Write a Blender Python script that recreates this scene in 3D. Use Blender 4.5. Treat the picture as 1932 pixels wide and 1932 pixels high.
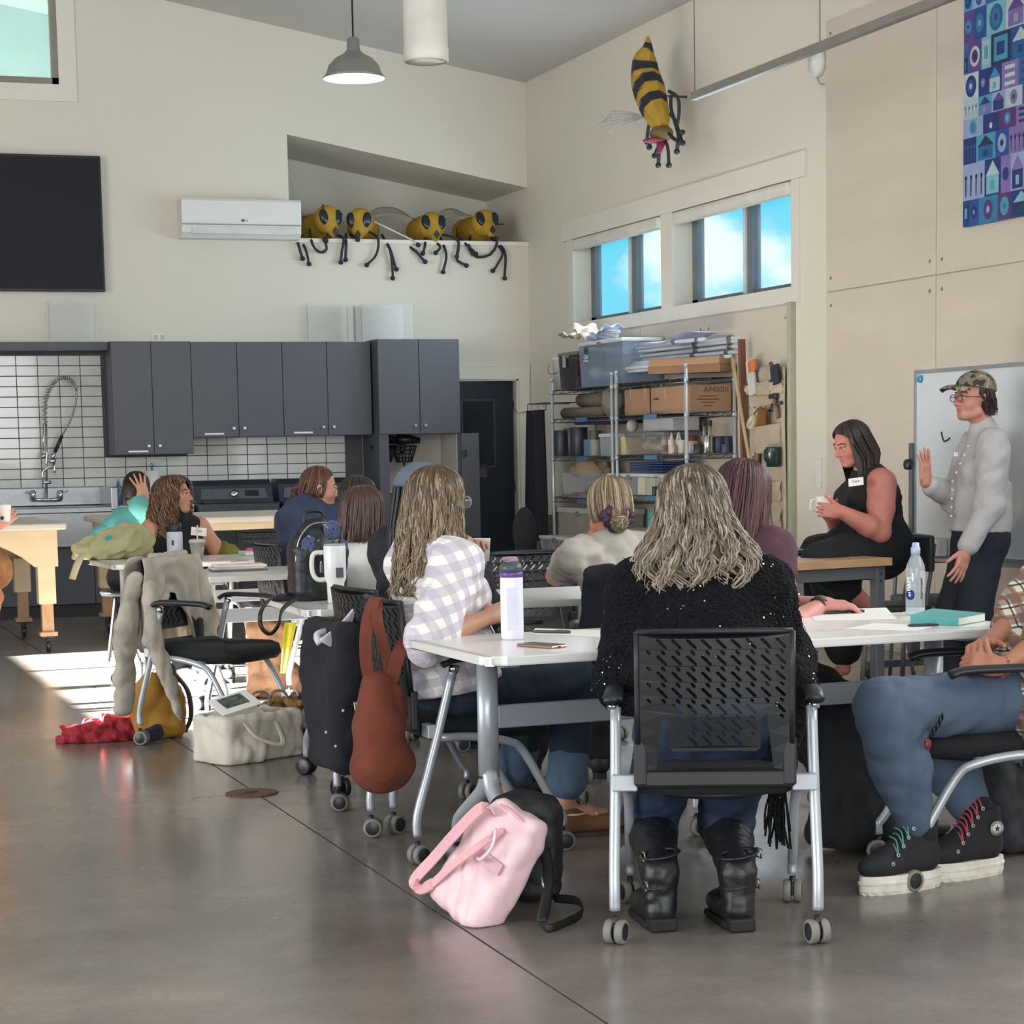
import bpy, bmesh, math, random
import numpy as np
from mathutils import Vector, Matrix
for o in list(bpy.data.objects): bpy.data.objects.remove(o)
scene=bpy.context.scene; COL=scene.collection
# ------------------------------------------------------------- camera (calibrated from vanishing points)
F=3930.;CX=966.;CY=1288.;H=1.35
def _setup(v=(-466,874),slope=-0.0188):
    Y=np.array([v[0]-CX,v[1]-CY,F]);Y/=np.linalg.norm(Y)
    n=np.cross(np.array([v[0]+1000-CX,v[1]+slope*1000-CY,F]),Y);n/=np.linalg.norm(n)
    if n[1]>0:n=-n
    return np.array([np.cross(Y,n),Y,n])
RC=_setup(); CAM=np.array([0,0,H])
def ray(px,py): return RC@np.array([px-CX,py-CY,F])
def PZ(px,py,z): r=ray(px,py); return r*((z-H)/r[2])+CAM
def PY(px,py,y): r=ray(px,py); return r*(y/r[1])+CAM
def PX(px,py,x): r=ray(px,py); return r*(x/r[0])+CAM
cd=bpy.data.cameras.new('camera'); cam=bpy.data.objects.new('camera',cd); COL.objects.link(cam)
cd.sensor_width=36; cd.sensor_fit='HORIZONTAL'; cd.lens=F*36/1932; cd.shift_y=322/1932; cd.clip_end=300
m=np.eye(4); m[:3,0]=RC@[1,0,0]; m[:3,1]=RC@[0,-1,0]; m[:3,2]=RC@[0,0,-1]; m[:3,3]=CAM
cam.matrix_world=Matrix(m.tolist()); scene.camera=cam
# ------------------------------------------------------------- world and lights
scene.view_settings.view_transform='Standard'; scene.view_settings.look='None'
scene.view_settings.gamma=1; scene.view_settings.use_curve_mapping=False; scene.view_settings.exposure=0.36
W=bpy.data.worlds.new('sky'); scene.world=W; W.use_nodes=True
nt=W.node_tree; nt.nodes.clear(); N=nt.nodes.new; L=nt.links.new
tc=N('ShaderNodeTexCoord'); sx=N('ShaderNodeSeparateXYZ'); L(tc.outputs['Generated'],sx.inputs[0])
r1=N('ShaderNodeValToRGB'); L(sx.outputs[2],r1.inputs[0])
r1.color_ramp.elements[0].color=(.18,.70,.88,1); r1.color_ramp.elements[0].position=0.0
r1.color_ramp.elements[1].color=(.03,.28,.75,1); r1.color_ramp.elements[1].position=.45
e=r1.color_ramp.elements.new(.11); e.color=(.07,.60,.86,1)
no=N('ShaderNodeTexNoise'); no.inputs['Scale'].default_value=11; no.inputs['Detail'].default_value=6; no.inputs['Roughness'].default_value=.5
mp=N('ShaderNodeMapping'); mp.inputs['Scale'].default_value=(1,1,1.5); mp.inputs['Location'].default_value=(.35,.1,.2)
L(tc.outputs['Generated'],mp.inputs[0]); L(mp.outputs[0],no.inputs['Vector'])
zr=N('ShaderNodeMapRange'); zr.inputs[1].default_value=.0; zr.inputs[2].default_value=.30; zr.inputs[3].default_value=.22; zr.inputs[4].default_value=-.22
L(sx.outputs[2],zr.inputs[0])
ad=N('ShaderNodeMath'); L(no.outputs[0],ad.inputs[0]); L(zr.outputs[0],ad.inputs[1])
r2=N('ShaderNodeValToRGB'); r2.color_ramp.elements[0].position=.575; r2.color_ramp.elements[1].position=.66; L(ad.outputs[0],r2.inputs[0])
mx=N('ShaderNodeMixRGB'); L(r2.outputs[0],mx.inputs[0]); L(r1.outputs[0],mx.inputs[1]); mx.inputs[2].default_value=(.78,.97,1.0,1)
bg=N('ShaderNodeBackground'); L(mx.outputs[0],bg.inputs[0]); bg.inputs[1].default_value=1.12
wo=N('ShaderNodeOutputWorld'); L(bg.outputs[0],wo.inputs[0])
def light(name,typ,loc,rot,energy,color=(1,1,1),**k):
    d=bpy.data.lights.new(name,typ); d.energy=energy; d.color=color
    for a,b in k.items(): setattr(d,a,b)
    o=bpy.data.objects.new(name,d); o.location=loc; o.rotation_euler=rot; COL.objects.link(o); return o
sun=light('sun','SUN',(0,0,8),(0,0,0),270,(1,.97,.92),angle=.006)
sun.rotation_euler=Vector((1,.04,-.287)).to_track_quat('-Z','Y').to_euler()
R90=math.radians(90)
# added area lamps as daylight fill: left side, behind the camera, right side
light('fill_left','AREA',(-7.6,5.2,2.2),(0,-R90,0),650,(.95,.97,1),shape='RECTANGLE',size=4.0,size_y=9)
light('fill_rear','AREA',(.6,-3.6,2.4),(R90,0,0),470,(.94,.97,1),shape='RECTANGLE',size=9,size_y=3.6)
light('fill_right','AREA',(6.6,5.0,3.2),(0,R90*1.05,0),200,(.94,.97,1),shape='RECTANGLE',size=1.6,size_y=6)
for y0 in (14.2,16.35):
    light('daylight_clerestory','AREA',(6.85,y0,2.8),(0,R90*1.0,0),28,(.70,.87,1),shape='RECTANGLE',size=.7,size_y=1.8)
# ------------------------------------------------------------- helpers
def lin(c):
    if isinstance(c,str): c=[int(c[i:i+2],16)/255 for i in (0,2,4)]
    return tuple((x/12.92 if x<=.04045 else ((x+.055)/1.055)**2.4) for x in c[:3])+(1,)
MATS={}
def M(name,col='808080',rough=.5,metal=0,var=.06,scale=6,bump=0,bscale=60,trans=0,emit=None,es=1,alpha=1,sheen=0,attr=None,coat=0,stretch=None,spec=None,ior=None):
    if name in MATS: return MATS[name]
    m=bpy.data.materials.new(name); m.use_nodes=True; MATS[name]=m
    nt=m.node_tree; b=nt.nodes['Principled BSDF']; N=nt.nodes.new; L=nt.links.new
    c=lin(col); b.inputs['Base Color'].default_value=c
    b.inputs['Roughness'].default_value=rough; b.inputs['Metallic'].default_value=metal
    if trans: b.inputs['Transmission Weight'].default_value=trans
    if ior: b.inputs['IOR'].default_value=ior
    if spec is not None: b.inputs['Specular IOR Level'].default_value=spec
    if alpha<1: b.inputs['Alpha'].default_value=alpha
    if sheen: b.inputs['Sheen Weight'].default_value=sheen
    if coat: b.inputs['Coat Weight'].default_value=coat
    if emit: b.inputs['Emission Color'].default_value=lin(emit); b.inputs['Emission Strength'].default_value=es
    tcn=N('ShaderNodeTexCoord'); vec=tcn.outputs['Object']
    if stretch:
        mp=N('ShaderNodeMapping'); mp.inputs['Scale'].default_value=stretch; L(vec,mp.inputs[0]); vec=mp.outputs[0]
    src=None
    if attr:
        a=N('ShaderNodeAttribute'); a.attribute_name=attr; src=a.outputs['Color']
    if var:
        n=N('ShaderNodeTexNoise'); n.inputs['Scale'].default_value=scale; n.inputs['Detail'].default_value=4; L(vec,n.inputs['Vector'])
        mr=N('ShaderNodeMapRange'); mr.inputs[1].default_value=.3; mr.inputs[2].default_value=.7; mr.inputs[3].default_value=1-var*1.6; mr.inputs[4].default_value=1+var*1.2
        L(n.outputs[0],mr.inputs[0])
        mu=N('ShaderNodeVectorMath'); mu.operation='SCALE'
        if src: L(src,mu.inputs[0])
        else: mu.inputs[0].default_value=c[:3]
        L(mr.outputs[0],mu.inputs['Scale']); src=mu.outputs[0]
    if src: L(src,b.inputs['Base Color'])
    if bump:
        n2=N('ShaderNodeTexNoise'); n2.inputs['Scale'].default_value=bscale; n2.inputs['Detail'].default_value=3; L(vec,n2.inputs['Vector'])
        bp=N('ShaderNodeBump'); bp.inputs['Strength'].default_value=bump; bp.inputs['Distance'].default_value=.01
        L(n2.outputs[0],bp.inputs['Height']); L(bp.outputs[0],b.inputs['Normal'])
    return m
def V(*a): return np.array(a,float)
def nrm(v): v=np.asarray(v,float); return v/(np.linalg.norm(v)+1e-12)
def frame(d,up=(0,0,1)):
    d=nrm(d); up=np.asarray(up,float)
    if abs(d@nrm(up))>.98: up=V(1,0,0) if abs(d[0])<.9 else V(0,1,0)
    s=nrm(np.cross(d,up)); return s,nrm(np.cross(s,d)),d
def rotz(a): c,s=math.cos(a),math.sin(a); return np.array([[c,-s,0],[s,c,0],[0,0,1]])
def rotx(a): c,s=math.cos(a),math.sin(a); return np.array([[1,0,0],[0,c,-s],[0,s,c]])
def roty(a): c,s=math.cos(a),math.sin(a); return np.array([[c,0,s],[0,1,0],[-s,0,c]])
def rootloc(p):
    while p.parent: p=p.parent
    return np.array(p.location)
def props(o,label=None,cat=None,group=None,kind=None):
    if label:o['label']=label
    if cat:o['category']=cat
    if group:o['group']=group
    if kind:o['kind']=kind
    return o
def thing(name,label,cat,loc=(0,0,0),group=None,kind=None):
    o=bpy.data.objects.new(name,None); o.empty_display_size=.1; o.location=loc; COL.objects.link(o)
    return props(o,label,cat,group,kind)
def mkobj(name,me,mat,parent=None,label=None,cat=None,group=None,kind=None,smooth=None,loc=None):
    o=bpy.data.objects.new(name,me); COL.objects.link(o)
    if mat and not me.materials:
        for q in (mat if isinstance(mat,(list,tuple)) else [mat]): me.materials.append(q)
    if parent:
        o.parent=parent
    return props(o,label,cat,group,kind)
class MB:
    def __init__(s): s.v=[];s.f=[];s.n=0;s.mi=[];s.cur=0;s.col=[];s.sm=[];s.smooth=False
    def raw(s,v,f,smooth=None,col=None):
        v=np.asarray(v,float).reshape(-1,3); s.v.append(v); s.f+=[tuple(int(i)+s.n for i in q) for q in f]; s.n+=len(v)
        s.mi+=[s.cur]*len(f); s.sm+=[s.smooth if smooth is None else smooth]*len(f)
        s.col.append(np.tile(col if col is not None else (1,1,1),(len(v),1)) if (col is None or np.ndim(col)==1) else np.asarray(col)); return s
    def box(s,c,sz,R=None,bev=0):
        h=np.array(sz,float)/2; c=np.asarray(c,float)
        if bev<=0:
            v=np.array([[x,y,z] for x in(-1,1) for y in(-1,1) for z in(-1,1)])*h
            f=[(0,1,3,2),(4,6,7,5),(0,4,5,1),(2,3,7,6),(0,2,6,4),(1,5,7,3)]
            if R is not None: v=v@np.asarray(R).T
            return s.raw(v+c,f)
        bm=bmesh.new(); bmesh.ops.create_cube(bm,size=1)
        for w in bm.verts: w.co=Vector(np.array(w.co)*2*h)
        bmesh.ops.bevel(bm,geom=bm.edges[:],offset=min(bev,h.min()*.95),segments=2,affect='EDGES',profile=.5)
        v=np.array([w.co[:] for w in bm.verts]); f=[[w.index for w in q.verts] for q in bm.faces]; bm.free()
        if R is not None: v=v@np.asarray(R).T
        return s.raw(v+c,f)
    def bx(s,lo,hi,bev=0): lo=np.array(lo,float);hi=np.array(hi,float); return s.box((lo+hi)/2,hi-lo,bev=bev)
    def tube(s,pts,r,n=8,cap=True,flat=1,up=(0,0,1),col=None,closed=False,smooth=True):
        P=np.asarray(pts,float); m=len(P); r=np.broadcast_to(np.asarray(r,float),(m,)) if np.ndim(r)<=1 else r
        T=np.gradient(P,axis=0)
        if closed: T=np.roll(P,-1,0)-np.roll(P,1,0)
        T/= (np.linalg.norm(T,axis=1)[:,None]+1e-12)
        a=np.arange(n)*2*math.pi/n; vs=[]
        sd,u,_=frame(T[0],up)
        for i in range(m):
            t=T[i]; u=u-(u@t)*t; u=nrm(u); sd=np.cross(t,u)
            vs.append(P[i]+r[i]*(np.outer(np.cos(a),sd)+flat*np.outer(np.sin(a),u)))
        v=np.concatenate(vs); f=[]
        for i in range(m if closed else m-1):
            j=(i+1)%m
            for k in range(n):
                l=(k+1)%n; f.append((i*n+k,i*n+l,j*n+l,j*n+k))
        if cap and not closed: f+= [tuple(range(n))[::-1],tuple(range((m-1)*n,m*n))]
        if col is not None and np.ndim(col)==2: col=np.repeat(col,n,0)
        return s.raw(v,f,smooth,col)
    def lathe(s,prof,o=(0,0,0),n=24,R=None,smooth=True,sx=1,sy=1,col=None,cap=True):
        a=np.arange(n)*2*math.pi/n; v=[];f=[]; pr=list(prof); m=len(pr)
        for r,z in pr: v+= [[r*math.cos(t)*sx,r*math.sin(t)*sy,z] for t in a]
        for i in range(m-1):
            for k in range(n): l=(k+1)%n; f.append((i*n+k,i*n+l,(i+1)*n+l,(i+1)*n+k))
        if cap and pr[0][0]>1e-5: f.append(tuple(range(n))[::-1])
        if cap and pr[-1][0]>1e-5: f.append(tuple(range((m-1)*n,m*n)))
        v=np.array(v)
        if R is not None: v=v@np.asarray(R).T
        return s.raw(v+np.asarray(o),f,smooth,col)
    def ell(s,c,r,R=None,n=16,m=10):
        r=np.broadcast_to(np.asarray(r,float),(3,)); pr=[(math.sin(math.pi*i/m)+(1e-4 if i in(0,m) else 0),-math.cos(math.pi*i/m)) for i in range(m+1)]
        t=MB().lathe(pr,n=n); v=np.concatenate(t.v)*r
        if R is not None: v=v@np.asarray(R).T
        return s.raw(v+np.asarray(c),t.f,True)
    def prism(s,poly,o,u,w,d):   # 2D poly mapped by u,w axes at o, extruded by vector d
        o,u,w,d=[np.asarray(q,float) for q in(o,u,w,d)]; p=np.array([o+a*u+b*w for a,b in poly]); n=len(p)
        f=[tuple(range(n))[::-1],tuple(range(n,2*n))]+[(i,(i+1)%n,n+(i+1)%n,n+i) for i in range(n)]
        return s.raw(np.concatenate([p,p+d]),f)
    def grid(s,fn,nu,nv,th=0,col=None,smooth=True):   # sheet from fn(u,v)->xyz; thickness by offset along normals
        U,Wv=np.meshgrid(np.linspace(0,1,nu),np.linspace(0,1,nv),indexing='ij')
        P=np.array([[fn(U[i,j],Wv[i,j]) for j in range(nv)] for i in range(nu)],float)
        q=[(i*nv+j,(i+1)*nv+j,(i+1)*nv+j+1,i*nv+j+1) for i in range(nu-1) for j in range(nv-1)]
        if not th: return s.raw(P.reshape(-1,3),q,smooth,col)
        du=np.gradient(P,axis=0);dv=np.gradient(P,axis=1); n=np.cross(du,dv); n/=np.linalg.norm(n,axis=2)[...,None]+1e-12
        A=(P+n*th/2).reshape(-1,3);B=(P-n*th/2).reshape(-1,3); k=nu*nv
        f=[t for t in q]+[tuple(k+x for x in t[::-1]) for t in q]
        bd=[i*nv for i in range(nu)]+[(nu-1)*nv+j for j in range(1,nv)]+[i*nv+nv-1 for i in range(nu-2,-1,-1)]+[j for j in range(nv-2,0,-1)]
        f+=[(bd[i],k+bd[i],k+bd[(i+1)%len(bd)],bd[(i+1)%len(bd)]) for i in range(len(bd))]
        c2=None if col is None or np.ndim(col)==1 else np.concatenate([col,col])
        return s.raw(np.concatenate([A,B]),f,smooth,c2 if c2 is not None else col)
    def mesh(s,name,off=None,color=False):
        me=bpy.data.meshes.new(name); v=np.concatenate(s.v) if s.v else np.zeros((0,3))
        if off is not None: v=v-off
        me.from_pydata(v.tolist(),[],s.f); 
        if s.f:
            me.polygons.foreach_set('material_index',s.mi); me.polygons.foreach_set('use_smooth',s.sm)
        if color:
            a=me.color_attributes.new('tint','FLOAT_COLOR','POINT'); c=np.concatenate(s.col); a.data.foreach_set('color',np.concatenate([c,np.ones((len(c),1))],1).ravel().astype(np.float32))
        me.update(); return me
    def build(s,name,mat,parent=None,label=None,cat=None,group=None,kind=None,color=False,keep=False):
        if parent: off=rootloc(parent)
        elif keep: off=None
        else:
            v=np.concatenate(s.v); off=V(*(v[:,:2].min(0)+v[:,:2].max(0))/2,v[:,2].min())
        me=s.mesh(name,off,color)
        o=mkobj(name,me,mat,parent,label,cat,group,kind)
        if not parent and off is not None: o.location=off
        return o
def ribbon(mb,pts,w,th=.003,side=(1,0,0),n=24):
    Q=bez(pts,n); T=np.gradient(Q,axis=0); m=len(Q); side=np.broadcast_to(np.asarray(side,float),(m,3)) if np.ndim(side)==1 else side
    A=[];B=[]
    for i in range(m):
        t=nrm(T[i]); s=nrm(side[i]-(side[i]@t)*t); k=np.cross(t,s); 
        A+= [Q[i]-s*w/2-k*th/2,Q[i]+s*w/2-k*th/2,Q[i]+s*w/2+k*th/2,Q[i]-s*w/2+k*th/2]
    f=[(i*4+k,i*4+(k+1)%4,(i+1)*4+(k+1)%4,(i+1)*4+k) for i in range(m-1) for k in range(4)]+[(0,3,2,1),((m-1)*4,(m-1)*4+1,(m-1)*4+2,(m-1)*4+3)]
    return mb.raw(A,f,False)
def bm_norm(o):
    bm=bmesh.new(); bm.from_mesh(o.data); bmesh.ops.recalc_face_normals(bm,faces=bm.faces); bm.to_mesh(o.data); bm.free(); return o
def plate_mesh(name,outer,holes,th,fn):
    """flat plate with holes through it: 2D outline (u,v), thickness th, mapped by fn(u,v,w) arrays -> xyz"""
    cu=bpy.data.curves.new(name,'CURVE'); cu.dimensions='2D'; cu.fill_mode='BOTH'; cu.extrude=th/2
    for pl in [outer]+list(holes):
        sp=cu.splines.new('POLY'); sp.points.add(len(pl)-1); sp.use_cyclic_u=True
        for p,(a,b) in zip(sp.points,pl): p.co=(a,b,0,1)
    ob=bpy.data.objects.new(name,cu); me=bpy.data.meshes.new_from_object(ob); bpy.data.objects.remove(ob); bpy.data.curves.remove(cu)
    n=len(me.vertices); v=np.empty(n*3); me.vertices.foreach_get('co',v); v=v.reshape(-1,3)
    w=fn(v[:,0],v[:,1],v[:,2]); me.vertices.foreach_set('co',np.asarray(w,float).ravel())
    me.update(); return me
def plate(name,outer,holes,th,fn,mat,parent=None,**k):
    me=plate_mesh(name,outer,holes,th,fn)
    if parent is not None:
        off=rootloc(parent); 
        for q in me.vertices: q.co-=Vector(off)
    me.polygons.foreach_set('use_smooth',[False]*len(me.polygons))
    bm=bmesh.new(); bm.from_mesh(me); bmesh.ops.remove_doubles(bm,verts=bm.verts,dist=1e-5); bmesh.ops.recalc_face_normals(bm,faces=bm.faces); bm.to_mesh(me); bm.free()
    return mkobj(name,me,mat,parent,**k)
def bez(pts,n=16):   # catmull-rom through points
    P=np.asarray(pts,float); m=len(P); Q=np.concatenate([[2*P[0]-P[1]],P,[2*P[-1]-P[-2]]]); out=[]
    for i in range(m-1):
        k=max(2,n//(m-1)); 
        for t in np.linspace(0,1,k,endpoint=False):
            a,b,c,d=Q[i:i+4]; out.append(.5*((2*b)+(-a+c)*t+(2*a-5*b+4*c-d)*t*t+(-a+3*b-3*c+d)*t**3))
    out.append(P[-1]); return np.array(out)
def text(name,body,size,o,u,w,mat,parent=None,depth=.0006,align='CENTER',bold=0,**k):
    """lettering lying in the plane (u right, w up) at o"""
    cu=bpy.data.curves.new(name,'FONT'); cu.body=body; cu.size=size; cu.align_x=align; cu.align_y='CENTER'; cu.extrude=depth; cu.offset=bold; cu.resolution_u=2
    ob=bpy.data.objects.new(name,cu); me=bpy.data.meshes.new_from_object(ob); bpy.data.objects.remove(ob)
    u=nrm(u);w=nrm(w);n=np.cross(u,w); off=rootloc(parent) if parent else V(0,0,0)
    for q in me.vertices: q.co=Vector(np.asarray(o)-off+q.co.x*u+q.co.y*w+q.co.z*n)
    return mkobj(name,me,mat,parent,**k)
def copy_tree(o,parent=None):
    c=o.copy(); COL.objects.link(c); c.parent=parent
    for ch in list(o.children): copy_tree(ch,c)
    return c
rnd=random.Random(7)
# ============================================================= SETTING
wallm=M('wall_paint','d7d3c6',.75,var=.015,scale=.8,bump=.05,bscale=180)
ceilm=M('ceiling_paint','c4c3bf',.85,var=.01,scale=1)
trimm=M('trim_paint','dedbd0',.5,var=.01)
# polished concrete
cm=M('polished_concrete','6e6558',.22,var=0); nt=cm.node_tree; b=nt.nodes['Principled BSDF']; N=nt.nodes.new; L=nt.links.new
tcn=N('ShaderNodeTexCoord'); n1=N('ShaderNodeTexNoise'); n1.inputs['Scale'].default_value=1.1; n1.inputs['Detail'].default_value=7; n1.inputs['Roughness'].default_value=.62; n1.inputs['Distortion'].default_value=.1
L(tcn.outputs['Object'],n1.inputs['Vector']); rp=N('ShaderNodeValToRGB'); cr=rp.color_ramp
cr.elements[0].position=.3; cr.elements[0].color=lin('615c57'); cr.elements[1].position=.72; cr.elements[1].color=lin('8f877e')
e=cr.elements.new(.5); e.color=lin('77716b')
L(n1.outputs[0],rp.inputs[0])
n3=N('ShaderNodeTexNoise'); n3.inputs['Scale'].default_value=45; n3.inputs['Detail'].default_value=5; L(tcn.outputs['Object'],n3.inputs['Vector'])
mr=N('ShaderNodeMapRange'); mr.inputs[3].default_value=.86; mr.inputs[4].default_value=1.14; L(n3.outputs[0],mr.inputs[0])
sc=N('ShaderNodeVectorMath'); sc.operation='SCALE'; L(rp.outputs[0],sc.inputs[0]); L(mr.outputs[0],sc.inputs['Scale']); L(sc.outputs[0],b.inputs['Base Color'])
mr2=N('ShaderNodeMapRange'); mr2.inputs[3].default_value=.16; mr2.inputs[4].default_value=.30; L(n1.outputs[0],mr2.inputs[0]); L(mr2.outputs[0],b.inputs['Roughness'])
b.inputs['Specular IOR Level'].default_value=.6
XR,YB=6.9,18.5
def cz(x): return 4.71+.169*(XR-x)
# floor: base plus slabs with sawn joints between them
fl=MB().bx((-8,-4,-.2),(XR+.25,YB+3,-.012)).build('floor',M('joint_fill','4a443c',.8),None,kind='structure',keep=True)
jx=[-8,-3.1,1.82,4.9,XR+.2]; jy=[-4,-.1,3.95,8.1,12.2,16.3,YB+2.9]
for i in range(len(jx)-1):
    for j in range(len(jy)-1):
        g=.004
        MB().bx((jx[i]+g,jy[j]+g,-.02),(jx[i+1]-g,jy[j+1]-g,0)).build('slab',cm,fl)
# back wall with niche, door and upper window openings
idm=lambda y0:(lambda u,v,w:np.stack([u,y0+.09+w,v],1))
zl=cz(-8)
niche=[(4.63,3.25),(6.9,3.25),(6.9,3.76),(4.63,4.17)]
door=[(6.04,-.01),(6.78,-.01),(6.78,2.0),(6.04,2.0)]
win1=[(.9,4.52),(2.64,4.52),(2.64,5.32),(.9,5.32)]
outer=[(-8,0),(6.04,0),(6.04,2.0),(6.78,2.0),(6.78,0),(6.9,0),(6.9,3.25),(4.63,3.25),(4.63,4.17),(6.9,3.76),(6.9,4.71),(-8,zl)]
plate('wall_back',outer,[win1],.18,idm(YB),wallm,kind='structure')
ND=1.15
nb=MB(); nb.raw([(4.63,YB+.18,3.25),(6.9,YB+.18,3.25),(6.9,YB+ND,3.25),(4.63,YB+ND,3.25),(4.63,YB+.18,4.17),(6.9,YB+.18,3.76),(6.9,YB+ND,3.76),(4.63,YB+ND,4.17)],
 [(0,1,2,3),(4,7,6,5),(0,3,7,4),(3,2,6,7)]); nb.build('wall_niche',wallm,kind='structure',keep=True)
MB().bx((4.63,YB-.02,3.225),(XR,YB+.5,3.262)).build('trim_1',trimm,kind='structure',keep=True)
# right wall with two clerestory windows
wy=[(13.2,15.2),(15.42,17.32)]; wz=(2.44,3.17)
yzm=lambda u,v,w:np.stack([XR+.11+w,u,v],1)
plate('wall_right',[(-4,0),(YB+ND+.2,0),(YB+ND+.2,4.76),(-4,4.76)],[[(a,wz[0]),(c,wz[0]),(c,wz[1]),(a,wz[1])] for a,c in wy],.22,yzm,wallm,kind='structure')
# left wall with high windows, rear wall, ceiling
lw=[(9.95,11.05),(11.12,12.2),(12.38,13.35),(13.42,14.5)]
plate('wall_left',[(-4,0),(YB+.2,0),(YB+.2,zl+.1),(-4,zl+.1)],[[(a-.32,2.77),(c-.32,2.77),(c-.32,3.40),(a-.32,3.40)] for a,c in lw],.2,lambda u,v,w:np.stack([-8.1+w,u,v],1),wallm,kind='structure')
MB().bx((-8,-4.2,0),(XR+.2,-4,8)).build('wall_rear',wallm,kind='structure',keep=True)
MB().raw([(-8.3,-4.2,cz(-8.3)),(7.2,-4.2,cz(7.2)),(7.2,20,cz(7.2)),(-8.3,20,cz(-8.3)),(-8.3,-4.2,cz(-8.3)+.2),(7.2,-4.2,cz(7.2)+.2),(7.2,20,cz(7.2)+.2),(-8.3,20,cz(-8.3)+.2)],
 [(0,3,2,1),(4,5,6,7),(0,1,5,4),(1,2,6,5),(2,3,7,6),(3,0,4,7)]).build('ceiling',ceilm,kind='structure',keep=True)
# room beyond the interior window / door
rb=M('back_room_wall','7f948f',.8,var=.02)
MB().bx((-1,YB+2.2,3.9),(4.5,YB+2.3,7)).bx((-1,YB+.2,3.85),(4.5,YB+2.3,3.9)).build('wall_loft',rb,kind='structure',keep=True)
MB().bx((5.2,YB+2.6,0),(7.2,YB+2.7,3.2)).bx((5.1,YB+.18,0),(5.2,YB+2.7,3.2)).bx((5.1,YB+.18,2.6),(6.95,YB+2.7,2.7)).build('wall_hall',M('hall_wall','5a5a58',.8),kind='structure',keep=True)
# interior window upper left
w1=thing('window_1',None,None,(1.8,YB,4.3),kind='structure')
t=MB()
t.bx((.7,YB-.02,4.38),(2.79,YB,4.52)).bx((2.64,YB-.02,4.52),(2.79,YB,5.36)); t.build('casing',trimm,w1)
fg=M('window_frame_taupe','8a8378',.5)
t=MB(); t.bx((.9,YB-.012,4.52),(2.64,YB+.07,4.575)).bx((2.585,YB-.012,4.52),(2.64,YB+.07,5.32)).bx((.9,YB-.012,5.27),(2.64,YB+.07,5.32)); t.build('frame',fg,w1)
glass=M('window_glass','cfe4e4',.02,var=0,alpha=.18,spec=.8)
MB().bx((.9,YB+.03,4.57),(2.6,YB+.036,5.28)).build('glass_pane',M('loft_glass','7fa6a6',.03,var=0,alpha=.45,spec=.8),w1)
MB().box((2.45,YB+1.6,4.72),(.5,.05,.16)).build('wall_notice',M('pale_blue_panel','9fb6c8',.5),None,label='pale blue panel seen through the interior window high on the left',cat='panel')
# right wall windows
alum=M('window_alu','6f7a80',.45,metal=.3); vin=M('window_vinyl','d8e0e4',.35)
for i,(a,c) in enumerate(wy):
    w=thing('window_%d'%(i+2),None,None,(XR,(a+c)/2,wz[0]),kind='structure'); mid=(a+c)/2-.06
    x=XR+.15; t=MB(); f=.05
    t.bx((x,a,wz[0]),(x+.06,c,wz[0]+f)).bx((x,a,wz[1]-f),(x+.06,c,wz[1])).bx((x,a,wz[0]),(x+.06,a+f,wz[1])).bx((x,c-.10,wz[0]),(x+.06,c,wz[1]))
    t.build('frame',alum,w)
    MB().bx((x-.02,mid-.04,wz[0]),(x+.05,mid+.05,wz[1]),bev=.004).build('mullion',alum,w)
    MB().bx((x-.03,mid+.06,wz[0]+.03),(x+.04,mid+.10,wz[1]-.03)).build('sash_stile',vin,w)
    MB().bx((x+.02,a+f,wz[0]+f),(x+.026,mid-.04,wz[1]-f)).build('glass_pane',glass,w)
    MB().bx((x+.03,mid+.05,wz[0]+f),(x+.036,c-.1,wz[1]-f)).build('glass_pane',glass,w)
    t=MB(); t.box((XR-.01,(a+c)/2,wz[1]-.055),(.075,c-a-.01,.10),bev=.03); t.build('shade_cassette',M('shade_white','d9d7cf',.45),w)
cs=MB(); T=.022; x0=XR-T
cs.bx((x0,12.99+.1,wz[0]-.11),(XR,17.45,wz[0])).bx((x0,12.99+.1,wz[0]),(XR,13.2,wz[1])).bx((x0,17.32,wz[0]),(XR,17.45,wz[1])).bx((x0,15.2,wz[0]),(XR,15.42,wz[1]))
cs.build('trim_2',trimm,kind='structure',keep=True)
MB().bx((x0-.012,13.0,wz[1]+.0),(XR,17.55,wz[1]+.17),bev=.004).build('trim_3',trimm,kind='structure',keep=True)
# plywood panels on the right wall
ply=M('plywood_painted','cabfb1',.42,var=.035,scale=2.5,stretch=(1,.35,1.6),bump=.03,bscale=40,coat=.25)
screw=M('screw_head','8d8578',.4,metal=.6)
def panel(y0,y1,z0,z1,screws=True,mat=ply):
    p=thing('wall_panel',None,None,(XR,(y0+y1)/2,z0),kind='structure')
    MB().bx((XR-.02,y0+.004,z0+.004),(XR,y1-.004,z1-.004),bev=.002).build('panel_board',mat,p)
    if screws:
        for yy in (y0+.07,y1-.07):
            for zz in (z0+.09,z1-.09): MB().lathe([(.012,0),(.010,.004),(0.0001,.005)],(XR-.02,yy,zz),n=8,R=roty(-R90)).build('screw',screw,p)
YP=12.70
for i in range(5):
    y1=YP-i*1.40; y0=y1-1.40
    panel(y0,y1,-.0+.02,2.36); panel(y0,y1,2.36,4.14)
panel(13.22,14.62,.02,2.32); panel(14.62,15.85,.02,2.32); panel(15.85,16.9,.02,2.32,False)
MB().bx((XR-.045,13.17,.0),(XR,13.225,2.335),bev=.003).build('trim_4',M('trim_sage','a7a692',.5),kind='structure',keep=True)
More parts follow.
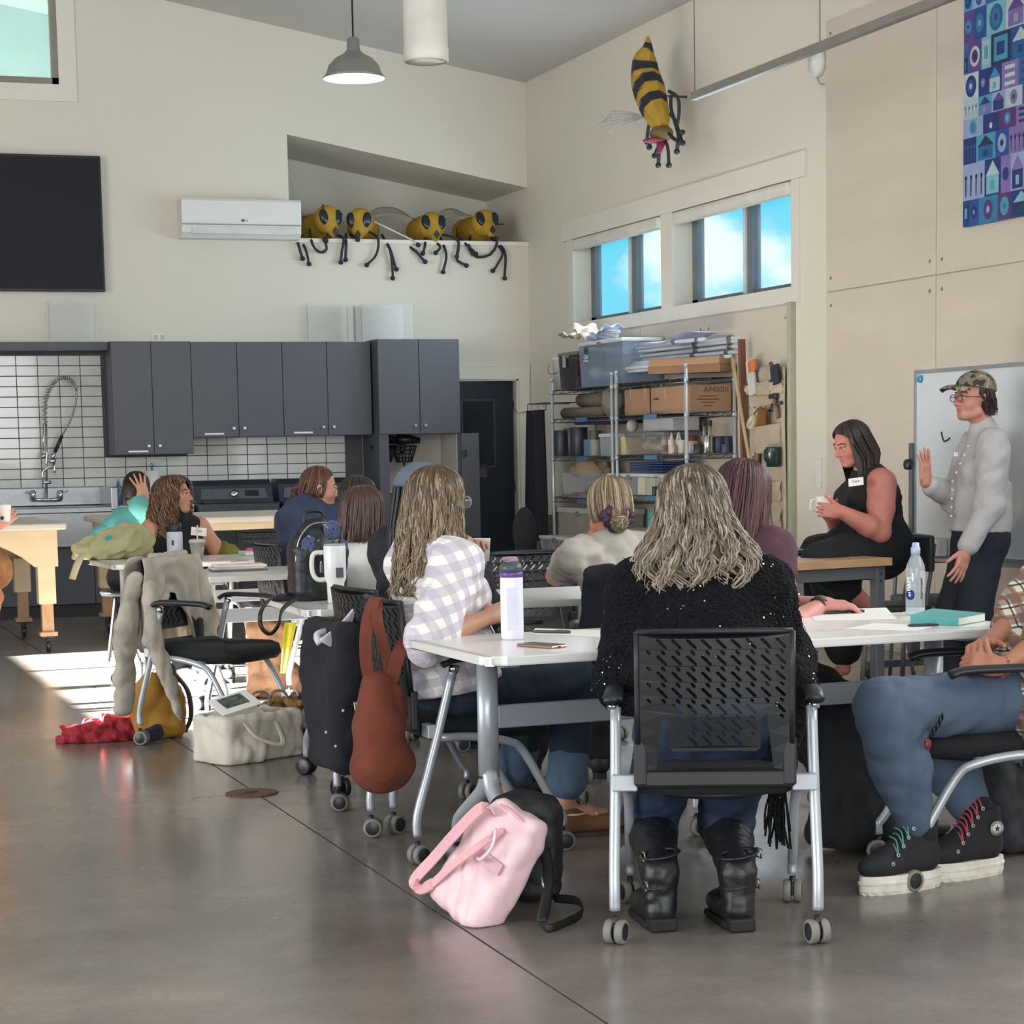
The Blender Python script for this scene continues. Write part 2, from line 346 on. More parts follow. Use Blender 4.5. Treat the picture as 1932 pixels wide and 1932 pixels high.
# door to dark hall
d=thing('door_1',None,None,(6.4,YB,0),kind='structure')
t=MB(); t.bx((6.78,YB-.02,0),(6.885,YB,2.0)).bx((5.98+.07,YB-.02,2.0),(6.89,YB,2.12)).bx((6.04,YB-.025,2.12),(6.89,YB+.0,2.135)); t.build('casing',trimm,d)
t=MB(); t.bx((6.76,YB,0),(6.78,YB+.18,2.0)).bx((6.04,YB,1.985),(6.78,YB+.18,2.0)); t.build('jamb',trimm,d)
dk=M('door_navy','1d2530',.55,var=.05)
a=math.radians(8); Rd=rotz(a); hinge=V(6.745,YB+.1,0)
MB().box(hinge+Rd@V(-.35,.0,.995),(.70,.045,1.97),R=Rd,bev=.003).build('door_leaf',dk,d)
pc=hinge+Rd@V(-.37,-.026,1.5)
t=MB(); 
for dx,dz,sx_,sz_ in((0,.31,.36,.02),(0,-.31,.36,.02),(-.17,0,.02,.62),(.17,0,.02,.62)): t.box(pc+Rd@V(dx,0,dz),(sx_,.01,sz_),R=Rd)
t.build('light_frame',M('door_frame_grey','39434e',.4),d)
MB().box(pc+Rd@V(0,.004,0),(.33,.006,.6),R=Rd).build('glass_pane',M('door_glass','161d26',.15,var=0),d)
MB().box(hinge+Rd@V(-.42,-.028,1.15),(.26,.006,.12),R=Rd).build('door_plate',M('plate_taupe','57504a',.5),d)
for zz in (.25,1.0,1.75): MB().box((6.757,YB+.06,zz),(.012,.03,.10)).build('hinge',M('steel','a8abad',.3,metal=.9),d)
# baseboards (dark) behind the benches, floor drain
MB().bx((-8,YB-.62,0),(3.0,YB-.6,.1)).build('baseboard_back',M('dark_base','24262a',.6),kind='structure',keep=True)
dr=thing('floor_drain','round rusty brown cleanout cover set in the concrete floor','drain cover',tuple(PZ(475,1497,0)))
MB().lathe([(.105,0),(.105,.004),(.098,.006),(.0001,.006)],PZ(475,1497,0),n=32).build('cover',M('rust_brown','5e4438',.55,metal=.3,var=.2,scale=30),dr)
MB().box(PZ(475,1494,.007),(.05,.02,.002)).build('slot',M('black_hole','15110f',.8),dr)
# ============================================================= FURNITURE
silver=M('silver_paint','a9b0b6',.32,metal=.35,var=.02); blackp=M('black_plastic','171a1f',.45,var=.05); blk=M('black_fabric','14161a',.9,var=.15,scale=40,bump=.25,bscale=300)
rubber=M('caster_tyre','77766f',.6,var=.03); hubm=M('caster_hub','25272b',.35); chrome=M('chrome','c9cdd0',.12,metal=1,var=0); steel=M('brushed_steel','9a9ea2',.3,metal=.9,var=.05,scale=20)
white=M('white_laminate','dcdcd8',.28,var=.01,coat=.2); 
def caster(p,r=.034,par=None,ang=0,tyre=rubber,big=False):
    """twin wheel caster, wheel axis along ang"""
    p=V(*p); A=rotz(ang); c=thing_part('caster',par)
    fk=MB(); fk.tube([p+V(0,0,r*1.35),p+V(0,0,r*2.3)],.009 if not big else .012,8); fk.box(p+V(0,0,r*1.15)+A@V(0,0.012,0),(.016 if not big else .03,.05,r*1.1),R=A,bev=.006); fk.build('fork',blackp,par) if False else None
    o=fk.build('caster',blackp,par)
    for s in(-1,1):
        w=MB(); q=p+V(0,0,r)+A@V(s*(.016 if not big else .02),.006,0); Rw=A@roty(R90)
        w.cur=0; w.lathe([(r*.72,-.011),(r*.93,-.011),(r,-.007),(r,.007),(r*.93,.011),(r*.72,.011)],q,16,R=Rw,cap=False)
        w.cur=1; w.lathe([(.0001,-.010),(r*.70,-.009),(r*.73,-.0085),(r*.73,.0085),(r*.70,.009),(.0001,.010)],q,14,R=Rw)
        w.build('wheel',[tyre,hubm],o)
    return o
def thing_part(*a): return None
def slots_for(xs,zs,hole):
    out=[]
    for z in zs:
        for x in xs:
            for dx,dz,L_,r in((0,0,.030,.0046),(.004,-.023,.008,.0042)):
                cx,cz_=x+dx,z+dz; a=math.radians(-45)
                pts=[]
                for t in range(4): th=a+math.pi/2+math.pi*t/3-math.pi; pts.append((cx-math.cos(a)*L_/2*-1+r*math.cos(th),cz_-math.sin(a)*L_/2*-1+r*math.sin(th)))
                q=[]
                for t in range(4): th=a-math.pi/2+math.pi*t/3; q.append((cx+math.cos(a)*L_/2+r*math.cos(th),cz_+math.sin(a)*L_/2+r*math.sin(th)))
                for t in range(4): th=a+math.pi/2+math.pi*t/3; q.append((cx-math.cos(a)*L_/2+r*math.cos(th),cz_-math.sin(a)*L_/2+r*math.sin(th)))
                if hole(q): out.append(q)
    return out
def make_chair():
    t=thing('task_chair','','chair')
    # backrest: curved plastic panel with diagonal slots, u across, v height
    def bend(u,v,w):
        y=-.235-.10*(v-.43)-.0+ (-.035)*(1-(u/.215)**2)*np.clip((v-.43)/.2,0,1)
        return np.stack([u,y+w,v],1)
    sl=lambda v:.212-.0*(v)
    outer=[(-.212,.43),(.212,.43),(.212,.56),(.205,.565),(.212,.85),(.204,.86),(-.204,.86),(-.212,.85),(-.205,.565),(-.212,.56)]
    ush=[(-.138,.634),(-.125,.624),(-.122,.540),(-.112,.530),(.112,.530),(.122,.540),(.125,.624),(.138,.634),(.158,.482),(-.158,.482)]
    def ok(q):
        for x,z in q:
            if abs(x)>.192 or z>.845: return False
            if z<.642 and abs(x)<.175 and not(abs(x)<.112 and z>.545) : 
                if abs(x)>.16 and z>.56: pass
                else: return False
            if .112<=abs(x)<.17 and z<.642: return False
            if z<.575 and abs(x)>.11: return False
        return True
    xs=np.arange(-.18,.2,.0395); zs=[.825,.781,.737,.693,.649,.604,.562]
    def bendsub(name,o,h,th,mat):
        return plate(name,o,h,th,bend,mat,t)
    # subdivide the outline so that the panel can bend
    def sub(o,n=6):
        r=[]
        for i in range(len(o)):
            a,b=o[i],o[(i+1)%len(o)]
            k=max(1,int(math.hypot(a[0]-b[0],a[1]-b[1])/.04))
            r+=[(a[0]+(b[0]-a[0])*j/k,a[1]+(b[1]-a[1])*j/k) for j in range(k)]
        return r
    bendsub('backrest',sub(outer),[sub(ush)]+slots_for(xs,zs,ok),.012,blackp)
    k=MB()
    k.box((0,-.237,.452),(.43,.03,.045),bev=.008); 
    for s in(-1,1): k.box((s*.201,-.243,.50),(.036,.026,.13),bev=.006); k.tube([(s*.208,-.235-.1*(z-.43)-.004,z) for z in(.55,.65,.75,.856)],.011,6,flat=.8)
    k.tube(bez([(-.208,-.277,.856),(-.12,-.297,.858),(0,-.308,.859),(.12,-.297,.858),(.208,-.277,.856)],12),.009,6)
    k.build('back_frame',blackp,t)
    # seat cushion
    s_=MB(); v=[];n=28;rings=[(.93,.0),(1,.022),(.98,.05),(.86,.066),(.5,.072),(.02,.073)]
    f=[]
    for sc,z in rings:
        for i in range(n):
            a=2*math.pi*i/n; c,si=math.cos(a),math.sin(a); e=.38
            v.append((.235*sc*math.copysign(abs(c)**e,c),.02+.232*sc*math.copysign(abs(si)**e,si),.40+z+ (0.012 if si<-.5 and z>.05 else 0)-(.014 if si>.7 else 0)))
    for r in range(len(rings)-1):
        for i in range(n): j=(i+1)%n; f.append((r*n+i,r*n+j,(r+1)*n+j,(r+1)*n+i))
    f.append(tuple(range(n))[::-1]); f.append(tuple(range((len(rings)-1)*n,len(rings)*n)))
    s_.raw(v,f,True).build('seat',blk,t)
    MB().ell((0,.02,.395),(.2,.2,.03),n=20,m=6).build('seat_shell',blackp,t)
    for s in(-1,1):
        x=s*.275
        MB().tube(bez([(x,-.262,.095),(x,-.262,.15),(x,-.245,.22),(x-.004*s,-.185,.42),(x-.006*s,-.125,.635)],20),.0155,10).build('leg',silver,t,label='silver rear leg that rises to the armrest')
        fx=s*.24
        MB().tube(bez([(x-.01*s,-.18,.415),(x-.025*s,-.05,.408),(fx+.012*s,.07,.385),(fx,.13,.34),(fx,.235,.155),(fx,.262,.12),(fx,.262,.085)],28),.0145,10).build('leg',silver,t)
        MB().tube([(x,-.126,.628),(x,-.121,.652)],.0175,10).build('arm_cap',chrome,t)
        a=MB(); a.tube(bez([(x,-.165,.655),(x,-.12,.672),(x-.004*s,0,.672),(x-.006*s,.11,.668),(x-.006*s,.155,.655)],14),[.02,.025,.028,.03,.03,.03,.03,.03,.03,.03,.03,.028,.022][:len(bez([(0,0,0)]*5,14))] if False else .027,10,flat=.5).build('armrest',blackp,t)
        MB().box((s*.245,-.205,.437),(.07,.03,.045),bev=.004).build('bracket',silver,t)
        caster((x,-.262,0),par=t,ang=.35*s); caster((fx,.262,0),par=t,ang=-.3*s+.2)
    MB().tube([(-.24,.05,.39),(.24,.05,.39)],.012,8).build('cross_tube',silver,t)
    return t
chair0=make_chair(); _used=[False]
def chair(x,y,deg,label,group='black mesh-back chairs on casters'):
    o=chair0 if not _used[0] else copy_tree(chair0); _used[0]=True
    o.location=(x,y,0); o.rotation_euler=(0,0,math.radians(deg)); o['label']=label; o['group']=group; return o
CHA=chair(2.50,5.285,-23.8,'black slotted chair with silver legs nearest the camera, under the shawled woman')
CHB=chair(2.24,6.71,-90,'black slotted chair under the woman in plaid, brown suede bag on its back')
CHC=chair(2.30,7.31,-84,'black chair draped with a dark varsity jacket beside the brown suede bag')
CHD=chair(2.02,9.72,-137,'empty black chair draped with a wrinkled beige linen jacket')
CHE=chair(3.547,5.567,72,'black chair at right edge of the photo under the person in a plaid flannel')
CHF=chair(3.35,6.70,-107,'black chair behind the long front table under the red haired woman')
CHG=chair(3.22,7.40,-20,'black chair with a dark coat over it, under the woman with the purple scrunchie')
CHH=chair(PY(1035,1048,9.1)[0],9.1,178,'empty black slotted chair facing camera behind the middle table, left of the hair bun')
CHI=chair(2.62,9.0,-80,'black chair under the short brown haired person in the white shirt')
CHJ=chair(PY(522,1020,12.95)[0],12.95,178,'empty black slotted chair behind the highlighter pens, before the long wooden work table')
CHK=chair(2.47,12.85,172,'black chair under the curly haired woman')
CHL=chair(2.92,11.33,-85,'black chair under the woman in the navy hoodie')
# ---- flip top tables
def make_table(L_=1.90,Dp=.74):
    t=thing('folding_table','','table')
    h=L_/2;d=Dp/2;c=.035;r=.02
    def rp(cx,cy,a0,a1): return [(cx+r*math.cos(math.radians(a)),cy+r*math.sin(math.radians(a))) for a in np.linspace(a0,a1,3)]
    o=[(-h+c,-d),(h-c,-d),(h,-d+c),(h,d-c*.6),(h-c*.6,d),(-h+c*.6,d),(-h,d-c*.6),(-h,-d+c)]
    bm=bmesh.new(); vs=[bm.verts.new((a,b,.718)) for a,b in o]; fc=bm.faces.new(vs)
    ex=bmesh.ops.extrude_face_region(bm,geom=[fc]); bmesh.ops.translate(bm,verts=[q for q in ex['geom'] if isinstance(q,bmesh.types.BMVert)],vec=(0,0,.028))
    bmesh.ops.recalc_face_normals(bm,faces=bm.faces); ve=[e for e in bm.edges if abs(e.verts[0].co.z-e.verts[1].co.z)>.01]
    bmesh.ops.bevel(bm,geom=ve,offset=.03,segments=3,affect='EDGES'); he=[e for e in bm.edges if abs(e.verts[0].co.z-e.verts[1].co.z)<.001]
    he=[e for e in he if len(e.link_faces)==2 and abs(e.link_faces[0].normal.z-e.link_faces[1].normal.z)>.5]
    bmesh.ops.bevel(bm,geom=he,offset=.004,segments=2,affect='EDGES')
    me=bpy.data.meshes.new('tabletop'); bm.to_mesh(me); bm.free(); mkobj('tabletop',me,white,t)
    grey=M('table_leg_grey','9097a0',.4,metal=.25,var=.02)
    for s in(-1,1):
        x=s*(h-.14)
        MB().tube([(x,0,.335),(x,0,.70)],.034,14,flat=.8,up=(0,1,0)).build('column',silver,t)
        MB().tube([(x,0,.330),(x,0,.338)],.0355,14,flat=.8,up=(0,1,0)).build('ring',blackp,t)
        MB().box((x,0,.705),(.06,.42,.022),bev=.004).build('top_bracket',grey,t)
        for q in(-1,1):
            MB().tube(bez([(x,q*.0,.345),(x,q*.045,.285),(x,q*.19,.205),(x,q*.285,.15),(x,q*.31,.08)],22),np.linspace(.030,.019,len(bez([(0,0,0)]*5,22))),12).build('leg',silver,t)
            caster((x,q*.31,0),r=.037,par=t,ang=.3*q+R90*.3,tyre=blackp,big=True)
    MB().box((0,0,.52),(L_-.34,.025,.072),bev=.004).build('crossbar',grey,t)
    return t
tab0=make_table(); _tu=[False]
def table(x,y,deg,label):
    o=tab0 if not _tu[0] else copy_tree(tab0); _tu[0]=True
    o.location=(x,y,0); o.rotation_euler=(0,0,math.radians(deg)); o['label']=label; o['group']='white flip-top tables on casters'; return o
TA=table(2.92,6.11,1.5,'long white table nearest the camera with the white bottle and pink phone on it')
TB=table(2.93,8.15,-2,'white table in the second row with the black floral backpack on its corner')
TC=table(2.98,10.62,1,'white table in the third row with notebooks, behind the linen jacket')
TD=table(2.80,12.12,2,'farthest white table, with the green bag and the highlighter pens')
# ---- wooden rolling work tables
birch=M('birch_ply','cbb694',.5,var=.06,scale=3,stretch=(1,1,4)); fir=M('fir_wood','a98462',.55,var=.12,scale=6,stretch=(3,3,.6)); canvas=M('canvas_top','c4beb2',.8,var=.05,scale=4,bump=.2)
def worktable(x0,x1,y0,y1,label,zt=.90):
    t=thing('rolling_work_table',label,'table',((x0+x1)/2,(y0+y1)/2,0),'wooden work tables on casters')
    MB().bx((x0-.06,y0-.06,zt-.045),(x1+.06,y1+.06,zt),bev=.012).build('tabletop',canvas,t)
    n=16
    for y in(y0,y1-.025):
        top=zt-.045; pts=[(x0,top),(x0,.60)]
        for i in range(n+1):
            u=i/n; xx=x0+.16+(x1-x0-.32)*u; zz=.60+.20*min(1,math.sin(math.pi*u)*1.3)**.8 if 0<u<1 else .60; pts.append((xx,zz))
        pts+=[(x1,.60),(x1,top)]
        MB().prism(pts[::-1],(0,y,0),(1,0,0),(0,0,1),(0,.025,0)).build('apron',birch,t)
    for x in(x0,x1-.025): MB().bx((x,y0+.025,.62),(x+.025,y1-.025,zt-.045)).build('side_panel',birch,t)
    for x in(x0+.02,x1-.14):
        for y in(y0+.02,y1-.14):
            MB().bx((x,y,.34),(x+.12,y+.12,.60),bev=.004).build('leg_sleeve',birch,t)
            MB().bx((x+.02,y+.02,.135),(x+.10,y+.10,.36),bev=.003).build('leg',fir,t)
            MB().bx((x,y,.115),(x+.12,y+.12,.145),bev=.003).build('foot_block',fir,t)
            c=V(x+.06,y+.06,0); k=MB(); k.box(c+V(0,0,.108),(.09,.09,.012)).tube([c+V(0,0,.06),c+V(0,0,.11)],.018,8).box(c+V(0,.01,.065),(.035,.05,.05)); kk=k.build('caster',M('caster_black','1b1c1f',.5),t)
            MB().lathe([(.0001,-.014),(.04,-.014),(.043,0),(.04,.014),(.0001,.014)],c+V(0,0,.043),18,R=roty(R90)).build('wheel',hubm,kk)
    return t
a=PZ(118,1228,0)
worktable(.35,a[0]-.02,a[1]-.12,a[1]+1.45,'wooden rolling work table with pale top at left edge by the sink')
worktable(2.45,4.25,15.0,16.35,'long wooden rolling work table in front of the two washers')
# ---- kitchen: worktop run, lower cabinets, sink
cabm=M('cabinet_charcoal','4d4f55',.5,var=.02); cabd=M('cabinet_door','53555c',.5,var=.02); knobm=M('knob_nickel','b9b3a8',.3,metal=.8)
def cabinet(x0,x1,y0,y1,z0,z1,label,doors=2,knobz='low',tagp=None,name='wall_cabinet',grp='charcoal kitchen cabinets'):
    t=thing(name,label,'cabinet',((x0+x1)/2,y1,z0),grp)
    MB().bx((x0,y0+.02,z0),(x1,y1,z1)).build('body',cabm,t)
    w=(x1-x0)/doors
    for i in range(doors):
        a=x0+i*w+.003; b_=x0+(i+1)*w-.003
        dd=MB().bx((a,y0,z0+.003),(b_,y0+.019,z1-.003),bev=.002).build('door',cabd,t)
        kx=b_-.045 if i%2==0 else a+.045
        kz=z0+.075 if knobz=='low' else z1-.075
        MB().box((kx,y0-.018,kz),(.026,.014,.026),bev=.003).tube([(kx,y0,kz),(kx,y0-.012,kz)],.007,6).build('knob',knobm,dd)
    if tagp: MB().bx((tagp,y0-.002,z0+.022),(tagp+.17,y0-.0005,z0+.037)).build('label_strip',M('white_label','e6e6e2',.5),t)
    return t
CF=18.12
cabinet(2.93,3.62,CF,YB,1.36,2.33,'charcoal wall cabinet right of the tall sink faucet, hangs lower than its neighbours',tagp=3.05)
cabinet(3.62,4.43,CF,YB,1.50,2.325,'charcoal double wall cabinet above left washer, white strip at lower left door',tagp=3.72)
cabinet(4.43,5.24,CF,YB,1.50,2.325,'charcoal double wall cabinet above right washer, next to the tall unit',tagp=4.52)
v=thing('valance','charcoal valance board above the sink tiles','valance',(1.5,YB,2.25)); MB().bx((.2,CF+.1,2.26),(2.925,YB,2.33)).build('valance_board',cabm,v)
# tall unit
tu=thing('tall_cabinet','tall charcoal cabinet by the door with its middle door open on hair dryers','cabinet',(5.65,YB,0),'charcoal kitchen cabinets')
TY=17.95;x0,x1=5.255,6.02
t=MB(); t.bx((x0,TY+.02,0),(x0+.02,YB,2.34)).bx((x1-.02,TY+.02,0),(x1,YB,2.34)).bx((x0+.02,YB-.02,0),(x1-.02,YB,2.34)).bx((x0+.02,TY+.02,2.32),(x1-.02,YB-.02,2.34)).bx((x0+.02,TY+.02,1.50),(x1-.02,YB-.02,1.52)).bx((x0+.02,TY+.02,0),(x0+.09,TY+.04,1.5)); t.build('body',cabm,tu)
inw=M('cabinet_inside','b9b6ac',.6)
MB().bx((x0+.021,YB-.04,.1),(x1-.021,YB-.021,1.5)).build('liner',inw,tu); MB().bx((x1-.03,TY+.05,.1),(x1-.021,YB-.04,1.5)).build('liner',inw,tu)
for z in(.98,1.22) [:1]: MB().bx((x0+.022,TY+.05,z),(x1-.03,YB-.04,z+.02)).build('shelf',inw,tu)
MB().bx((x0+.022,TY+.05,.70),(x1-.03,YB-.04,.72)).build('shelf',inw,tu)
for i in range(2):
    a=x0+i*(x1-x0)/2+.003;b_=x0+(i+1)*(x1-x0)/2-.003
    dd=MB().bx((a,TY,1.503),(b_,TY+.019,2.337),bev=.002).build('door',cabd,tu)
    kx=b_-.045 if i==0 else a+.045
    MB().box((kx,TY-.018,1.575),(.026,.014,.026),bev=.003).build('knob',knobm,dd)
MB().bx((x1,TY-.36 if False else TY+.0,.5),(x1+.17,TY+.02,1.50),bev=.002).build('open_door',cabd,tu)
MB().box((x1+.02,TY-.01,1.32),(.05,.02,.06)).build('hinge',chrome,tu)
# hair dryers on rack
bd=M('dryer_black','17181b',.4)
for k,(px,py) in enumerate(((762,850),(723,850))):
    p=PY(px,py,18.2); t=thing('hair_dryer',('black hair dryer in a slatted holder inside open cabinet','black hair dryer half hidden at left inside the open cabinet')[k],'hair dryer',tuple(p-V(0,0,.2)),'hair dryers in the tall cabinet')
    h=MB(); 
    for i in range(5): z=-.10+i*.035; w=.07+.012*i; h.tube([p+V(w*math.cos(a),w*.6*math.sin(a),z) for a in np.linspace(0,2*math.pi,13)[:-1]],.007,5,closed=True)
    for a in np.linspace(0,2*math.pi,9)[:-1]: h.tube([p+V(.07*math.cos(a),.042*math.sin(a),-.10),p+V(.118*math.cos(a),.07*math.sin(a),.04)],.007,5)
    h.tube([p+V(0,0,-.10),p+V(0,0,-.2)],.008,6); h.build('holder',bd,t)
    MB().tube([p+V(-.02,0,-.04),p+V(-.01,0,.08)],[.022,.026],10).tube([p+V(-.06,0,.10),p+V(.06,0,.10),p+V(.15,0,.085)],[.045,.04,.026],12).build('dryer_body',bd,t)
wk=thing('worktop','short pale worktop between the sink and the left washer','worktop',(3.2,18.2,.86)); MB().bx((2.91,17.9,.865),(3.56,YB-.011,.928),bev=.006).build('slab',white,wk)
for i,(px,w,hh,c) in enumerate(((815,.10,.22,'2a2a30'),(838 if False else 800,.07,.12,'c9c7c0'))):
    p=PY(px-15,925,18.3); MB().box((p[0],18.3,1.0+hh/2),(w,.1,hh),bev=.004).build('box',M('box_'+c,c,.6),None,label=('black box on the shelf beside the hair dryers','white box on the shelf beside hair dryers')[i],cat='box')
# backsplash tiles on the wall
tile=M('glazed_tile','c9cac6',.12,var=.03,scale=3,coat=.5); grout=M('grout','4c4f52',.8)
bs=thing('backsplash',None,None,(3.6,YB,1),kind='structure')
MB().bx((.2,YB-.005,.9),(5.25,YB,2.27)).build('grout_bed',grout,bs)
tme={}
tw,th_=.182,.0885
def tl(ix,iz):
    x=2.905-(ix+1)*tw if ix>=0 else 2.905+(-ix-1)*tw
    z=.905+iz*th_
    o=bpy.data.objects.new('tile',tme['m']) if 'm' in tme else None
    if o is None:
        me=MB().box((tw/2-.0035,0,th_/2-.0035),(tw-.007,.006,th_-.007),bev=.0015).mesh('tile'); me.materials.append(tile); tme['m']=me; o=bpy.data.objects.new('tile',me)
    COL.objects.link(o); o.parent=bs; o.location=Vector((x,YB-.0075,z))-bs.location
for ix in range(14):
    for iz in range(2,15): tl(ix,iz)
for ix in range(-13,0):
    hi=5 if ix>=-4 else 7
    for iz in range(0,hi):
        if (-ix)*tw+2.905<5.25: tl(ix,iz)
# lower cabinets
cabinet(1.0,3.54,17.95,YB,.1,.86,'charcoal lower cabinet beside and under the steel sink',doors=3,name='base_cabinet',knobz='high')
MB().bx((1.0,18.0,0),(2.95,YB,.1)).build('plinth',M('dark_base','24262a',.6),None,label='dark plinth under the sink cabinet',cat='plinth')
sk=thing('sink','stainless steel wall sink with high back splash and rolled edge','sink',(2.0,YB,.9))
t=MB(); t.bx((.9,18.44,.93),(2.89,YB-.012,1.095),bev=.01).bx((.9,17.86,.88),(2.89,18.44,.93),bev=.008).bx((.9,17.86,.60),(2.89,17.9,.88)); t.build('basin',steel,sk)
MB().bx((2.84,17.84,.9),(2.9,18.45,1.09),bev=.008).build('end_guard',steel,sk)
# faucet
fc=thing('spray_faucet','tall chrome spring spray faucet over the steel sink','faucet',tuple(PY(88,940,18.4)))
def fp(px,py,y=18.36): return PY(px,py,y)
MB().tube([fp(60,943),fp(116,943)],.014,8).tube([fp(64,943),fp(62,925)],.02,8).tube([fp(114,943),fp(115,925)],.02,8).tube([fp(50,928),fp(68,930)],.008,6).tube([fp(112,930),fp(128,926)],.008,6).build('mixer',chrome,fc)
MB().tube([fp(88,940),fp(87,800)],.010,8).tube([fp(82,862),fp(82,800)],.006,6).build('riser',chrome,fc)
hp=bez([fp(86,800),fp(85,765),fp(92,738),fp(104,720),fp(120,712),fp(135,718),fp(144,733)],50)
MB().tube(hp,.009,6).build('hose_core',M('hose_grey','6f7478',.4,metal=.5),fc)
cn=MB(); sp=[]; T=np.gradient(hp,axis=0)
for i,tt in enumerate(np.linspace(0,len(hp)-1.01,300)):
    k=int(tt); p=hp[k]+(hp[k+1]-hp[k])*(tt-k); s,u,_=frame(T[k],(0,1,0)); a=i*2*math.pi*26/300; sp.append(p+.021*(math.cos(a)*s+math.sin(a)*u))
cn.tube(sp,.0035,4); cn.build('spring',chrome,fc)
MB().tube(bez([fp(144,733),fp(143,760),fp(132,795),fp(117,822)],14),.008,8).build('hose',M('hose_steel','85888c',.35,metal=.7),fc)
MB().tube([fp(117,822),fp(104,852)],[.014,.017],8).build('handle',blackp,fc)
MB().tube([fp(104,852),fp(98,868)],.016,8).tube([fp(92,868),fp(104,872)],[.02,.03],10).tube([fp(80,860),fp(98,858)],.01,6).lathe([(.026,0),(.026,.04)],fp(82,865),8).tube(bez([fp(82,905),fp(80,892),fp(90,882),fp(102,880),fp(103,892)],14),.012,8).tube([fp(80,910),fp(96,910)],.016,8).build('spray_valve',chrome,fc)
# washers
wm=M('washer_graphite','3a3e44',.35,metal=.4); wd=M('washer_panel','565b62',.4,metal=.3)
for i,(xa,xb,lb) in enumerate(((3.58,4.29,'graphite top load washer, left one behind the curly haired woman'),(4.33,5.02,'graphite top load washer, right one behind the navy hoodie'))):
    t=thing('washer',lb,'washer',((xa+xb)/2,18.1,0),'graphite washers')
    MB().bx((xa,17.78,0),(xb,18.42,.93),bev=.012).build('body',wm,t)
    pr=[(17.98,.93),(18.06,1.08),(18.12,1.125),(18.30,1.125),(18.38,.93)]
    MB().prism([(b_,a_) for b_,a_ in pr],(xa+.01,0,0),(0,1,0),(0,0,1),(xb-xa-.02,0,0)).build('console',wm,t)
    n_=nrm(V(0,-.15,.08)); u=V(1,0,0); w_=nrm(V(0,.08,.15)); c=V((xa+xb)/2,18.015,1.0)
    MB().prism([(-.30,-.045),(.30,-.045),(.28,.055),(-.28,.055)],c-n_*.001,u,w_,n_*.006).build('control_panel',wd,t)
    MB().prism([(.10,-.02),(.22,-.02),(.22,.035),(.10,.035)],c+n_*.006,u,w_,n_*.002).build('display',M('dark_glass','101318',.1),t)
    Rk=np.stack([u,w_,n_],1); MB().lathe([(.036,0),(.034,.02),(.030,.028),(.0001,.028)],c+n_*.006+u*(-.0),18,R=Rk).build('dial',chrome,t)
    for dx in(-.22,-.12): MB().lathe([(.012,0),(.0001,.004)],c+n_*.006+u*dx,10,R=Rk).build('button',chrome,t)
    MB().bx((xa+.05,17.82,.93),(xb-.05,17.99,.945),bev=.006).build('lid',wm,t)
# counter items
def bottle(name,label,cat,p,prof,mat,par=None,n=20,group=None,parts=()):
    t=thing(name,label,cat,tuple(p),group); MB().lathe(prof,p,n).build('body',mat,t)
    for nm,pr,m_ in parts: MB().lathe(pr,p,n).build(nm,m_,t)
    return t
p=V(2.98,18.3,.93)
bottle('soap_bottle','clear dish soap bottle with blue soap beside the sink','bottle',p,[(.03,0),(.035,.02),(.035,.13),(.012,.18),(.012,.20),(.0001,.20)],M('blue_soap','41586a',.2,var=.1),parts=[('cap',[(.014,.2),(.014,.24),(.0001,.24)],M('clear_cap','a9aaa2',.3))])
p=V(3.09,18.28,.93)
t=bottle('wipes_canister','blue and green wipes canister beside the sink','canister',p,[(.045,0),(.045,.2),(.0001,.2)],M('wipes_blue','4f66b0',.4),parts=[('label_band',[(.0455,.05),(.0455,.10)],M('band_white','d9dce0',.4)),('label_base',[(.0455,.005),(.0455,.045)],M('band_green','2e8a6a',.4)),('lid',[(.046,.2),(.044,.215),(.0001,.215)],M('lid_white','dfe2e6',.4))])
text('print','CLOROX',.028,p+V(0,-.047,.155),(1,0,0),(0,0,1),M('print_white','e8eaee',.5),t)
p=V(3.27,18.25,.93)
bottle('paper_towel','white paper towel roll on a steel holder','paper towel',p,[(.07,.01),(.07,.29),(.015,.29)],M('paper_white','cfd0cd',.8),parts=[('holder',[(.05,0),(.05,.01),(.008,.012),(.008,.33),(.02,.335),(.0001,.36)],steel)])
# ---- wall fittings
tv=thing('television','large black wall screen at the left edge','television',(1.6,YB,2.8)); 
MB().bx((.55,YB-.09,2.77),(2.955,YB-.03,3.92),bev=.006).build('bezel',M('tv_bezel','0f1113',.4),tv); MB().bx((.57,YB-.093,2.79),(2.94,YB-.09,3.90)).build('screen',M('tv_screen','0e141c',.55,var=0,spec=.3),tv)
MB().bx((1.2,YB-.03,3.1),(2.0,YB,3.6)).build('wall_mount',blackp,tv)
ac=thing('air_conditioner','white wall mounted split air conditioner left of the niche','air conditioner',(4.14,YB,3.2))
acm=M('ac_white','dcdedb',.35,var=.01)
xa,xb=3.62,4.685
MB().prism([(0,3.57),(-.20,3.57),(-.215,3.55),(-.205,3.37),(-.19,3.28),(-.15,3.235),(0,3.235)],(xa,YB,0),(0,1,0),(0,0,1),(xb-xa,0,0)).build('housing',acm,ac)
MB().bx((xa+.09,YB-.207,3.268),(xb-.05,YB-.19,3.33),bev=.003).build('louver',M('ac_louver','cfd2cf',.4),ac); MB().bx((xa,YB-.218,3.345),(xb,YB-.195,3.353)).build('seam',M('ac_seam','8e928f',.6),ac)
tm=M('logo_grey','4d5257',.5); MB().lathe([(.011,0),(.0001,.001)],V(4.155,YB-.216,3.385),14,R=rotx(R90)).build('logo_disc',tm,ac); text('logo','LG',.026,(4.185,YB-.2165,3.385),(1,0,0),(0,0,1),tm,ac)
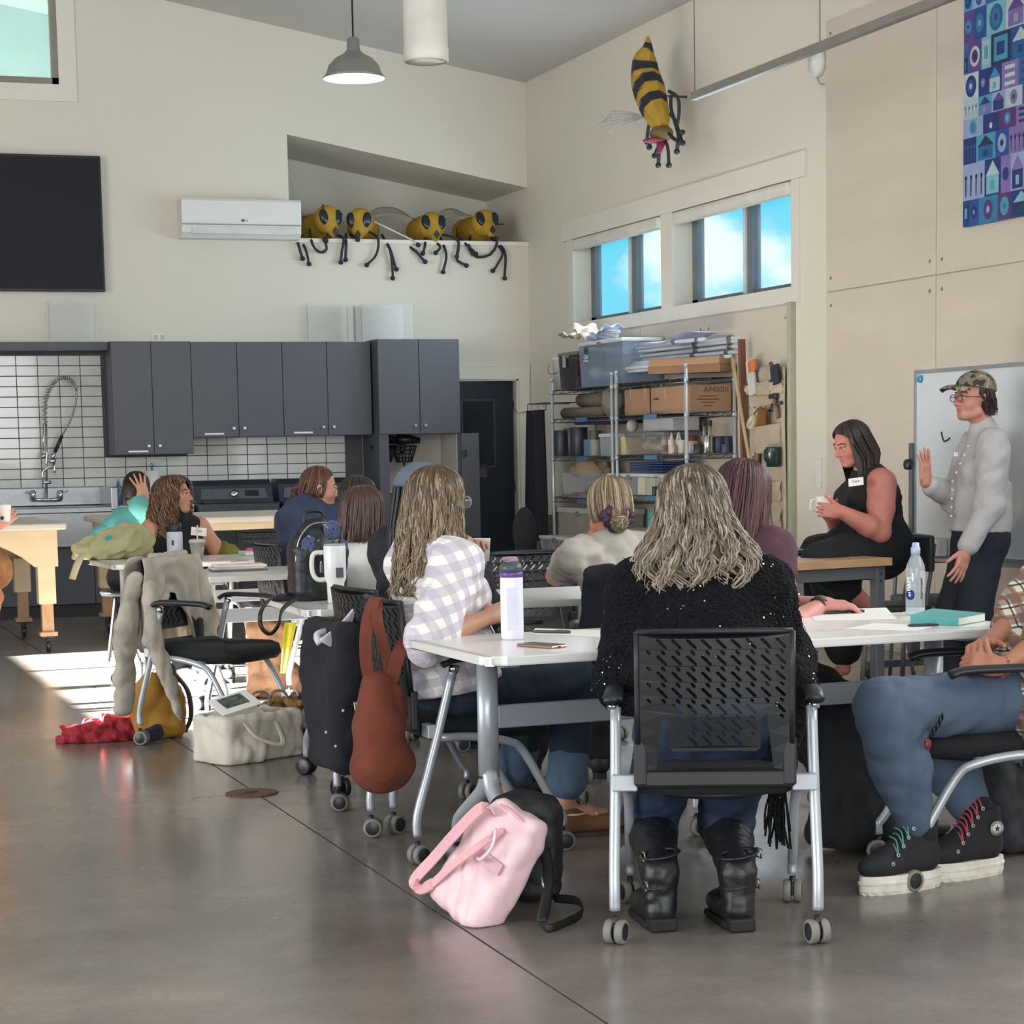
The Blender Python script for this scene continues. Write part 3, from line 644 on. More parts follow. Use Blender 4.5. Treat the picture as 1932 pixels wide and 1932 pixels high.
ol=thing('wall_outlet','white double outlet above the cabinets','outlet',(3.42,YB,2.39)); p=PY(300,637,YB)
MB().box(p,(.125,.008,.075),bev=.003).build('plate',trimm,ol); 
for s in(-1,1): MB().box(p+V(s*.03,-.005,0),(.035,.004,.045),bev=.002).build('socket',M('socket_grey','b5b7b5',.5),ol)
acr=M('clear_acrylic','e6efef',.05,var=0,alpha=.09,spec=.6)
for i,(pxa,pxb,pt) in enumerate(((92,187,568),(577,668,574),(679,775,575))):
    a=PY(pxa,650,18.25);b_=PY(pxb,650,18.25);zt=PY(pxa,pt,18.25)[2]
    t=thing('acrylic_box',('clear acrylic box above the sink valance','clear acrylic box above the cabinets, left of two','clear acrylic box above the cabinets, right of two')[i],'display box',((a[0]+b_[0])/2,18.3,2.33),'clear acrylic boxes on the cabinets')
    x0,x1=a[0],b_[0]
    for lo,hi in(((x0,18.18,2.335),(x0+.006,18.44,zt)),((x1-.006,18.18,2.335),(x1,18.44,zt)),((x0,18.174,2.335),(x1,18.18,zt)),((x0,18.44,2.335),(x1,18.446,zt)),((x0,18.174,zt),(x1,18.446,zt+.006))): MB().bx(lo,hi).build('pane',acr,t)
# pendant lamp
p=PY(668,147,11.0); pl=thing('pendant_lamp','grey metal dome pendant lamp hanging from the ceiling','lamp',tuple(p))
r=.163; gl=M('lamp_grey','7f827f',.4,metal=.5,var=.05)
MB().lathe([(r,-.005),(r+.004,0),(r-.012,.018),(r*.82,.065),(r*.62,.10),(r*.36,.122),(r*.22,.145),(r*.20,.20),(r*.12,.212),(.0001,.214)],p,36,cap=False).build('shade',gl,pl)
MB().lathe([(r,-.004),(r-.014,.014),(r*.80,.06),(r*.60,.094),(.0001,.115)],p,36,cap=False).build('shade_lining',M('lamp_lining','e9d9bb',.5,emit='ffcf98',es=.75),pl)
MB().ell(p+V(0,0,.055),(.032,.032,.045)).build('bulb',M('bulb','fff0d8',.4,emit='ffe6c4',es=2.2),pl)
zc=cz(p[0]); MB().tube([p+V(0,0,.21),(p[0],p[1],zc)],.005,6).build('cord',blackp,pl); MB().lathe([(.05,0),(.05,.03),(.0001,.03)],(p[0],p[1],zc-.03),16).build('canopy',gl,pl)
light('pendant_light','POINT',tuple(p+V(0,0,.0)),(0,0,0),9,(1,.82,.6),shadow_soft_size=.04)
p=PY(804,117,11.0); dt=thing('duct','white cylindrical duct hanging from the ceiling beside the lamp','duct',tuple(p)); dm=M('duct_white','d2d0c6',.5)
MB().lathe([(.108,.0),(.118,-.001),(.123,.006),(.123,.07),(.119,.075),(.119,cz(p[0])-p[2]),(.0001,cz(p[0])-p[2])],p,32,cap=False).lathe([(.112,.001),(.0001,-.004)],p,32).build('duct_tube',dm,dt)
# linear light bar on cables
lb=thing('linear_light','long thin grey light bar hanging on cables near right wall','light fixture',(5.9,10,3.7))
e0=PX(1308,182,5.75); dirv=V(0,-1,0); zb=e0[2]
MB().box(e0+V(0,-3.6,0),(.045,7.2,.05),bev=.004).build('bar',M('fixture_grey','84827b',.5,metal=.2),lb)
for px,py in((1311,175),(1547,78)):
    q=PX(px,py,5.75); MB().tube([(5.75,q[1],zb),(5.75,q[1],cz(5.75))],.0035,5).build('cable',M('cable_grey','6d6d68',.5),lb)
al=thing('ceiling_alarm','round white alarm on the wall right of the bee','alarm',tuple(PX(1542,117,XR)))
p=PX(1542,117,XR-.02); MB().lathe([(.10,-.02),(.10,.015),(.085,.03),(.04,.034),(.036,.045),(.0001,.047)],p,28,R=roty(-R90)).build('housing',M('alarm_white','d9dad8',.4),al)
MB().tube(bez([p+V(0,0,-.10),p+V(0,-.04,-.15),p+V(0,-.1,-.16)],8),.004,5).build('wire',M('wire_grey','8b8b86',.5),al)
sw=thing('light_switch','white wall switch plate left of the tan wall panels','switch',tuple(PX(1546,893,XR))); p=PX(1546,893,XR)
MB().box(p+V(-.004,0,0),(.008,.075,.20),bev=.003).build('plate',trimm,sw)
for s in(-1,1): MB().box(p+V(-.01,s*.016,0),(.006,.022,.12),bev=.002).build('toggle',M('toggle_white','e3e3de',.4),sw)
# ============================================================= PEOPLE
# figures: one continuous surface per body, from a smooth union of tapered limbs (distance field -> surface nets)
def smin(a,b,k):
    if k<=0: return np.minimum(a,b)
    h=np.clip(.5+.5*(b-a)/k,0,1); return b+(a-b)*h-k*h*(1-h)
class SDF:
    def __init__(s): s.p=[]
    def cone(s,a,b,ra,rb,w=1,side=None,k=.02,sub=False):
        a=V(*a);b=V(*b); r=max(ra,rb)*max(1,w); s.p.append(('c',a,b,ra,rb,w,None if side is None else nrm(side),k,sub,np.minimum(a,b)-r,np.maximum(a,b)+r)); return s
    def ell(s,c,r,R=None,k=.02,sub=False):
        c=V(*c); r=V(*r); R=np.eye(3) if R is None else np.asarray(R); m=r.max() if True else 0; s.p.append(('e',c,r,R,0,0,0,k,sub,c-m,c+m)); return s
    def box(s,c,h,R=None,rd=.01,k=.01,sub=False):
        c=V(*c);h=V(*h);R=np.eye(3) if R is None else np.asarray(R); m=np.linalg.norm(h); s.p.append(('b',c,h,R,rd,0,0,k,sub,c-m,c+m)); return s
    def chain(s,pts,rs,w=1,side=None,k=.02):
        for i in range(len(pts)-1): s.cone(pts[i],pts[i+1],rs[i],rs[i+1],w,side,k)
        return s
    def verts(s,res,wr=None,planes=(),infl=0):
        M_=.03+infl
        lo=np.min([q[9] for q in s.p if not q[8]],0)-.015-infl-res*2; hi=np.max([q[10] for q in s.p if not q[8]],0)+.015+infl+res*2
        n=np.ceil((hi-lo)/res).astype(int)+1
        f=np.full(n,M_,np.float32); ax=[lo[i]+res*np.arange(n[i]) for i in range(3)]
        for q in s.p:
            ml=q[9]-M_;mh=q[10]+M_
            i0=np.clip(np.floor((ml-lo)/res).astype(int),0,n); i1=np.clip(np.ceil((mh-lo)/res).astype(int)+1,0,n)
            if (i1<=i0).any(): continue
            X=ax[0][i0[0]:i1[0],None,None];Y=ax[1][None,i0[1]:i1[1],None];Z=ax[2][None,None,i0[2]:i1[2]]
            if q[0]=='c':
                _,a,b,ra,rb,w,sd,k,sub,_,_=q; ab=b-a; L2=ab@ab+1e-9
                x=X-a[0];y=Y-a[1];z=Z-a[2]
                t=np.clip((x*ab[0]+y*ab[1]+z*ab[2])/L2,0,1)
                x=x-t*ab[0];y=y-t*ab[1];z=z-t*ab[2]; d2=x*x+y*y+z*z
                if sd is not None and w!=1:
                    e=x*sd[0]+y*sd[1]+z*sd[2]; d2=np.maximum(d2-e*e*(1-1/w**2),0)
                d=np.sqrt(d2)-(ra+(rb-ra)*t)
            elif q[0]=='e':
                _,c,r,R,_,_,_,k,sub,_,_=q
                x=X-c[0];y=Y-c[1];z=Z-c[2]
                u=[(x*R[0,i]+y*R[1,i]+z*R[2,i])/r[i] for i in range(3)]
                nn=np.sqrt(u[0]**2+u[1]**2+u[2]**2); n2=np.sqrt((u[0]/r[0])**2+(u[1]/r[1])**2+(u[2]/r[2])**2)+1e-9
                d=nn*(nn-1)/n2
            else:
                _,c,h,R,rd,_,_,k,sub,_,_=q
                x=X-c[0];y=Y-c[1];z=Z-c[2]
                u=[np.abs(x*R[0,i]+y*R[1,i]+z*R[2,i])-(h[i]-rd) for i in range(3)]
                d=np.sqrt(sum(np.maximum(g,0)**2 for g in u))+np.minimum(np.maximum(np.maximum(u[0],u[1]),u[2]),0)-rd
            g=f[i0[0]:i1[0],i0[1]:i1[1],i0[2]:i1[2]]
            if sub: g[...]=-smin(-g,d,k)
            else: g[...]=smin(g,np.minimum(d,M_*2),k)
        f-=infl
        if wr:
            A,sc,seed=wr; r=np.random.RandomState(seed); X=ax[0][:,None,None];Y=ax[1][None,:,None];Z=ax[2][None,None,:]
            acc=0
            for i in range(5):
                kx,ky,kz=nrm(r.normal(size=3)*V(1,1,1.2))*sc*(1.1+.75*i); w1=r.normal(size=3)*sc*.5; w2=r.normal(size=3)*sc*.9; ph,p1,p2=r.uniform(0,6.3,3)
                acc=acc+(1-np.abs(np.sin(X*kx+Y*ky+Z*kz+ph+1.6*np.sin(X*w1[0]+Y*w1[1]+Z*w1[2]+p1)+.9*np.sin(X*w2[0]+Y*w2[1]+Z*w2[2]+p2))))/(1+.45*i)
            nz=(A*(acc-1.25)).astype(np.float32); f=np.where(f<M_-infl-.002,f+nz,f)
        for (pt,nn_) in planes:
            nn_=nrm(nn_); X=ax[0][:,None,None];Y=ax[1][None,:,None];Z=ax[2][None,None,:]
            f=np.maximum(f,((X-pt[0])*nn_[0]+(Y-pt[1])*nn_[1]+(Z-pt[2])*nn_[2]).astype(np.float32))
        return surf_nets(f,lo,res)
def surf_nets(f,lo,res):
    ins=f<0; nx,ny,nz=f.shape
    cnt=np.zeros((nx-1,ny-1,nz-1),np.int8)
    for dx in(0,1):
        for dy in(0,1):
            for dz in(0,1): cnt+=ins[dx:nx-1+dx,dy:ny-1+dy,dz:nz-1+dz]
    act=(cnt>0)&(cnt<8); ijk=np.argwhere(act); idx=np.full(act.shape,-1,np.int32); idx[act]=np.arange(len(ijk))
    cs=[(a,b,c) for a in(0,1) for b in(0,1) for c in(0,1)]
    vals=np.stack([f[ijk[:,0]+a,ijk[:,1]+b,ijk[:,2]+c] for a,b,c in cs],1)
    acc=np.zeros((len(ijk),3));num=np.zeros(len(ijk))
    for i in range(8):
        for j in range(i+1,8):
            if sum(abs(cs[i][q]-cs[j][q]) for q in range(3))==1:
                v0,v1=vals[:,i],vals[:,j]; m=(v0<0)!=(v1<0); t=np.where(m,v0/np.where(m,v0-v1,1),0)
                p=np.array(cs[i])+t[:,None]*(np.array(cs[j])-np.array(cs[i])); acc+=p*m[:,None]; num+=m
    v=lo+res*(ijk+acc/num[:,None]); fs=[]
    for a in range(3):
        b,c=(a+1)%3,(a+2)%3; s0=[slice(None)]*3;s1=[slice(None)]*3; s0[a]=slice(0,-1);s1[a]=slice(1,None)
        e=ins[tuple(s0)]!=ins[tuple(s1)]; ed=np.argwhere(e); ok=(ed[:,b]>0)&(ed[:,c]>0)&(ed[:,b]<f.shape[b]-1)&(ed[:,c]<f.shape[c]-1); ed=ed[ok]
        i_=ins[ed[:,0],ed[:,1],ed[:,2]]
        def at(db,dc): q=ed.copy(); q[:,b]-=db; q[:,c]-=dc; return idx[q[:,0],q[:,1],q[:,2]]
        q=np.stack([at(1,1),at(0,1),at(0,0),at(1,0)],1); q[~i_]=q[~i_][:,::-1]; fs.append(q)
    F_=np.concatenate(fs); F_=F_[(F_>=0).all(1)]
    return v,F_
def sdf_obj(name,s,res,mat,parent,wr=None,planes=(),infl=0,colf=None,smooth=1,label=None,warp=None):
    v,f=s.verts(res,wr,planes,infl)
    if not len(v): return None
    for _ in range(smooth):      # light relaxation
        acc=np.zeros_like(v);c=np.zeros(len(v))
        for i in range(4):
            a,b=f[:,i],f[:,(i+1)%4]
            for q in range(3): acc[:,q]+=np.bincount(a,v[b,q],len(v))+np.bincount(b,v[a,q],len(v))
            c+=np.bincount(a,minlength=len(v))+np.bincount(b,minlength=len(v))
        v=v*.5+acc/np.maximum(c,1)[:,None]*.5
    me=bpy.data.meshes.new(name); off=rootloc(parent)
    me.vertices.add(len(v)); me.vertices.foreach_set('co',(v-off).ravel().astype(np.float32))
    me.loops.add(len(f)*4); me.loops.foreach_set('vertex_index',f.ravel().astype(np.int32)); me.polygons.add(len(f)); me.polygons.foreach_set('loop_start',(np.arange(len(f))*4).astype(np.int32))
    me.update(calc_edges=True); me.polygons.foreach_set('use_smooth',[True]*len(f))
    if colf is not None:
        a=me.color_attributes.new('tint','FLOAT_COLOR','POINT'); c=colf(v); a.data.foreach_set('color',np.concatenate([c,np.ones((len(c),1))],1).ravel().astype(np.float32))
    return mkobj(name,me,mat,parent,label=label)
def L3(h): return np.array(lin(h)[:3])
def skinmat(name,rough=.5):
    m=M(name,'c08a70',rough,var=.05,scale=14,attr='tint',spec=.35)
    b=m.node_tree.nodes['Principled BSDF']; b.inputs['Subsurface Weight'].default_value=.0; return m
def ik(a,c,l1,l2,pole):
    a=V(*a);c=V(*c); d=c-a; D=np.linalg.norm(d)
    if D>l1+l2-.005: c=a+d/D*(l1+l2-.005); D=l1+l2-.005; d=c-a
    u=d/D; x=(l1*l1-l2*l2+D*D)/(2*D); h=math.sqrt(max(l1*l1-x*x,0)); p=V(*pole); p=nrm(p-(p@u)*u); return a+u*x+p*h,c
class Person:
    """pelvis, neck and head centres in metres; fwd: way the chest faces (deg, 0=+y, 90=-x); hf: way the head faces"""
    def __init__(s,name,label,pel,neck,head,fwd,hf,pitch=0,roll=0,sc=1,fat=1,skin='b98068',hair='4a3527',group='people at the workshop'):
        s.t=thing('person',label,'person',(pel[0],pel[1],0),group); s.sc=sc;s.fat=fat;s.skin=skin;s.hc=hair
        s.pel=V(*pel);s.nk=V(*neck);s.hd=V(*head); s.up=nrm(s.nk-s.pel); a=math.radians(fwd); s.f=V(-math.sin(a),math.cos(a),0); s.r=V(math.cos(a),math.sin(a),0)
        A=rotz(math.radians(hf))@rotx(math.radians(-pitch))@roty(math.radians(roll)); s.HR=A  # cols: right, fwd, up
        s.S=SDF(); s.arms={};s.legs={};s.hs=sc
    def H(s,x,y,z): return s.hd+s.HR@(V(x,y,z)*s.hs)
    def headp(s,S=None,ears=True,neck=True):
        S=S or s.S; h=s.hs; R=s.HR; H_=s.H; k=.012
        S.ell(H_(0,-.012,.032),V(.074,.094,.086)*h,R,k=.02)
        S.ell(H_(0,.022,-.03),V(.060,.068,.080)*h,R,k=.025)
        S.ell(H_(0,.052,-.082),V(.030,.028,.024)*h,R,k=.025)
        for q in(-1,1):
            S.ell(H_(q*.034,.052,-.028),V(.026,.026,.026)*h,R,k=.02)
            S.cone(H_(q*.05,.0,-.07),H_(q*.018,.066,-.09),.018*h,.014*h,k=.02)
            S.cone(H_(q*.042,.073,.024),H_(q*.012,.086,.020),.009*h,.010*h,k=.012)
        for q in(-1,1): S.ell(H_(q*.031,.096,.004),V(.017,.016,.011)*h,R,k=.008,sub=True)
        for q in(-1,1): S.ell(H_(q*.031,.0800,.0125),V(.0150,.0085,.0065)*h,R,k=.003); S.ell(H_(q*.031,.0800,-.0055),V(.0140,.0075,.0050)*h,R,k=.003)
        S.cone(H_(0,.083,.012),H_(0,.108,-.026),.0075*h,.011*h,k=.010)
        for q in(-1,1): S.ell(H_(q*.011,.095,-.03),V(.008,.011,.008)*h,R,k=.006)
        S.cone(H_(-.016,.083,-.054),H_(.016,.083,-.054),.0065*h,.0065*h,k=.007); S.cone(H_(-.013,.082,-.066),H_(.013,.082,-.066),.0075*h,.0075*h,k=.006)
        S.cone(H_(-.017,.094,-.0598),H_(.017,.094,-.0598),.002*h,.002*h,k=.004,sub=True)
        if ears:
            for q in(-1,1):
                S.ell(H_(q*.077,-.008,-.004),V(.009,.020,.031)*h,R@roty(q*.25)@rotz(q*-.2) ,k=.006); S.ell(H_(q*.085,-.002,-.002),V(.005,.010,.017)*h,R,k=.004,sub=True)
        if neck:
            S.cone(H_(0,-.022,-.05),s.nk+s.up*.0,.050*h,.056*h*s.fat**.5,k=.03)
    def torso(s,S=None,e=0,sh=.175,bust=0,belly=0,low=True):
        S=S or s.S; f=s.fat; u=s.up; r=s.r; c=s.sc; n=s.nk; p=s.pel; fw=s.f
        s.shw=sh*c
        chest=p+(n-p)*.68; waist=p+(n-p)*.33
        S.cone(n-u*.055*c,chest,.072*c*f,.098*c*f,w=1.55,side=r,k=.05); S.cone(chest,waist,.098*c*f,.098*c*f,w=1.38,side=r,k=.05)
        S.cone(waist,p+u*.02,.098*c*f,.112*c*f,w=1.42,side=r,k=.05)
        S.cone(n-u*.01,n-r*(sh-.03)*c-u*.035*c,.05*c,.052*c*f**.5,k=.035); S.cone(n-u*.01,n+r*(sh-.03)*c-u*.035*c,.05*c,.052*c*f**.5,k=.035)
        if bust:
            for q in(-1,1): S.ell(chest+fw*.072*c*f+r*q*.075*c*f-u*.02,V(.068,.055,.062)*c*bust,k=.04)
        if belly: S.ell(waist+fw*.05*c-u*.04,V(.13,.11,.12)*c*belly,k=.05)
        return S
    def shoulder(s,q): return s.nk+s.r*q*s.shw-s.up*.055*s.sc
    def arm(s,q,wr,pole=(0,0,-1),ra=1,hand=None,S=None,l1=.285,l2=.255):
        """q=-1 left (+x side when fwd=0 is r) ; wr wrist position"""
        sh=s.shoulder(q); el,w=ik(sh,wr,l1*s.sc,l2*s.sc,pole); s.arms[q]=(sh,el,w); S=S or s.S; c=s.sc*ra
        m=(sh+el)/2; S.cone(sh,m,.050*c,.045*c,k=.04); S.cone(m,el,.045*c,.037*c,k=.03)
        m2=el+(w-el)*.3; S.cone(el,m2,.038*c,.040*c,k=.02); S.cone(m2,w,.040*c,.0245*c,w=1.12,side=np.cross(w-el,(0,0,1)),k=.02)
        return el,w
    def hand(s,q,w,d,n,curl=.5,spread=.12,thumb=None,S=None,hs=1.0,curls=None,side=None):
        """w wrist, d hand direction, n palm normal (towards which fingers curl)"""
        S=S or s.S; d=nrm(d); n=nrm(np.asarray(n,float)-(np.asarray(n,float)@d)*d); h=hs*s.sc
        tside=np.cross(d,n)*(1 if side is None else side)*q   # thumb side
        S.cone(w,w+d*.03*h,.024*h,.026*h,w=1.15,side=tside,k=.015)
        S.box(w+d*.055*h,V(.041,.042,.0145)*h,np.stack([tside,d,n],1),rd=.013*h,k=.012)
        tips=[]
        for i,(o,L_) in enumerate(((.030,.072),(.010,.082),(-.010,.076),(-.029,.060))):
            cu=(curls[i] if curls else curl); sp=(o/.03)*spread
            dd=nrm(d+tside*sp); p=w+d*.092*h+tside*o*h*1.02-n*.001; r=[.0098,.0090,.0082,.0072]
            a=0; pts=[p]
            for j,fr in enumerate((.46,.30,.24)):
                a+=cu*(.75,.9,.6)[j]; v_=dd*math.cos(a)+n*math.sin(a); p=p+v_*L_*fr*h; pts.append(p)
            for j in range(3): S.cone(pts[j],pts[j+1],r[j]*h,r[j+1]*h,k=.002)
            tips.append(p)
        tb=w+d*.030*h+tside*.034*h+n*.006*h; td=nrm(d*.75+tside*.65+n*.35) if thumb is None else nrm(np.asarray(thumb,float))
        p1=tb+td*.032*h; td2=nrm(td+d*.35+n*.15); p2=p1+td2*.030*h; p3=p2+td2*.022*h
        S.cone(w+d*.015*h+tside*.015*h,tb,.016*h,.0155*h,k=.01); S.cone(tb,p1,.0145*h,.0115*h,k=.006); S.cone(p1,p2,.0112*h,.0100*h,k=.003); S.cone(p2,p3,.0100*h,.0080*h,k=.002)
        return tips
    def leg(s,q,an,pole=None,S=None,l1=.43,l2=.42,rl=1,hip=.09,foot=None,kn=None):
        hp=s.pel+s.r*q*hip*s.sc-V(0,0,.01); pole=s.f+V(0,0,.6) if pole is None else pole
        if kn is None: kn,a=ik(hp,an,l1*s.sc,l2*s.sc,pole)
        else: kn=V(*kn);a=V(*an)
        s.legs[q]=(hp,kn,a); S=S or s.S; c=s.sc*rl
        S.cone(hp,kn,.088*c*s.fat**.5,.058*c,k=.04); m=kn+(a-kn)*.3; S.cone(kn,m,.056*c,.056*c,k=.02); S.cone(m,a,.056*c,.036*c,k=.02)
        fd=nrm(foot) if foot is not None else s.f
        S.cone(a-fd*.01-V(0,0,.03),a+fd*.09-V(0,0,.05),.028*c,.024*c,w=1.2,side=np.cross(fd,(0,0,1)),k=.02); S.cone(a+fd*.09-V(0,0,.05),a+fd*.15-V(0,0,.055),.024*c,.016*c,w=1.4,side=np.cross(fd,(0,0,1)),k=.02)
        return kn,a
    def finish(s,res=.006,lip='a55c50',name='body',planes=()):
        sk=L3(s.skin); lp=L3(lip); hd=s.hd; R=s.HR; hs=s.hs
        def colf(v):
            c=np.tile(sk,(len(v),1)); q=(v-hd)@R/hs
            l=(np.abs(q[:,0])<.021)&(q[:,1]>.072)&(q[:,2]<-.049)&(q[:,2]>-.072); c[l]=sk*.35+lp*.65
            ck=np.exp(-(((np.abs(q[:,0])-.04)/.02)**2+((q[:,2]+.03)/.022)**2))*(q[:,1]>.03)*.35; c=c*(1-ck[:,None])+ck[:,None]*np.array([sk[0]*1.02,sk[1]*.72,sk[2]*.68])
            return c
        s.body=sdf_obj(name,s.S,res,skinmat('skin'),s.t,colf=colf,planes=planes); return s.body
    def eyes(s,brow=None):
        w=M('eye_white','b9b2aa',.3,var=0); ir=M('iris','3b2f26',.2,var=0); bm_=M('brow_'+s.hc,s.hc,.8,var=.05)
        for q in(-1,1):
            e=MB().ell(s.H(q*.030,.0745,.005),V(.0112,.0112,.0112)*s.hs,n=12,m=8).build('eye',w,s.t); MB().ell(s.H(q*.030,.0825,.005),V(.0055,.0045,.0055)*s.hs,R=s.HR,n=10,m=6).build('iris',ir,e)
            MB().tube([s.H(q*.046,.076,.0135),s.H(q*.031,.0875,.0145),s.H(q*.016,.086,.010)],.0022*s.hs,5).build('eyelid',M('lash','2a1f1a',.7),s.t)
            MB().tube(bez([s.H(q*.052,.070,.026),s.H(q*.036,.084,.0335),s.H(q*.014,.091,.028)],8),.0036*s.hs,5,flat=.8).build('eyebrow',bm_,s.t)
# ---- hair: lofted shell with strands laid over it
def hairstyle(P,prof,col,tips=None,n=420,wave=(.006,3),face=62,length_var=.10,rstr=.0032,seed=1,part=0,name='hair',inner=True,frizz=0,backonly=None,hl=None,hlf=.3,curl=0,roots=None,side=0,npt=16):
    """prof: rows (z below head centre [m], rx, ry, yoff, xoff) going down; above the first row it follows the skull"""
    rs=np.random.RandomState(seed); h=P.hs
    prof=[tuple(q)+(0,)*(5-len(q)) for q in prof]; zs=np.array([q[0] for q in prof])
    zmin=zs.min(); ctr=V(0,-.012,.032)
    def pos(phi,t,k=1.0,extra=0):
        # t in 0..1 : arc from crown then down to zmin.  phi=0 front(+y), 90 = right
        arc=.155; tot=arc+(.032-zmin); d=t*tot; c,s_=math.sin(phi),math.cos(phi)
        if d<arc:
            th=d/arc*math.pi/2; rx,ry=prof[0][1],prof[0][2]; R_=math.sin(th)
            l=V(c*rx*R_*k+prof[0][4]*th/1.57,s_*ry*R_*k-.012+prof[0][3]*math.sin(th),.032+(.092)*math.cos(th)*(.5+.5*k))
        else:
            z=.032-(d-arc); z=max(z,zmin)
            o=np.argsort(zs); rx,ry,yo,xo=[np.interp(z,zs[o],np.array([q[j] for q in prof])[o]) for j in(1,2,3,4)]
            l=V(c*rx*k+xo,s_*ry*k-.012+yo,z)
        z0=-.07
        if l[2]<z0:
            b=P.hd+P.HR@(V(l[0],l[1],z0)*h); g=V(0,0,(l[2]-z0)*h); fd=P.HR@V(0,1,0); 
            return b+g
        return P.hd+P.HR@(l*h)
    arc=.155; tot=arc+(.032-zmin)
    def tface(phi):  # max t for strands near the face
        a=abs((math.degrees(phi)+180)%360-180)
        if a<face: return (arc*(.60+.30*(a/face)**2))/tot
        return 1.0
    c0=L3(col); c1=L3(tips) if tips else c0; cr=L3(roots) if roots else c0*.8; hlc=L3(hl) if hl else None
    mt=M('hair',col,.42,var=.10,scale=60,attr='tint',spec=.45)
    par=None
    if inner:
        t=MB(); nu,nv=40,18; P_=[];C_=[]
        for i in range(nu+1):
            phi=math.radians(face)+ (2*math.pi-2*math.radians(face))*i/nu
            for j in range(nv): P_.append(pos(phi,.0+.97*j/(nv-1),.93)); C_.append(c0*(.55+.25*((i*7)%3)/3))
        f=[(i*nv+j,i*nv+j+1,(i+1)*nv+j+1,(i+1)*nv+j) for i in range(nu) for j in range(nv-1)]
        t.raw(P_,f,True,np.array(C_))
        P2=[];C2=[]
        for i in range(13):
            phi=math.radians(-face)+2*math.radians(face)*i/12
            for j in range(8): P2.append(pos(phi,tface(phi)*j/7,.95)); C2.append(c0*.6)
        t.raw(P2,[(i*8+j,(i+1)*8+j,(i+1)*8+j+1,i*8+j+1) for i in range(12) for j in range(7)],True,np.array(C2))
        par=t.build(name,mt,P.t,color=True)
    t=MB()
    for i in range(n):
        phi=rs.uniform(0,2*math.pi); a=abs((math.degrees(phi)+180)%360-180)
        if backonly and a<backonly: continue
        tm=tface(phi); layer=rs.uniform(0,1)
        tend=tm*(1-length_var*rs.rand()*(1 if tm==1 else .1)); t0=rs.uniform(0,.25)*min(1,arc/tot*1.6)
        if layer<.3: t0=rs.uniform(0,.5)*tend
        k=.955+.10*layer; cl_=int(phi*6.5+rs.normal()*.12); ph=(cl_*2.399)%6.28+rs.normal()*.28; pts=[];cl=[]; base=c0*(.75+.5*rs.rand())
        ishl=hlc is not None and rs.rand()<hlf
        w0=rs.normal()*.03+.10*math.sin(cl_*1.7)
        for j in range(npt):
            u=j/(npt-1); tt=t0+(tend-t0)*u; d=tt*tot; fr=max(0,(d-arc*.8)/(tot-arc*.8+1e-6))
            pp=phi+w0*u+ (wave[0]/.09)*fr*math.sin(wave[1]*2*math.pi*tt+ph)
            kk=k+ (wave[0]/.09)*fr*math.cos(wave[1]*2*math.pi*tt+ph)*.8
            p=pos(pp,tt,kk)
            if curl: p=p+curl*(.35+fr)*V(math.cos(u*26+ph),math.sin(u*26+ph),.5*math.sin(u*26+ph*2))*min(1,u*4)
            if frizz: p=p+rs.normal(size=3)*frizz*fr
            pts.append(p); m=min(1,fr*1.2) if zmin<-.12 else u*.5
            cc=(cr*(1-min(1,u*3))+base*min(1,u*3)) ; cc=cc*(1-m)+c1*(.8+.4*rs.rand() if j==0 else 1)*m if tips else cc
            if ishl: cc=cc*.25+hlc*.75 if u>.12 else cc
            cl.append(cc)
        rr=rstr*(.6+.8*rs.rand())*np.array([.6]+[1]*(npt-4)+[.9,.6,.25]); t.tube(pts,rr,4,cap=False,flat=.6,col=np.array(cl))
    if par is None: return t.build(name,mt,P.t,color=True)
    t.build('strands',mt,par,color=True,kind='stuff'); return par
def fabric(name,col,rough=.85,bump=.15,bs=250,var=.06,**k): return M(name,col,rough,var=var,scale=9,bump=bump,bscale=bs,sheen=.0,**k)
def sleeve(P,S,q,frac,r0=.060,r1=.050,upto=1):
    sh,el,w=P.arms[q]; c=P.sc*P.fat**.5
    sh=sh-P.r*q*.01
    S.cone(sh,el if frac>=1 else sh+(el-sh)*frac,r0*c,(r1 if frac>=1 else r0+(r1-r0)*frac)*c,k=.045)
    if frac>1: S.cone(el,el+(w-el)*(frac-1),r1*c,(r1*(2-frac)+.036*(frac-1))*c,k=.03)
def top(P,mat,sl=(0,0),infl=.010,wr=(.006,18,1),res=.008,hem=None,name='shirt',r0=.060,r1=.052,sh=.175,bust=0,belly=0,extra=None,planes=(),**k):
    S=SDF(); P.torso(S,sh=sh,bust=bust,belly=belly)
    for q,f in zip((-1,1),sl):
        if f>0: sleeve(P,S,q,f,r0,r1)
    if extra: extra(S)
    pl=list(planes)
    if hem is not None: pl.append((P.pel+P.up*hem,-P.up))
    if hem is not None:
        for q,f in zip((-1,1),sl):
            if f>0: T_=SDF(); sleeve(P,T_,q,f,r0,r1); sdf_obj('sleeve',T_,res,mat,P.t,wr=wr,infl=infl)
    return sdf_obj(name,S,res,mat,P.t,wr=wr,planes=pl,infl=infl,**k)
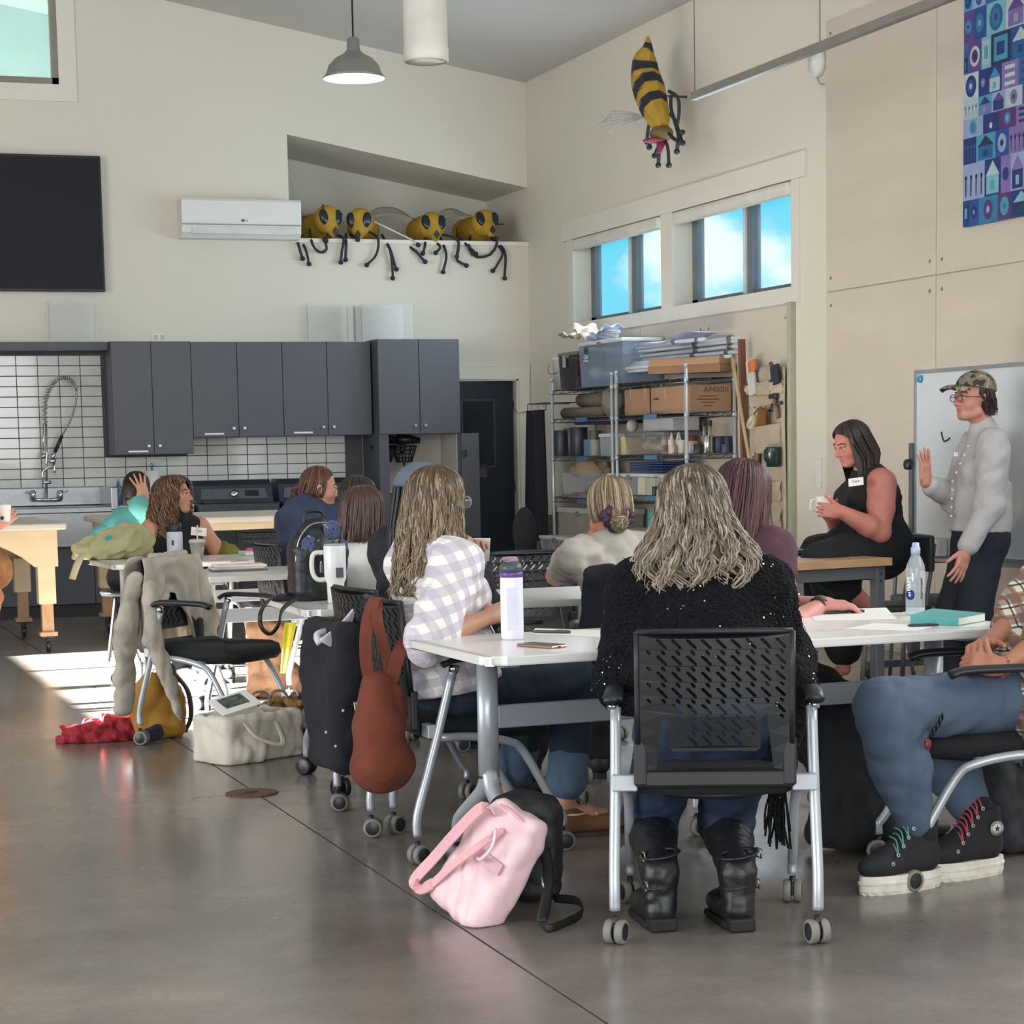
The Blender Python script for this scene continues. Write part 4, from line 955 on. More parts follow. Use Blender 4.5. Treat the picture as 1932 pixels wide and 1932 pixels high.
def pants(P,mat,infl=.012,wr=(.006,15,2),res=.009,upto=.95,rk=.066,ra=.052,top_=.04,name='trousers',q=(-1,1)):
    S=SDF(); S.cone(P.pel-P.r*.05,P.pel+P.r*.05,.115*P.sc*P.fat,.115*P.sc*P.fat,k=.03)
    S.cone(P.pel,P.pel+P.up*.08,.108*P.sc*P.fat,.100*P.sc*P.fat,w=1.4,side=P.r,k=.04)
    for i in q:
        hp,kn,a=P.legs[i]; e=kn+(a-kn)*upto
        S.cone(hp,kn,.090*P.sc*P.fat**.5,rk*P.sc,k=.04); S.cone(kn,e,rk*P.sc,ra*P.sc,k=.02)
    return sdf_obj(name,S,res,mat,P.t,wr=wr,infl=infl)
def shoe(P,a,fd,mat,solemat,L_=.27,h=.09,boot=0,w=.045,sole=.02,name='shoe',z0=0):
    fd=nrm(V(fd[0],fd[1],0)); a=V(*a); sd=V(fd[1],-fd[0],0); g=V(a[0],a[1],z0)
    S=SDF(); S.ell(g+fd*.02+V(0,0,sole+.045),V(w*.95,.075,.045),np.stack([sd,fd,V(0,0,1)],1),k=.03); S.ell(g+fd*(L_*.55)+V(0,0,sole+.028),V(w*1.05,.10,.034),np.stack([sd,fd,V(0,0,1)],1),k=.04)
    S.cone(g+V(0,0,.06),g+V(0,0,h),.042,.043,k=.03)
    if boot: S.cone(g+V(0,0,.09),g+(a-g)*1.0-fd*.005+V(0,0,boot),.052,.066,k=.03)
    o=sdf_obj(name,S,.006,mat,P.t,planes=[(V(0,0,z0+sole),V(0,0,-1))],wr=(.0025,40,5) if boot else None)
    t=MB(); n=20; pl=[]
    for i in range(n): th=2*math.pi*i/n; y_=math.cos(th); pl.append((math.sin(th)*w*1.12*(1-.12*(y_<0)),L_*.40+y_*(L_*.53)-.01))
    t.prism([(x,y) for x,y in pl][::-1],g,sd,fd,V(0,0,sole+.004)); t.build('sole',solemat,o); return o
def mouthcap(*a): pass
def glasses(P,mat,lens=True):
    t=MB()
    for q in(-1,1):
        c=P.H(q*.032,.102,.002); t.tube([c+P.HR@V(.023*math.cos(a),0,.019*math.sin(a)) for a in np.linspace(0,2*math.pi,17)[:-1]],.0022,5,closed=True)
        t.tube([P.H(q*.055,.099,.008),P.H(q*.078,.06,.008),P.H(q*.082,-.012,.006)],.0022,5)
    t.tube([P.H(-.01,.104,.006),P.H(.01,.104,.006)],.0022,5); g=t.build('glasses',mat,P.t)
    for q in(-1,1): MB().lathe([(.022,0),(.0001,.001)],P.H(q*.032,.102,.002),14,R=P.HR@rotx(R90)).build('lens',M('lens_glass','dfe6ea',.05,var=0,alpha=.12,spec=.8),g)
SK='b0826a'; 
# ---------- the woman in the black sparkly shawl (front)
hd=PY(1306,958,5.50); nk=V(hd[0]-.005,hd[1]-.05,hd[2]-.155)
P=Person('a','person seen from behind in black sequined knit shawl, long wavy blonde hair',(2.50,5.31,.56),nk,hd,-22,-14,pitch=8,skin=SK,fat=1.12,hair='5b4836')
P.headp(); P.torso(); 
P.arm(-1,(2.44,5.72,.78),(-.25,-.2,-1)); P.arm(1,(2.83,5.70,.78),(.35,-.2,-1))
for q,x in((-1,.0),(1,0)): pass
P.leg(-1,PZ(1252,1690,.10)+V(0,.03,0),foot=(.2,1,0)); P.leg(1,PZ(1400,1690,.10)+V(0,.03,0),foot=(.2,1,0)); P.finish(.0075)
pants(P,fabric('jeans_blue','1f3048',.8),upto=.25,rk=.066,ra=.060)
bootm=M('boot_leather','17191c',.45,var=.1,scale=30,bump=.3,bscale=40)
for q in(-1,1):
    hp,kn,a=P.legs[q]; top_=kn+(a-kn)*.14; fd=nrm(V(.15,1,0)); g=V(a[0],a[1],0); sd=V(fd[1],-fd[0],0)
    S=SDF(); S.cone(top_,g+V(0,0,.16)-fd*.01,.074,.050,k=.02); S.cone(g+V(0,0,.16),g+V(0,0,.06)-fd*.012,.047,.046,k=.02); S.ell(g+fd*.10+V(0,0,.05),V(.048,.12,.042),np.stack([sd,fd,V(0,0,1)],1),k=.03)
    b_=sdf_obj('boot',S,.006,bootm,P.t,wr=(.004,26,4+q),planes=[(V(0,0,.02),V(0,0,-1)),(top_,top_-g)])
    MB().box(g+V(0,0,.02)-fd*.02,(.075,.075,.04),R=np.stack([sd,fd,V(0,0,1)],1),bev=.008).box(g+V(0,0,.012)+fd*.09,(.088,.2,.022),R=np.stack([sd,fd,V(0,0,1)],1),bev=.008).build('sole',rubber if False else M('boot_sole','101113',.7),b_)
    for z,rr in((.215,.052),(.13,.046)):
        MB().tube([g+V(rr*math.cos(t_),rr*math.sin(t_)-.005,z+.008*math.cos(t_)) for t_ in np.linspace(0,2*math.pi,17)[:-1]],.009,5,closed=True,flat=.5).build('strap',bootm,b_)
        MB().tube([g+V(q*rr*1.1,-.02+dy,z+dz) for dy,dz in((-.014,-.012),(.014,-.012),(.014,.012),(-.014,.012))],.0035,5,closed=True).build('buckle',M('antique_metal','8a8578',.35,metal=.9),b_)
# shawl
S=SDF(); u=P.up; n=P.nk; r=P.r; f=P.f
S.cone(n-u*.03,n-u*.13,.075,.125,w=1.2,side=r,k=.05); S.cone(n-u*.12,n-u*.33,.125,.155,w=1.35,side=r,k=.05); S.cone(n-u*.33,n-u*.47,.155,.13,w=1.35,side=r,k=.05)
for q in(-1,1):
    sh,el,w=P.arms[q]; S.cone(n+r*q*.10-u*.06,sh-u*.02,.058,.072,k=.05); S.cone(sh-u*.02,el,.072,.078,k=.06); S.cone(el,el+(w-el)*.45,.075,.055,k=.05)
e=P.arms[1][1]; d1=PY(1506,1300,5.2); d2=PY(1478,1440,5.12); S.cone(e,d1,.075,.045,k=.05); S.cone(d1,d2,.045,.026,k=.03); S.cone(d2,PY(1464,1490,5.12),.026,.02,k=.03)
knit=M('knit_black','101318',.95,var=.25,scale=60,spec=.2); nt=knit.node_tree
wv=nt.nodes.new('ShaderNodeTexVoronoi'); wv.inputs['Scale'].default_value=75; tcn=nt.nodes.new('ShaderNodeTexCoord'); mpn=nt.nodes.new('ShaderNodeMapping'); mpn.inputs['Scale'].default_value=(1,1,1.6); mpn.inputs['Rotation'].default_value=(0,.5,.3)
nt.links.new(tcn.outputs['Object'],mpn.inputs[0]); nt.links.new(mpn.outputs[0],wv.inputs['Vector']); bp=nt.nodes.new('ShaderNodeBump'); bp.inputs['Strength'].default_value=1; bp.inputs['Distance'].default_value=.02; nt.links.new(wv.outputs['Distance'],bp.inputs['Height']); nt.links.new(bp.outputs[0],nt.nodes['Principled BSDF'].inputs['Normal'])
shw=sdf_obj('shawl',S,.008,knit,P.t,wr=(.005,16,3),infl=.004)
me=shw.data; rs=np.random.RandomState(3); off=rootloc(P.t); t=MB(); k=0; fz=MB()
cand=rs.permutation(len(me.vertices))[:7000]
for vi in cand:
    co=np.array(me.vertices[vi].co)+off; no_=np.array(me.vertices[vi].normal)
    if no_[1]>.35: continue
    cl=math.sin(co[0]*23+co[2]*9)+math.sin(co[2]*31-co[0]*12+1)
    if cl>.25 and k<230 and rs.rand()<.16:
        nn_=nrm(no_+rs.normal(size=3)*.5); s_,u_,_=frame(nn_); p=co+no_*.004
        t.raw([p+.0026*(math.cos(a)*s_+math.sin(a)*u_) for a in np.linspace(0,2*math.pi,7)[:-1]],[tuple(range(6))]); k+=1
    elif rs.rand()<.10:
        s_,u_,_=frame(no_); d=nrm(s_*rs.normal()+u_*rs.normal()); fz.tube([co,co+no_*.004+d*.004,co+no_*.004+d*.009],[.0012,.001,.0005],3,cap=False)
t.build('sequins',M('sequin','d8dde2',.12,metal=1,var=0),shw,kind='stuff'); fz.build('fuzz',knit,shw,kind='stuff')
t=MB()
for i in range(34):
    x0=PY(1464,1490,5.12)+V(rs.uniform(-.022,.022),rs.uniform(-.015,.015),0); L_=rs.uniform(.09,.17); x1=x0+V(rs.uniform(-.02,.045),rs.uniform(-.02,.02),-L_)
    t.tube(bez([x0,(x0+x1)/2+V(rs.uniform(-.008,.008),0,0),x1],8),.0032,5)
t.build('fringe',knit,shw,kind='stuff')
hairstyle(P,[(.032,.096,.108,0),(-.03,.106,.110,-.005),(-.08,.128,.110,-.018),(-.12,.152,.118,-.035),(-.17,.178,.12,-.055),(-.23,.175,.115,-.072,.01),(-.31,.14,.09,-.085,.03)],'5a4d40',tips='85796a',n=1500,wave=(.020,3.0),face=55,length_var=.34,rstr=.0031,seed=4,hl='a59a88',hlf=.28,roots='43362c',curl=.009,npt=22)
# ---------- the woman in plaid
hd=PY(826,948,6.74); nk=V(hd[0]-.03,hd[1]-.01,hd[2]-.155)
P=Person('b','person in a white and lilac plaid shirt with long light brown hair and clear glasses',(2.20,6.70,.56),nk,hd,-80,-68,pitch=2,skin=SK,fat=1.05,hair='6b5136')
P.headp(); P.torso(bust=.8)
el=PZ(806,1198,.80); w=PY(925,1172,6.50)
P.arm(1,(w[0],w[1],.80),(-.3,-.5,-1),l1=.30); P.arm(-1,(w[0]+.03,w[1]+.13,.80),(-.3,.6,-1))
tp=P.arms[1]; d=nrm(tp[2]-tp[1]); P.hand(1,tp[2],nrm(d+V(.2,.3,0)),(0,.6,-.8),curl=.8); tp=P.arms[-1]; P.hand(-1,tp[2],nrm(V(.6,-.8,-.05)),(0,-.4,-.9),curl=.7)
P.leg(1,PZ(1066,1510,.13),foot=(1,.1,0)); P.leg(-1,PZ(1068,1500,.13)+V(-.12,.24,0),foot=(1,.1,0)); P.finish(.0055)
# plaid material
def plaid(name,base,a,b_,sc=12,axis=(1,1,1),dark=None):
    m=bpy.data.materials.new(name); m.use_nodes=True; nt=m.node_tree; b=nt.nodes['Principled BSDF']; N=nt.nodes.new; L=nt.links.new; b.inputs['Roughness'].default_value=.85
    tc_=N('ShaderNodeTexCoord'); mp=N('ShaderNodeMapping'); mp.inputs['Rotation'].default_value=axis; L(tc_.outputs['Object'],mp.inputs[0]); sp=N('ShaderNodeSeparateXYZ'); L(mp.outputs[0],sp.inputs[0])
    def band(out,wd,ph=0):
        x=N('ShaderNodeMath'); x.operation='MULTIPLY_ADD'; x.inputs[1].default_value=sc; x.inputs[2].default_value=ph; L(out,x.inputs[0]); fr=N('ShaderNodeMath'); fr.operation='FRACT'; L(x.outputs[0],fr.inputs[0]); g=N('ShaderNodeMath'); g.operation='LESS_THAN'; L(fr.outputs[0],g.inputs[0]); g.inputs[1].default_value=wd; return g.outputs[0]
    def mixc(fac,c1,c2,f=.5):
        mm=N('ShaderNodeMath'); mm.operation='MULTIPLY'; L(fac,mm.inputs[0]); mm.inputs[1].default_value=f; x=N('ShaderNodeMixRGB'); L(mm.outputs[0],x.inputs[0]); 
        if isinstance(c1,tuple): x.inputs[1].default_value=c1
        else: L(c1,x.inputs[1])
        x.inputs[2].default_value=c2; return x.outputs[0]
    o=mixc(band(sp.outputs[0],.5),lin(base),lin(a),.6); o=mixc(band(sp.outputs[2],.5),o,lin(a),.6)
    if dark:
        o=mixc(band(sp.outputs[0],.08,.2),o,lin(dark),.9); o=mixc(band(sp.outputs[2],.08,.2),o,lin(dark),.9); o=mixc(band(sp.outputs[0],.16,.75),o,lin(b_),.8); o=mixc(band(sp.outputs[2],.16,.75),o,lin(b_),.8)
    L(o,b.inputs['Base Color'])
    n2=N('ShaderNodeTexNoise'); n2.inputs['Scale'].default_value=30; L(tc_.outputs['Object'],n2.inputs['Vector']); bp=N('ShaderNodeBump'); bp.inputs['Strength'].default_value=.25; bp.inputs['Distance'].default_value=.02; L(n2.outputs[0],bp.inputs['Height']); L(bp.outputs[0],b.inputs['Normal'])
    return m
pl1=plaid('plaid_lilac','e3e0da','a9a3b4','c9c5c4',17,(0,.25,-.2))
def cuffs(P,q,mat,fr=.98,r=.058):
    sh,el,w=P.arms[q]; d=nrm(w-el); c=el+(w-el)*.06; 
    S=SDF(); S.cone(c-d*.02,c+d*.035,r,r*.93,k=.02); sdf_obj('rolled_cuff',S,.006,mat,P.t,wr=(.006,30,9))
top(P,pl1,sl=(1.05,1.05),infl=.016,wr=(.008,15,1),res=.0065,hem=-.02,r0=.068,r1=.058,bust=.8,extra=lambda S:(S.cone(P.pel+P.up*.1,P.pel-P.f*.05,.13,.15,w=1.3,side=P.r,k=.05),S.cone(P.nk-P.up*.01,P.nk+P.up*.02-P.f*.015,.062,.060,k=.02)))
cuffs(P,1,pl1); cuffs(P,-1,pl1)
jd=fabric('jeans_dark','1d2c3d',.85); pants(P,jd,upto=.80,rk=.070,ra=.052,infl=.010)
for q in(1,-1):
    hp,kn,a=P.legs[q]; c=kn+(a-kn)*.80; d=nrm(a-kn); S=SDF(); S.cone(c-d*.06,c+d*.015,.070,.071,k=.01); sdf_obj('jeans_cuff',S,.007,fabric('jeans_cuff','4a6076',.85),P.t,wr=(.003,30,q+5))
    s_=shoe(P,V(a[0],a[1],.1),(1,.05,0),M('moccasin_suede','6b4a30',.85,var=.1),M('moccasin_sole','3b2a20',.7),L_=.26,h=.075,sole=.015,name='moccasin')
    MB().tube(bez([V(a[0],a[1],.085)+V(.055*math.cos(t_)+.02,.05*math.sin(t_),0) for t_ in np.linspace(-2.2,2.2,7)],18),.004,5).tube([V(a[0]+.09,a[1]-.01,.095),V(a[0]+.11,a[1]-.03,.075)],.004,5).build('lace',M('lace_cream','c9b79a',.7),s_)
hairstyle(P,[(.032,.090,.104,0),(-.04,.096,.108,-.008),(-.10,.105,.108,-.02),(-.18,.118,.100,-.03),(-.27,.118,.088,-.05),(-.33,.115,.08,-.08)],'5a493a',tips='80705a',n=1300,wave=(.014,2.8),face=50,length_var=.36,rstr=.0031,seed=8,hl='97866c',hlf=.30,roots='42321f',frizz=.003,curl=.006,npt=20)
glasses(P,M('clear_frame','b9b2ab',.2,alpha=.7))
# ---------- the woman in the black sweater behind her
hd=PY(800,940,7.46); nk=V(hd[0]-.03,hd[1]-.01,hd[2]-.15)
P=Person('c','person in black sweater and grey blue cap, mostly hidden behind the plaid shirt',(2.28,7.33,.56),nk,hd,-75,-75,skin=SK,hair='15161a')
P.headp(); P.torso()
P.arm(-1,PY(885,1045,7.72),(-1,.6,-1),l1=.32,l2=.3); P.arm(1,PY(880,1040,7.50),(-.2,-.8,-1))
cup=PY(908,1037,7.64)
for q in(-1,1): w=P.arms[q][2]; P.hand(q,w,nrm(cup+V(0,0,.02)-w+V(-.02,0,.01)),(0,-q*-1 if False else (1 if q==1 else -1),0),curl=.7)
P.leg(-1,(2.62,7.45,.12),foot=(1,0,0)); P.leg(1,(2.55,7.05,.12),foot=(1,0,0)); P.finish(.0065)
sw_=fabric('sweater_black','191c23',.95,bump=.3,bs=120)
S=SDF(); P.torso(S); 
for q in(-1,1): sleeve(P,S,q,1.85,.075,.075)
sdf_obj('sweater',S,.009,sw_,P.t,wr=(.010,14,6),infl=.02); pants(P,fabric('trousers_black','15171b'),upto=.8)
for q in(-1,1): a=P.legs[q][2]; shoe(P,V(a[0],a[1],.12),(1,0,0),bootm,M('boot_sole','101113',.7),h=.12,boot=.16,w=.05,sole=.03,name='boot')
hairstyle(P,[(.032,.088,.102,0),(-.04,.090,.104,-.01),(-.12,.092,.10,-.03),(-.22,.09,.08,-.05),(-.30,.08,.06,-.06)],'15171c',n=260,wave=(.004,2),rstr=.0045,seed=12)
S=SDF(); S.ell(P.H(0,-.012,.045),V(.094,.108,.092),P.HR,k=.02); sdf_obj('cap',S,.007,fabric('cap_blue_grey','56616e'),P.t,planes=[(P.H(0,0,.045),-P.HR[:,2])])
MB().lathe([(.030,0),(.036,.085),(.038,.088),(.033,.088),(.027,.006),(.0001,.005)],cup-V(0,0,.045),20).build('paper_cup',M('cup_white','d9d6d0',.5),None,label='white cup in hands behind the plaid shirt',cat='cup')
# ---------- brown bob, white shirt
hd=PY(688,968,9.0); nk=V(hd[0]-.01,hd[1]-.01,hd[2]-.15)
P=Person('d','person with short straight brown hair in a white shirt, seated behind the white tumbler',(2.60,9.0,.56),nk,hd,-70,-62,skin=SK,hair='3f2c22')
P.headp(); P.torso(); P.arm(-1,(3.0,9.15,.60),(-1,0,-1)); P.arm(1,(2.98,8.88,.60),(-1,0,-1)); P.hand(1,P.arms[1][2],(1,.1,0),(0,0,-1)); P.hand(-1,P.arms[-1][2],(1,-.1,0),(0,0,-1))
P.leg(-1,(3.02,9.12,.10)); P.leg(1,(3.02,8.9,.10)); P.finish(.008)
top(P,fabric('shirt_white','cfcfca'),sl=(1.9,1.9),wr=(.006,15,3),extra=lambda S:S.cone(P.nk-P.up*.02,P.nk+P.up*.045,.066,.062,k=.02)); pants(P,fabric('trousers_grey_brown','3b3733'))
for q in(-1,1): a=P.legs[q][2]; shoe(P,V(a[0],a[1],.1),P.f,M('shoe_dark','202124',.6),M('boot_sole','101113',.7))
hairstyle(P,[(.032,.088,.103,0),(-.04,.093,.106,-.01),(-.10,.095,.10,-.022),(-.135,.088,.088,-.03)],'43302a',n=520,wave=(.003,2),rstr=.004,seed=14,face=55,length_var=.18,hl='5c4336',hlf=.3)
# ---------- dark hair behind
hd=PY(677,945,9.85); nk=V(hd[0]-.01,hd[1],hd[2]-.15)
P=Person('e','person with dark hair, only the crown showing behind the short brown haired person',(2.82,9.84,.56),nk,hd,-60,-50,skin=SK,hair='26211f')
chair(2.86,9.80,-75,'black chair hidden behind the backpack, under the dark haired person')
P.headp(); P.torso(); P.arm(-1,(3.2,10.0,.70),(-1,0,-1)); P.arm(1,(3.2,9.75,.70),(-1,0,-1)); P.leg(-1,(3.25,9.95,.1)); P.leg(1,(3.25,9.75,.1)); P.finish(.009)
top(P,fabric('top_rose','8d6a66'),sl=(1.8,1.8),res=.01); pants(P,fabric('trousers_black','15171b'),res=.011)
for q in(-1,1): a=P.legs[q][2]; shoe(P,V(a[0],a[1],.1),P.f,M('shoe_dark','202124',.6),M('boot_sole','101113',.7))
hairstyle(P,[(.032,.086,.102,0),(-.04,.086,.102,-.01),(-.09,.075,.09,-.02)],'2b2624',n=260,wave=(.002,2),rstr=.0045,seed=15,face=55)
# ---------- navy hoodie
hd=PY(603,922,11.33); nk=V(hd[0]-.035,hd[1]-.01,hd[2]-.14)
P=Person('f','person in a navy hoodie with reddish brown tied back hair, looking right',(2.88,11.33,.56),nk,hd,-55,-100,pitch=6,skin='b98a74',hair='4d3025',fat=1.05)
P.headp(); P.torso(); P.arm(1,(3.10,10.98,.80),(-.4,-.6,-1)); P.arm(-1,(3.3,11.5,.70),(-1,.4,-1)); P.hand(1,P.arms[1][2],(1,-.1,0),(0,0,-1)); P.hand(-1,P.arms[-1][2],(1,0,0),(0,0,-1))
P.leg(-1,(3.33,11.4,.1)); P.leg(1,(3.33,11.2,.1)); P.finish(.006); P.eyes()
hood=lambda S:(S.ell(P.nk-P.f*.085+P.up*.005,V(.125,.07,.085),np.stack([P.r,P.f,V(0,0,1)],1),k=.04),S.cone(P.nk+P.r*.075+P.f*.04,P.nk-P.r*.075+P.f*.04,.04,.04,k=.03),S.cone(P.nk+P.r*.095-P.f*.04,P.nk+P.r*.07+P.f*.06-P.up*.02,.035,.03,k=.02))
top(P,fabric('hoodie_navy','28334c',.9),sl=(1.85,1.85),infl=.02,wr=(.008,14,7),extra=hood,name='hoodie',r0=.075,r1=.062); pants(P,fabric('trousers_black','15171b'),res=.011)
for q in(-1,1): a=P.legs[q][2]; shoe(P,V(a[0],a[1],.1),P.f,M('shoe_dark','202124',.6),M('boot_sole','101113',.7))
hairstyle(P,[(.032,.080,.097,0),(-.02,.080,.100,-.008),(-.065,.070,.09,-.018)],'54352a',n=420,wave=(.002,2),rstr=.0032,seed=16,face=66,hl='6f4a3a',hlf=.3)
t=MB(); 
for i in range(60):
    a0=P.H(0,-.10,.0)+rs.normal(size=3)*.012; t.tube(bez([a0,P.H(-.01,-.135,-.03)+rs.normal(size=3)*.012,P.H(0,-.13,-.10)+rs.normal(size=3)*.015,P.H(.0,-.125,-.17)+rs.normal(size=3)*.014],12),.004,4)
t.build('ponytail',M('ponytail','4d3025',.5),P.t,kind='stuff')
# ---------- curly hair, black turtleneck
hd=PY(330,935,12.72); nk=V(hd[0]-.0,hd[1]+.01,hd[2]-.15)
P=Person('g','person with big brown curls in a sleeveless black turtleneck with a name sticker',(2.42,12.82,.56),nk,hd,-168,-124,pitch=-3,skin='b9866b',hair='4b3123')
P.headp(); P.torso(bust=.85); P.arm(1,(2.30,12.55,.72),(-.5,.4,-1)); P.arm(-1,(2.72,12.5,.70),(.6,.4,-1)); P.hand(1,P.arms[1][2],(.6,-.8,0),(0,0,-1)); P.hand(-1,P.arms[-1][2],(-.5,-.85,0),(0,0,-1))
P.leg(-1,(2.55,12.35,.1)); P.leg(1,(2.35,12.35,.1)); P.finish(.006); P.eyes()
tk=fabric('turtleneck_black','111318',.9)
top(P,tk,sl=(0,0),infl=.010,sh=.135,bust=.85,wr=(.003,16,2),res=.007,extra=lambda S:S.cone(P.nk-P.up*.03,P.nk+P.up*.075,.064,.056,k=.02),name='turtleneck'); pants(P,fabric('trousers_black','15171b'),res=.011)
for q in(-1,1): a=P.legs[q][2]; shoe(P,V(a[0],a[1],.1),P.f,M('shoe_dark','202124',.6),M('boot_sole','101113',.7))
def sticker(P,px,py,y,w,h,rot,lines,txt='Sam'):
    c=PY(px,py,y); tc_=nrm(CAM-c); nn_=nrm(P.f*.45+tc_*.75+V(0,0,.15)); u=nrm(np.cross(V(0,0,1),nn_)); v_=np.cross(nn_,u); u,v_=u*math.cos(rot)+v_*math.sin(rot),v_*math.cos(rot)-u*math.sin(rot)
    o=MB().box(c,(w,h,.0015),R=np.stack([u,v_,nn_],1)).build('name_tag',M('sticker_white','e6e4e0',.6),P.t)
    text('handwriting',txt,h*.5,c+nn_*.0012*(1 if nn_@ (CAM-c)>0 else -1)+v_*h*.08,u,v_,M('ink_dark','2a2c3a',.6),o); return o
cc=P.nk+(P.pel-P.nk)*.30
sticker(P,375,1003,12.62,.095,.05,-.12,1)
hairstyle(P,[(.032,.112,.122,0),(-.03,.125,.125,-.01),(-.09,.135,.13,-.02),(-.15,.14,.125,-.03),(-.22,.13,.11,-.03),(-.28,.11,.09,-.03)],'4f3526',tips='7d5c43',n=560,wave=(.006,2),rstr=.0046,seed=18,face=48,curl=.013,length_var=.35,hl='8d6c50',hlf=.25,npt=30)
# ---------- teal shirt, hand on head
hd=PY(258,925,13.9); nk=V(hd[0]+.0,hd[1]+.01,hd[2]-.15)
P=Person('h','person in a teal shirt resting a hand on dark tied hair, behind the curly hair',(2.34,13.95,.56),nk,hd,-60,-20,pitch=8,skin='b98a72',hair='231b18')
P.headp(); P.torso(); P.arm(1,PY(272,940,13.78)+V(.0,0,0),(.2,-.5,-1)); P.arm(-1,(2.2,14.3,.7),(-1,.4,-1)); P.hand(1,P.arms[1][2],(-.25,0,1),(0,1,.2),curl=.25,spread=.35)
P.leg(-1,(2.6,14.3,.1)); P.leg(1,(2.75,14.05,.1)); P.finish(.007)
top(P,fabric('shirt_teal','5fa9a6'),sl=(1.0,.95),infl=.012,wr=(.005,12,3)); pants(P,fabric('trousers_black','15171b'),res=.011)
for q in(-1,1): a=P.legs[q][2]; shoe(P,V(a[0],a[1],.1),P.f,M('shoe_dark','202124',.6),M('boot_sole','101113',.7))
hairstyle(P,[(.032,.084,.100,0),(-.03,.083,.102,-.008),(-.08,.068,.088,-.018)],'2a201d',n=320,wave=(.002,2),rstr=.0036,seed=19,face=60)
MB().ell(P.H(-.02,-.12,-.02),(.045,.045,.05)).build('hair_bun',M('bun_dark','2a201d',.6,var=.2,scale=60,bump=.5,bscale=80),P.t)
st=thing('stool','dark stool under the person in the teal shirt','stool',(2.30,13.95,0)); MB().lathe([(.17,.43),(.18,.45),(.17,.465),(.0001,.465)],(2.30,13.95,0),20).build('seat',blackp,st)
for a in range(4): th=a*math.pi/2+.6; MB().tube([(2.30+.1*math.cos(th),13.95+.1*math.sin(th),.43),(2.30+.19*math.cos(th),13.95+.19*math.sin(th),0)],.012,6).build('leg',blackp,st)
# ---------- grey tee, hair bun with purple scrunchie
hd=PY(1150,958,7.72); nk=V(hd[0]-.005,hd[1]-.06,hd[2]-.145)
P=Person('i','person in a pale grey tee, blonde hair in a low bun with a purple scrunchie',(3.20,7.40,.56),nk,hd,-8,-6,pitch=10,skin='b0785f',hair='6b5844')
P.headp(); P.torso(); e=PZ(1084,1128,.80)
P.arm(-1,PY(1128,1003,7.93),(-1,.2,-1),l1=.29); P.arm(1,(3.55,7.85,.80),(1,-.4,-1)); P.hand(-1,P.arms[-1][2],(.2,.1,1),(.6,.6,0),curl=.9); P.hand(1,P.arms[1][2],(-.5,.8,0),(0,0,-1))
P.leg(-1,(3.2,7.85,.1)); P.leg(1,(3.42,7.78,.1)); P.finish(.006)
top(P,fabric('tee_grey','b5b0a6',.9),sl=(.50,.50),infl=.011,wr=(.007,15,3),res=.0065,r0=.064,r1=.060,name='t_shirt',extra=lambda S:S.cone(P.nk-P.up*.02,P.nk+P.up*.0,.062,.06,k=.02)); pants(P,fabric('trousers_black','15171b'),res=.011)
for q in(-1,1): a=P.legs[q][2]; shoe(P,V(a[0],a[1],.1),P.f,M('shoe_dark','202124',.6),M('boot_sole','101113',.7))
hairstyle(P,[(.032,.084,.102,0),(-.02,.084,.106,-.008),(-.065,.070,.100,-.016)],'77664f',n=650,wave=(.003,2),rstr=.0034,seed=21,face=60,hl='b3a384',hlf=.35,roots='6a5843')
bc=P.H(-.005,-.125,-.062)
t=MB(); rs=np.random.RandomState(5)
for i in range(70):
    a=rs.uniform(0,6.28); b_=rs.uniform(0,3.14); ax_=nrm(rs.normal(size=3)); s_,u_,_=frame(ax_); rr=rs.uniform(.026,.036); st_=rs.uniform(0,6.28)
    t.tube([bc+V(0,-.012,-.018)+rr*(math.cos(st_+v_)*s_+math.sin(st_+v_)*u_) for v_ in np.linspace(0,3.2,9)],.0035,4,col=L3('77664f' if i%3 else 'b3a384'))
t.build('hair_bun',M('hair','x' if False else '77664f'),P.t,color=True)
t=MB(); 
for i in range(46):
    a=i/46*2*math.pi; c=bc+P.HR@(V(.048*math.cos(a),.018,.042*math.sin(a)+.008)); t.ell(c+rs.normal(size=3)*.005,(.014+.006*rs.rand(),.013,.014+.006*rs.rand()),n=8,m=5)
t.build('scrunchie',M('scrunchie_purple','3a2140',.6,var=.3,scale=30),P.t)
# ---------- burgundy hair
hd=PY(1404,932,6.72); nk=V(hd[0]-.01,hd[1]+.01,hd[2]-.15)
P=Person('j','person with long burgundy hair and a maroon top, forearms on the long front table',(3.30,6.72,.56),nk,hd,-70,-58,pitch=8,skin='c08379',hair='3a1f24',fat=1.12)
P.headp(); P.torso(bust=.8); w=PZ(1548,1143,.775)
P.arm(1,w,(-.6,-.6,-1),ra=1.15,l1=.29); P.arm(-1,w+V(.05,.10,0),(.2,.8,-1)); P.hand(1,P.arms[1][2],(.75,-.25,-.02),(0,0,-1),curl=.45); P.hand(-1,P.arms[-1][2],(.5,-.85,0),(0,0,-1),curl=.4)
P.leg(1,PZ(1600,1540,.12),foot=(1,-.2,0)); P.leg(-1,PZ(1680,1530,.12),foot=(1,-.2,0)); P.finish(.006)
top(P,fabric('top_maroon','4a2b38'),sl=(.18,.18),infl=.010,wr=(.006,15,3),bust=.8,res=.007,r0=.06)
S=SDF(); S.cone(P.pel-P.r*.05,P.pel+P.r*.05,.14,.14,k=.03)
for q in(-1,1): hp,kn,a=P.legs[q]; S.cone(hp,kn+V(.03,0,.0),.115,.10,k=.06); S.cone(kn+V(.03,0,0),a+V(.02,0,-.04),.105,.15,k=.05)
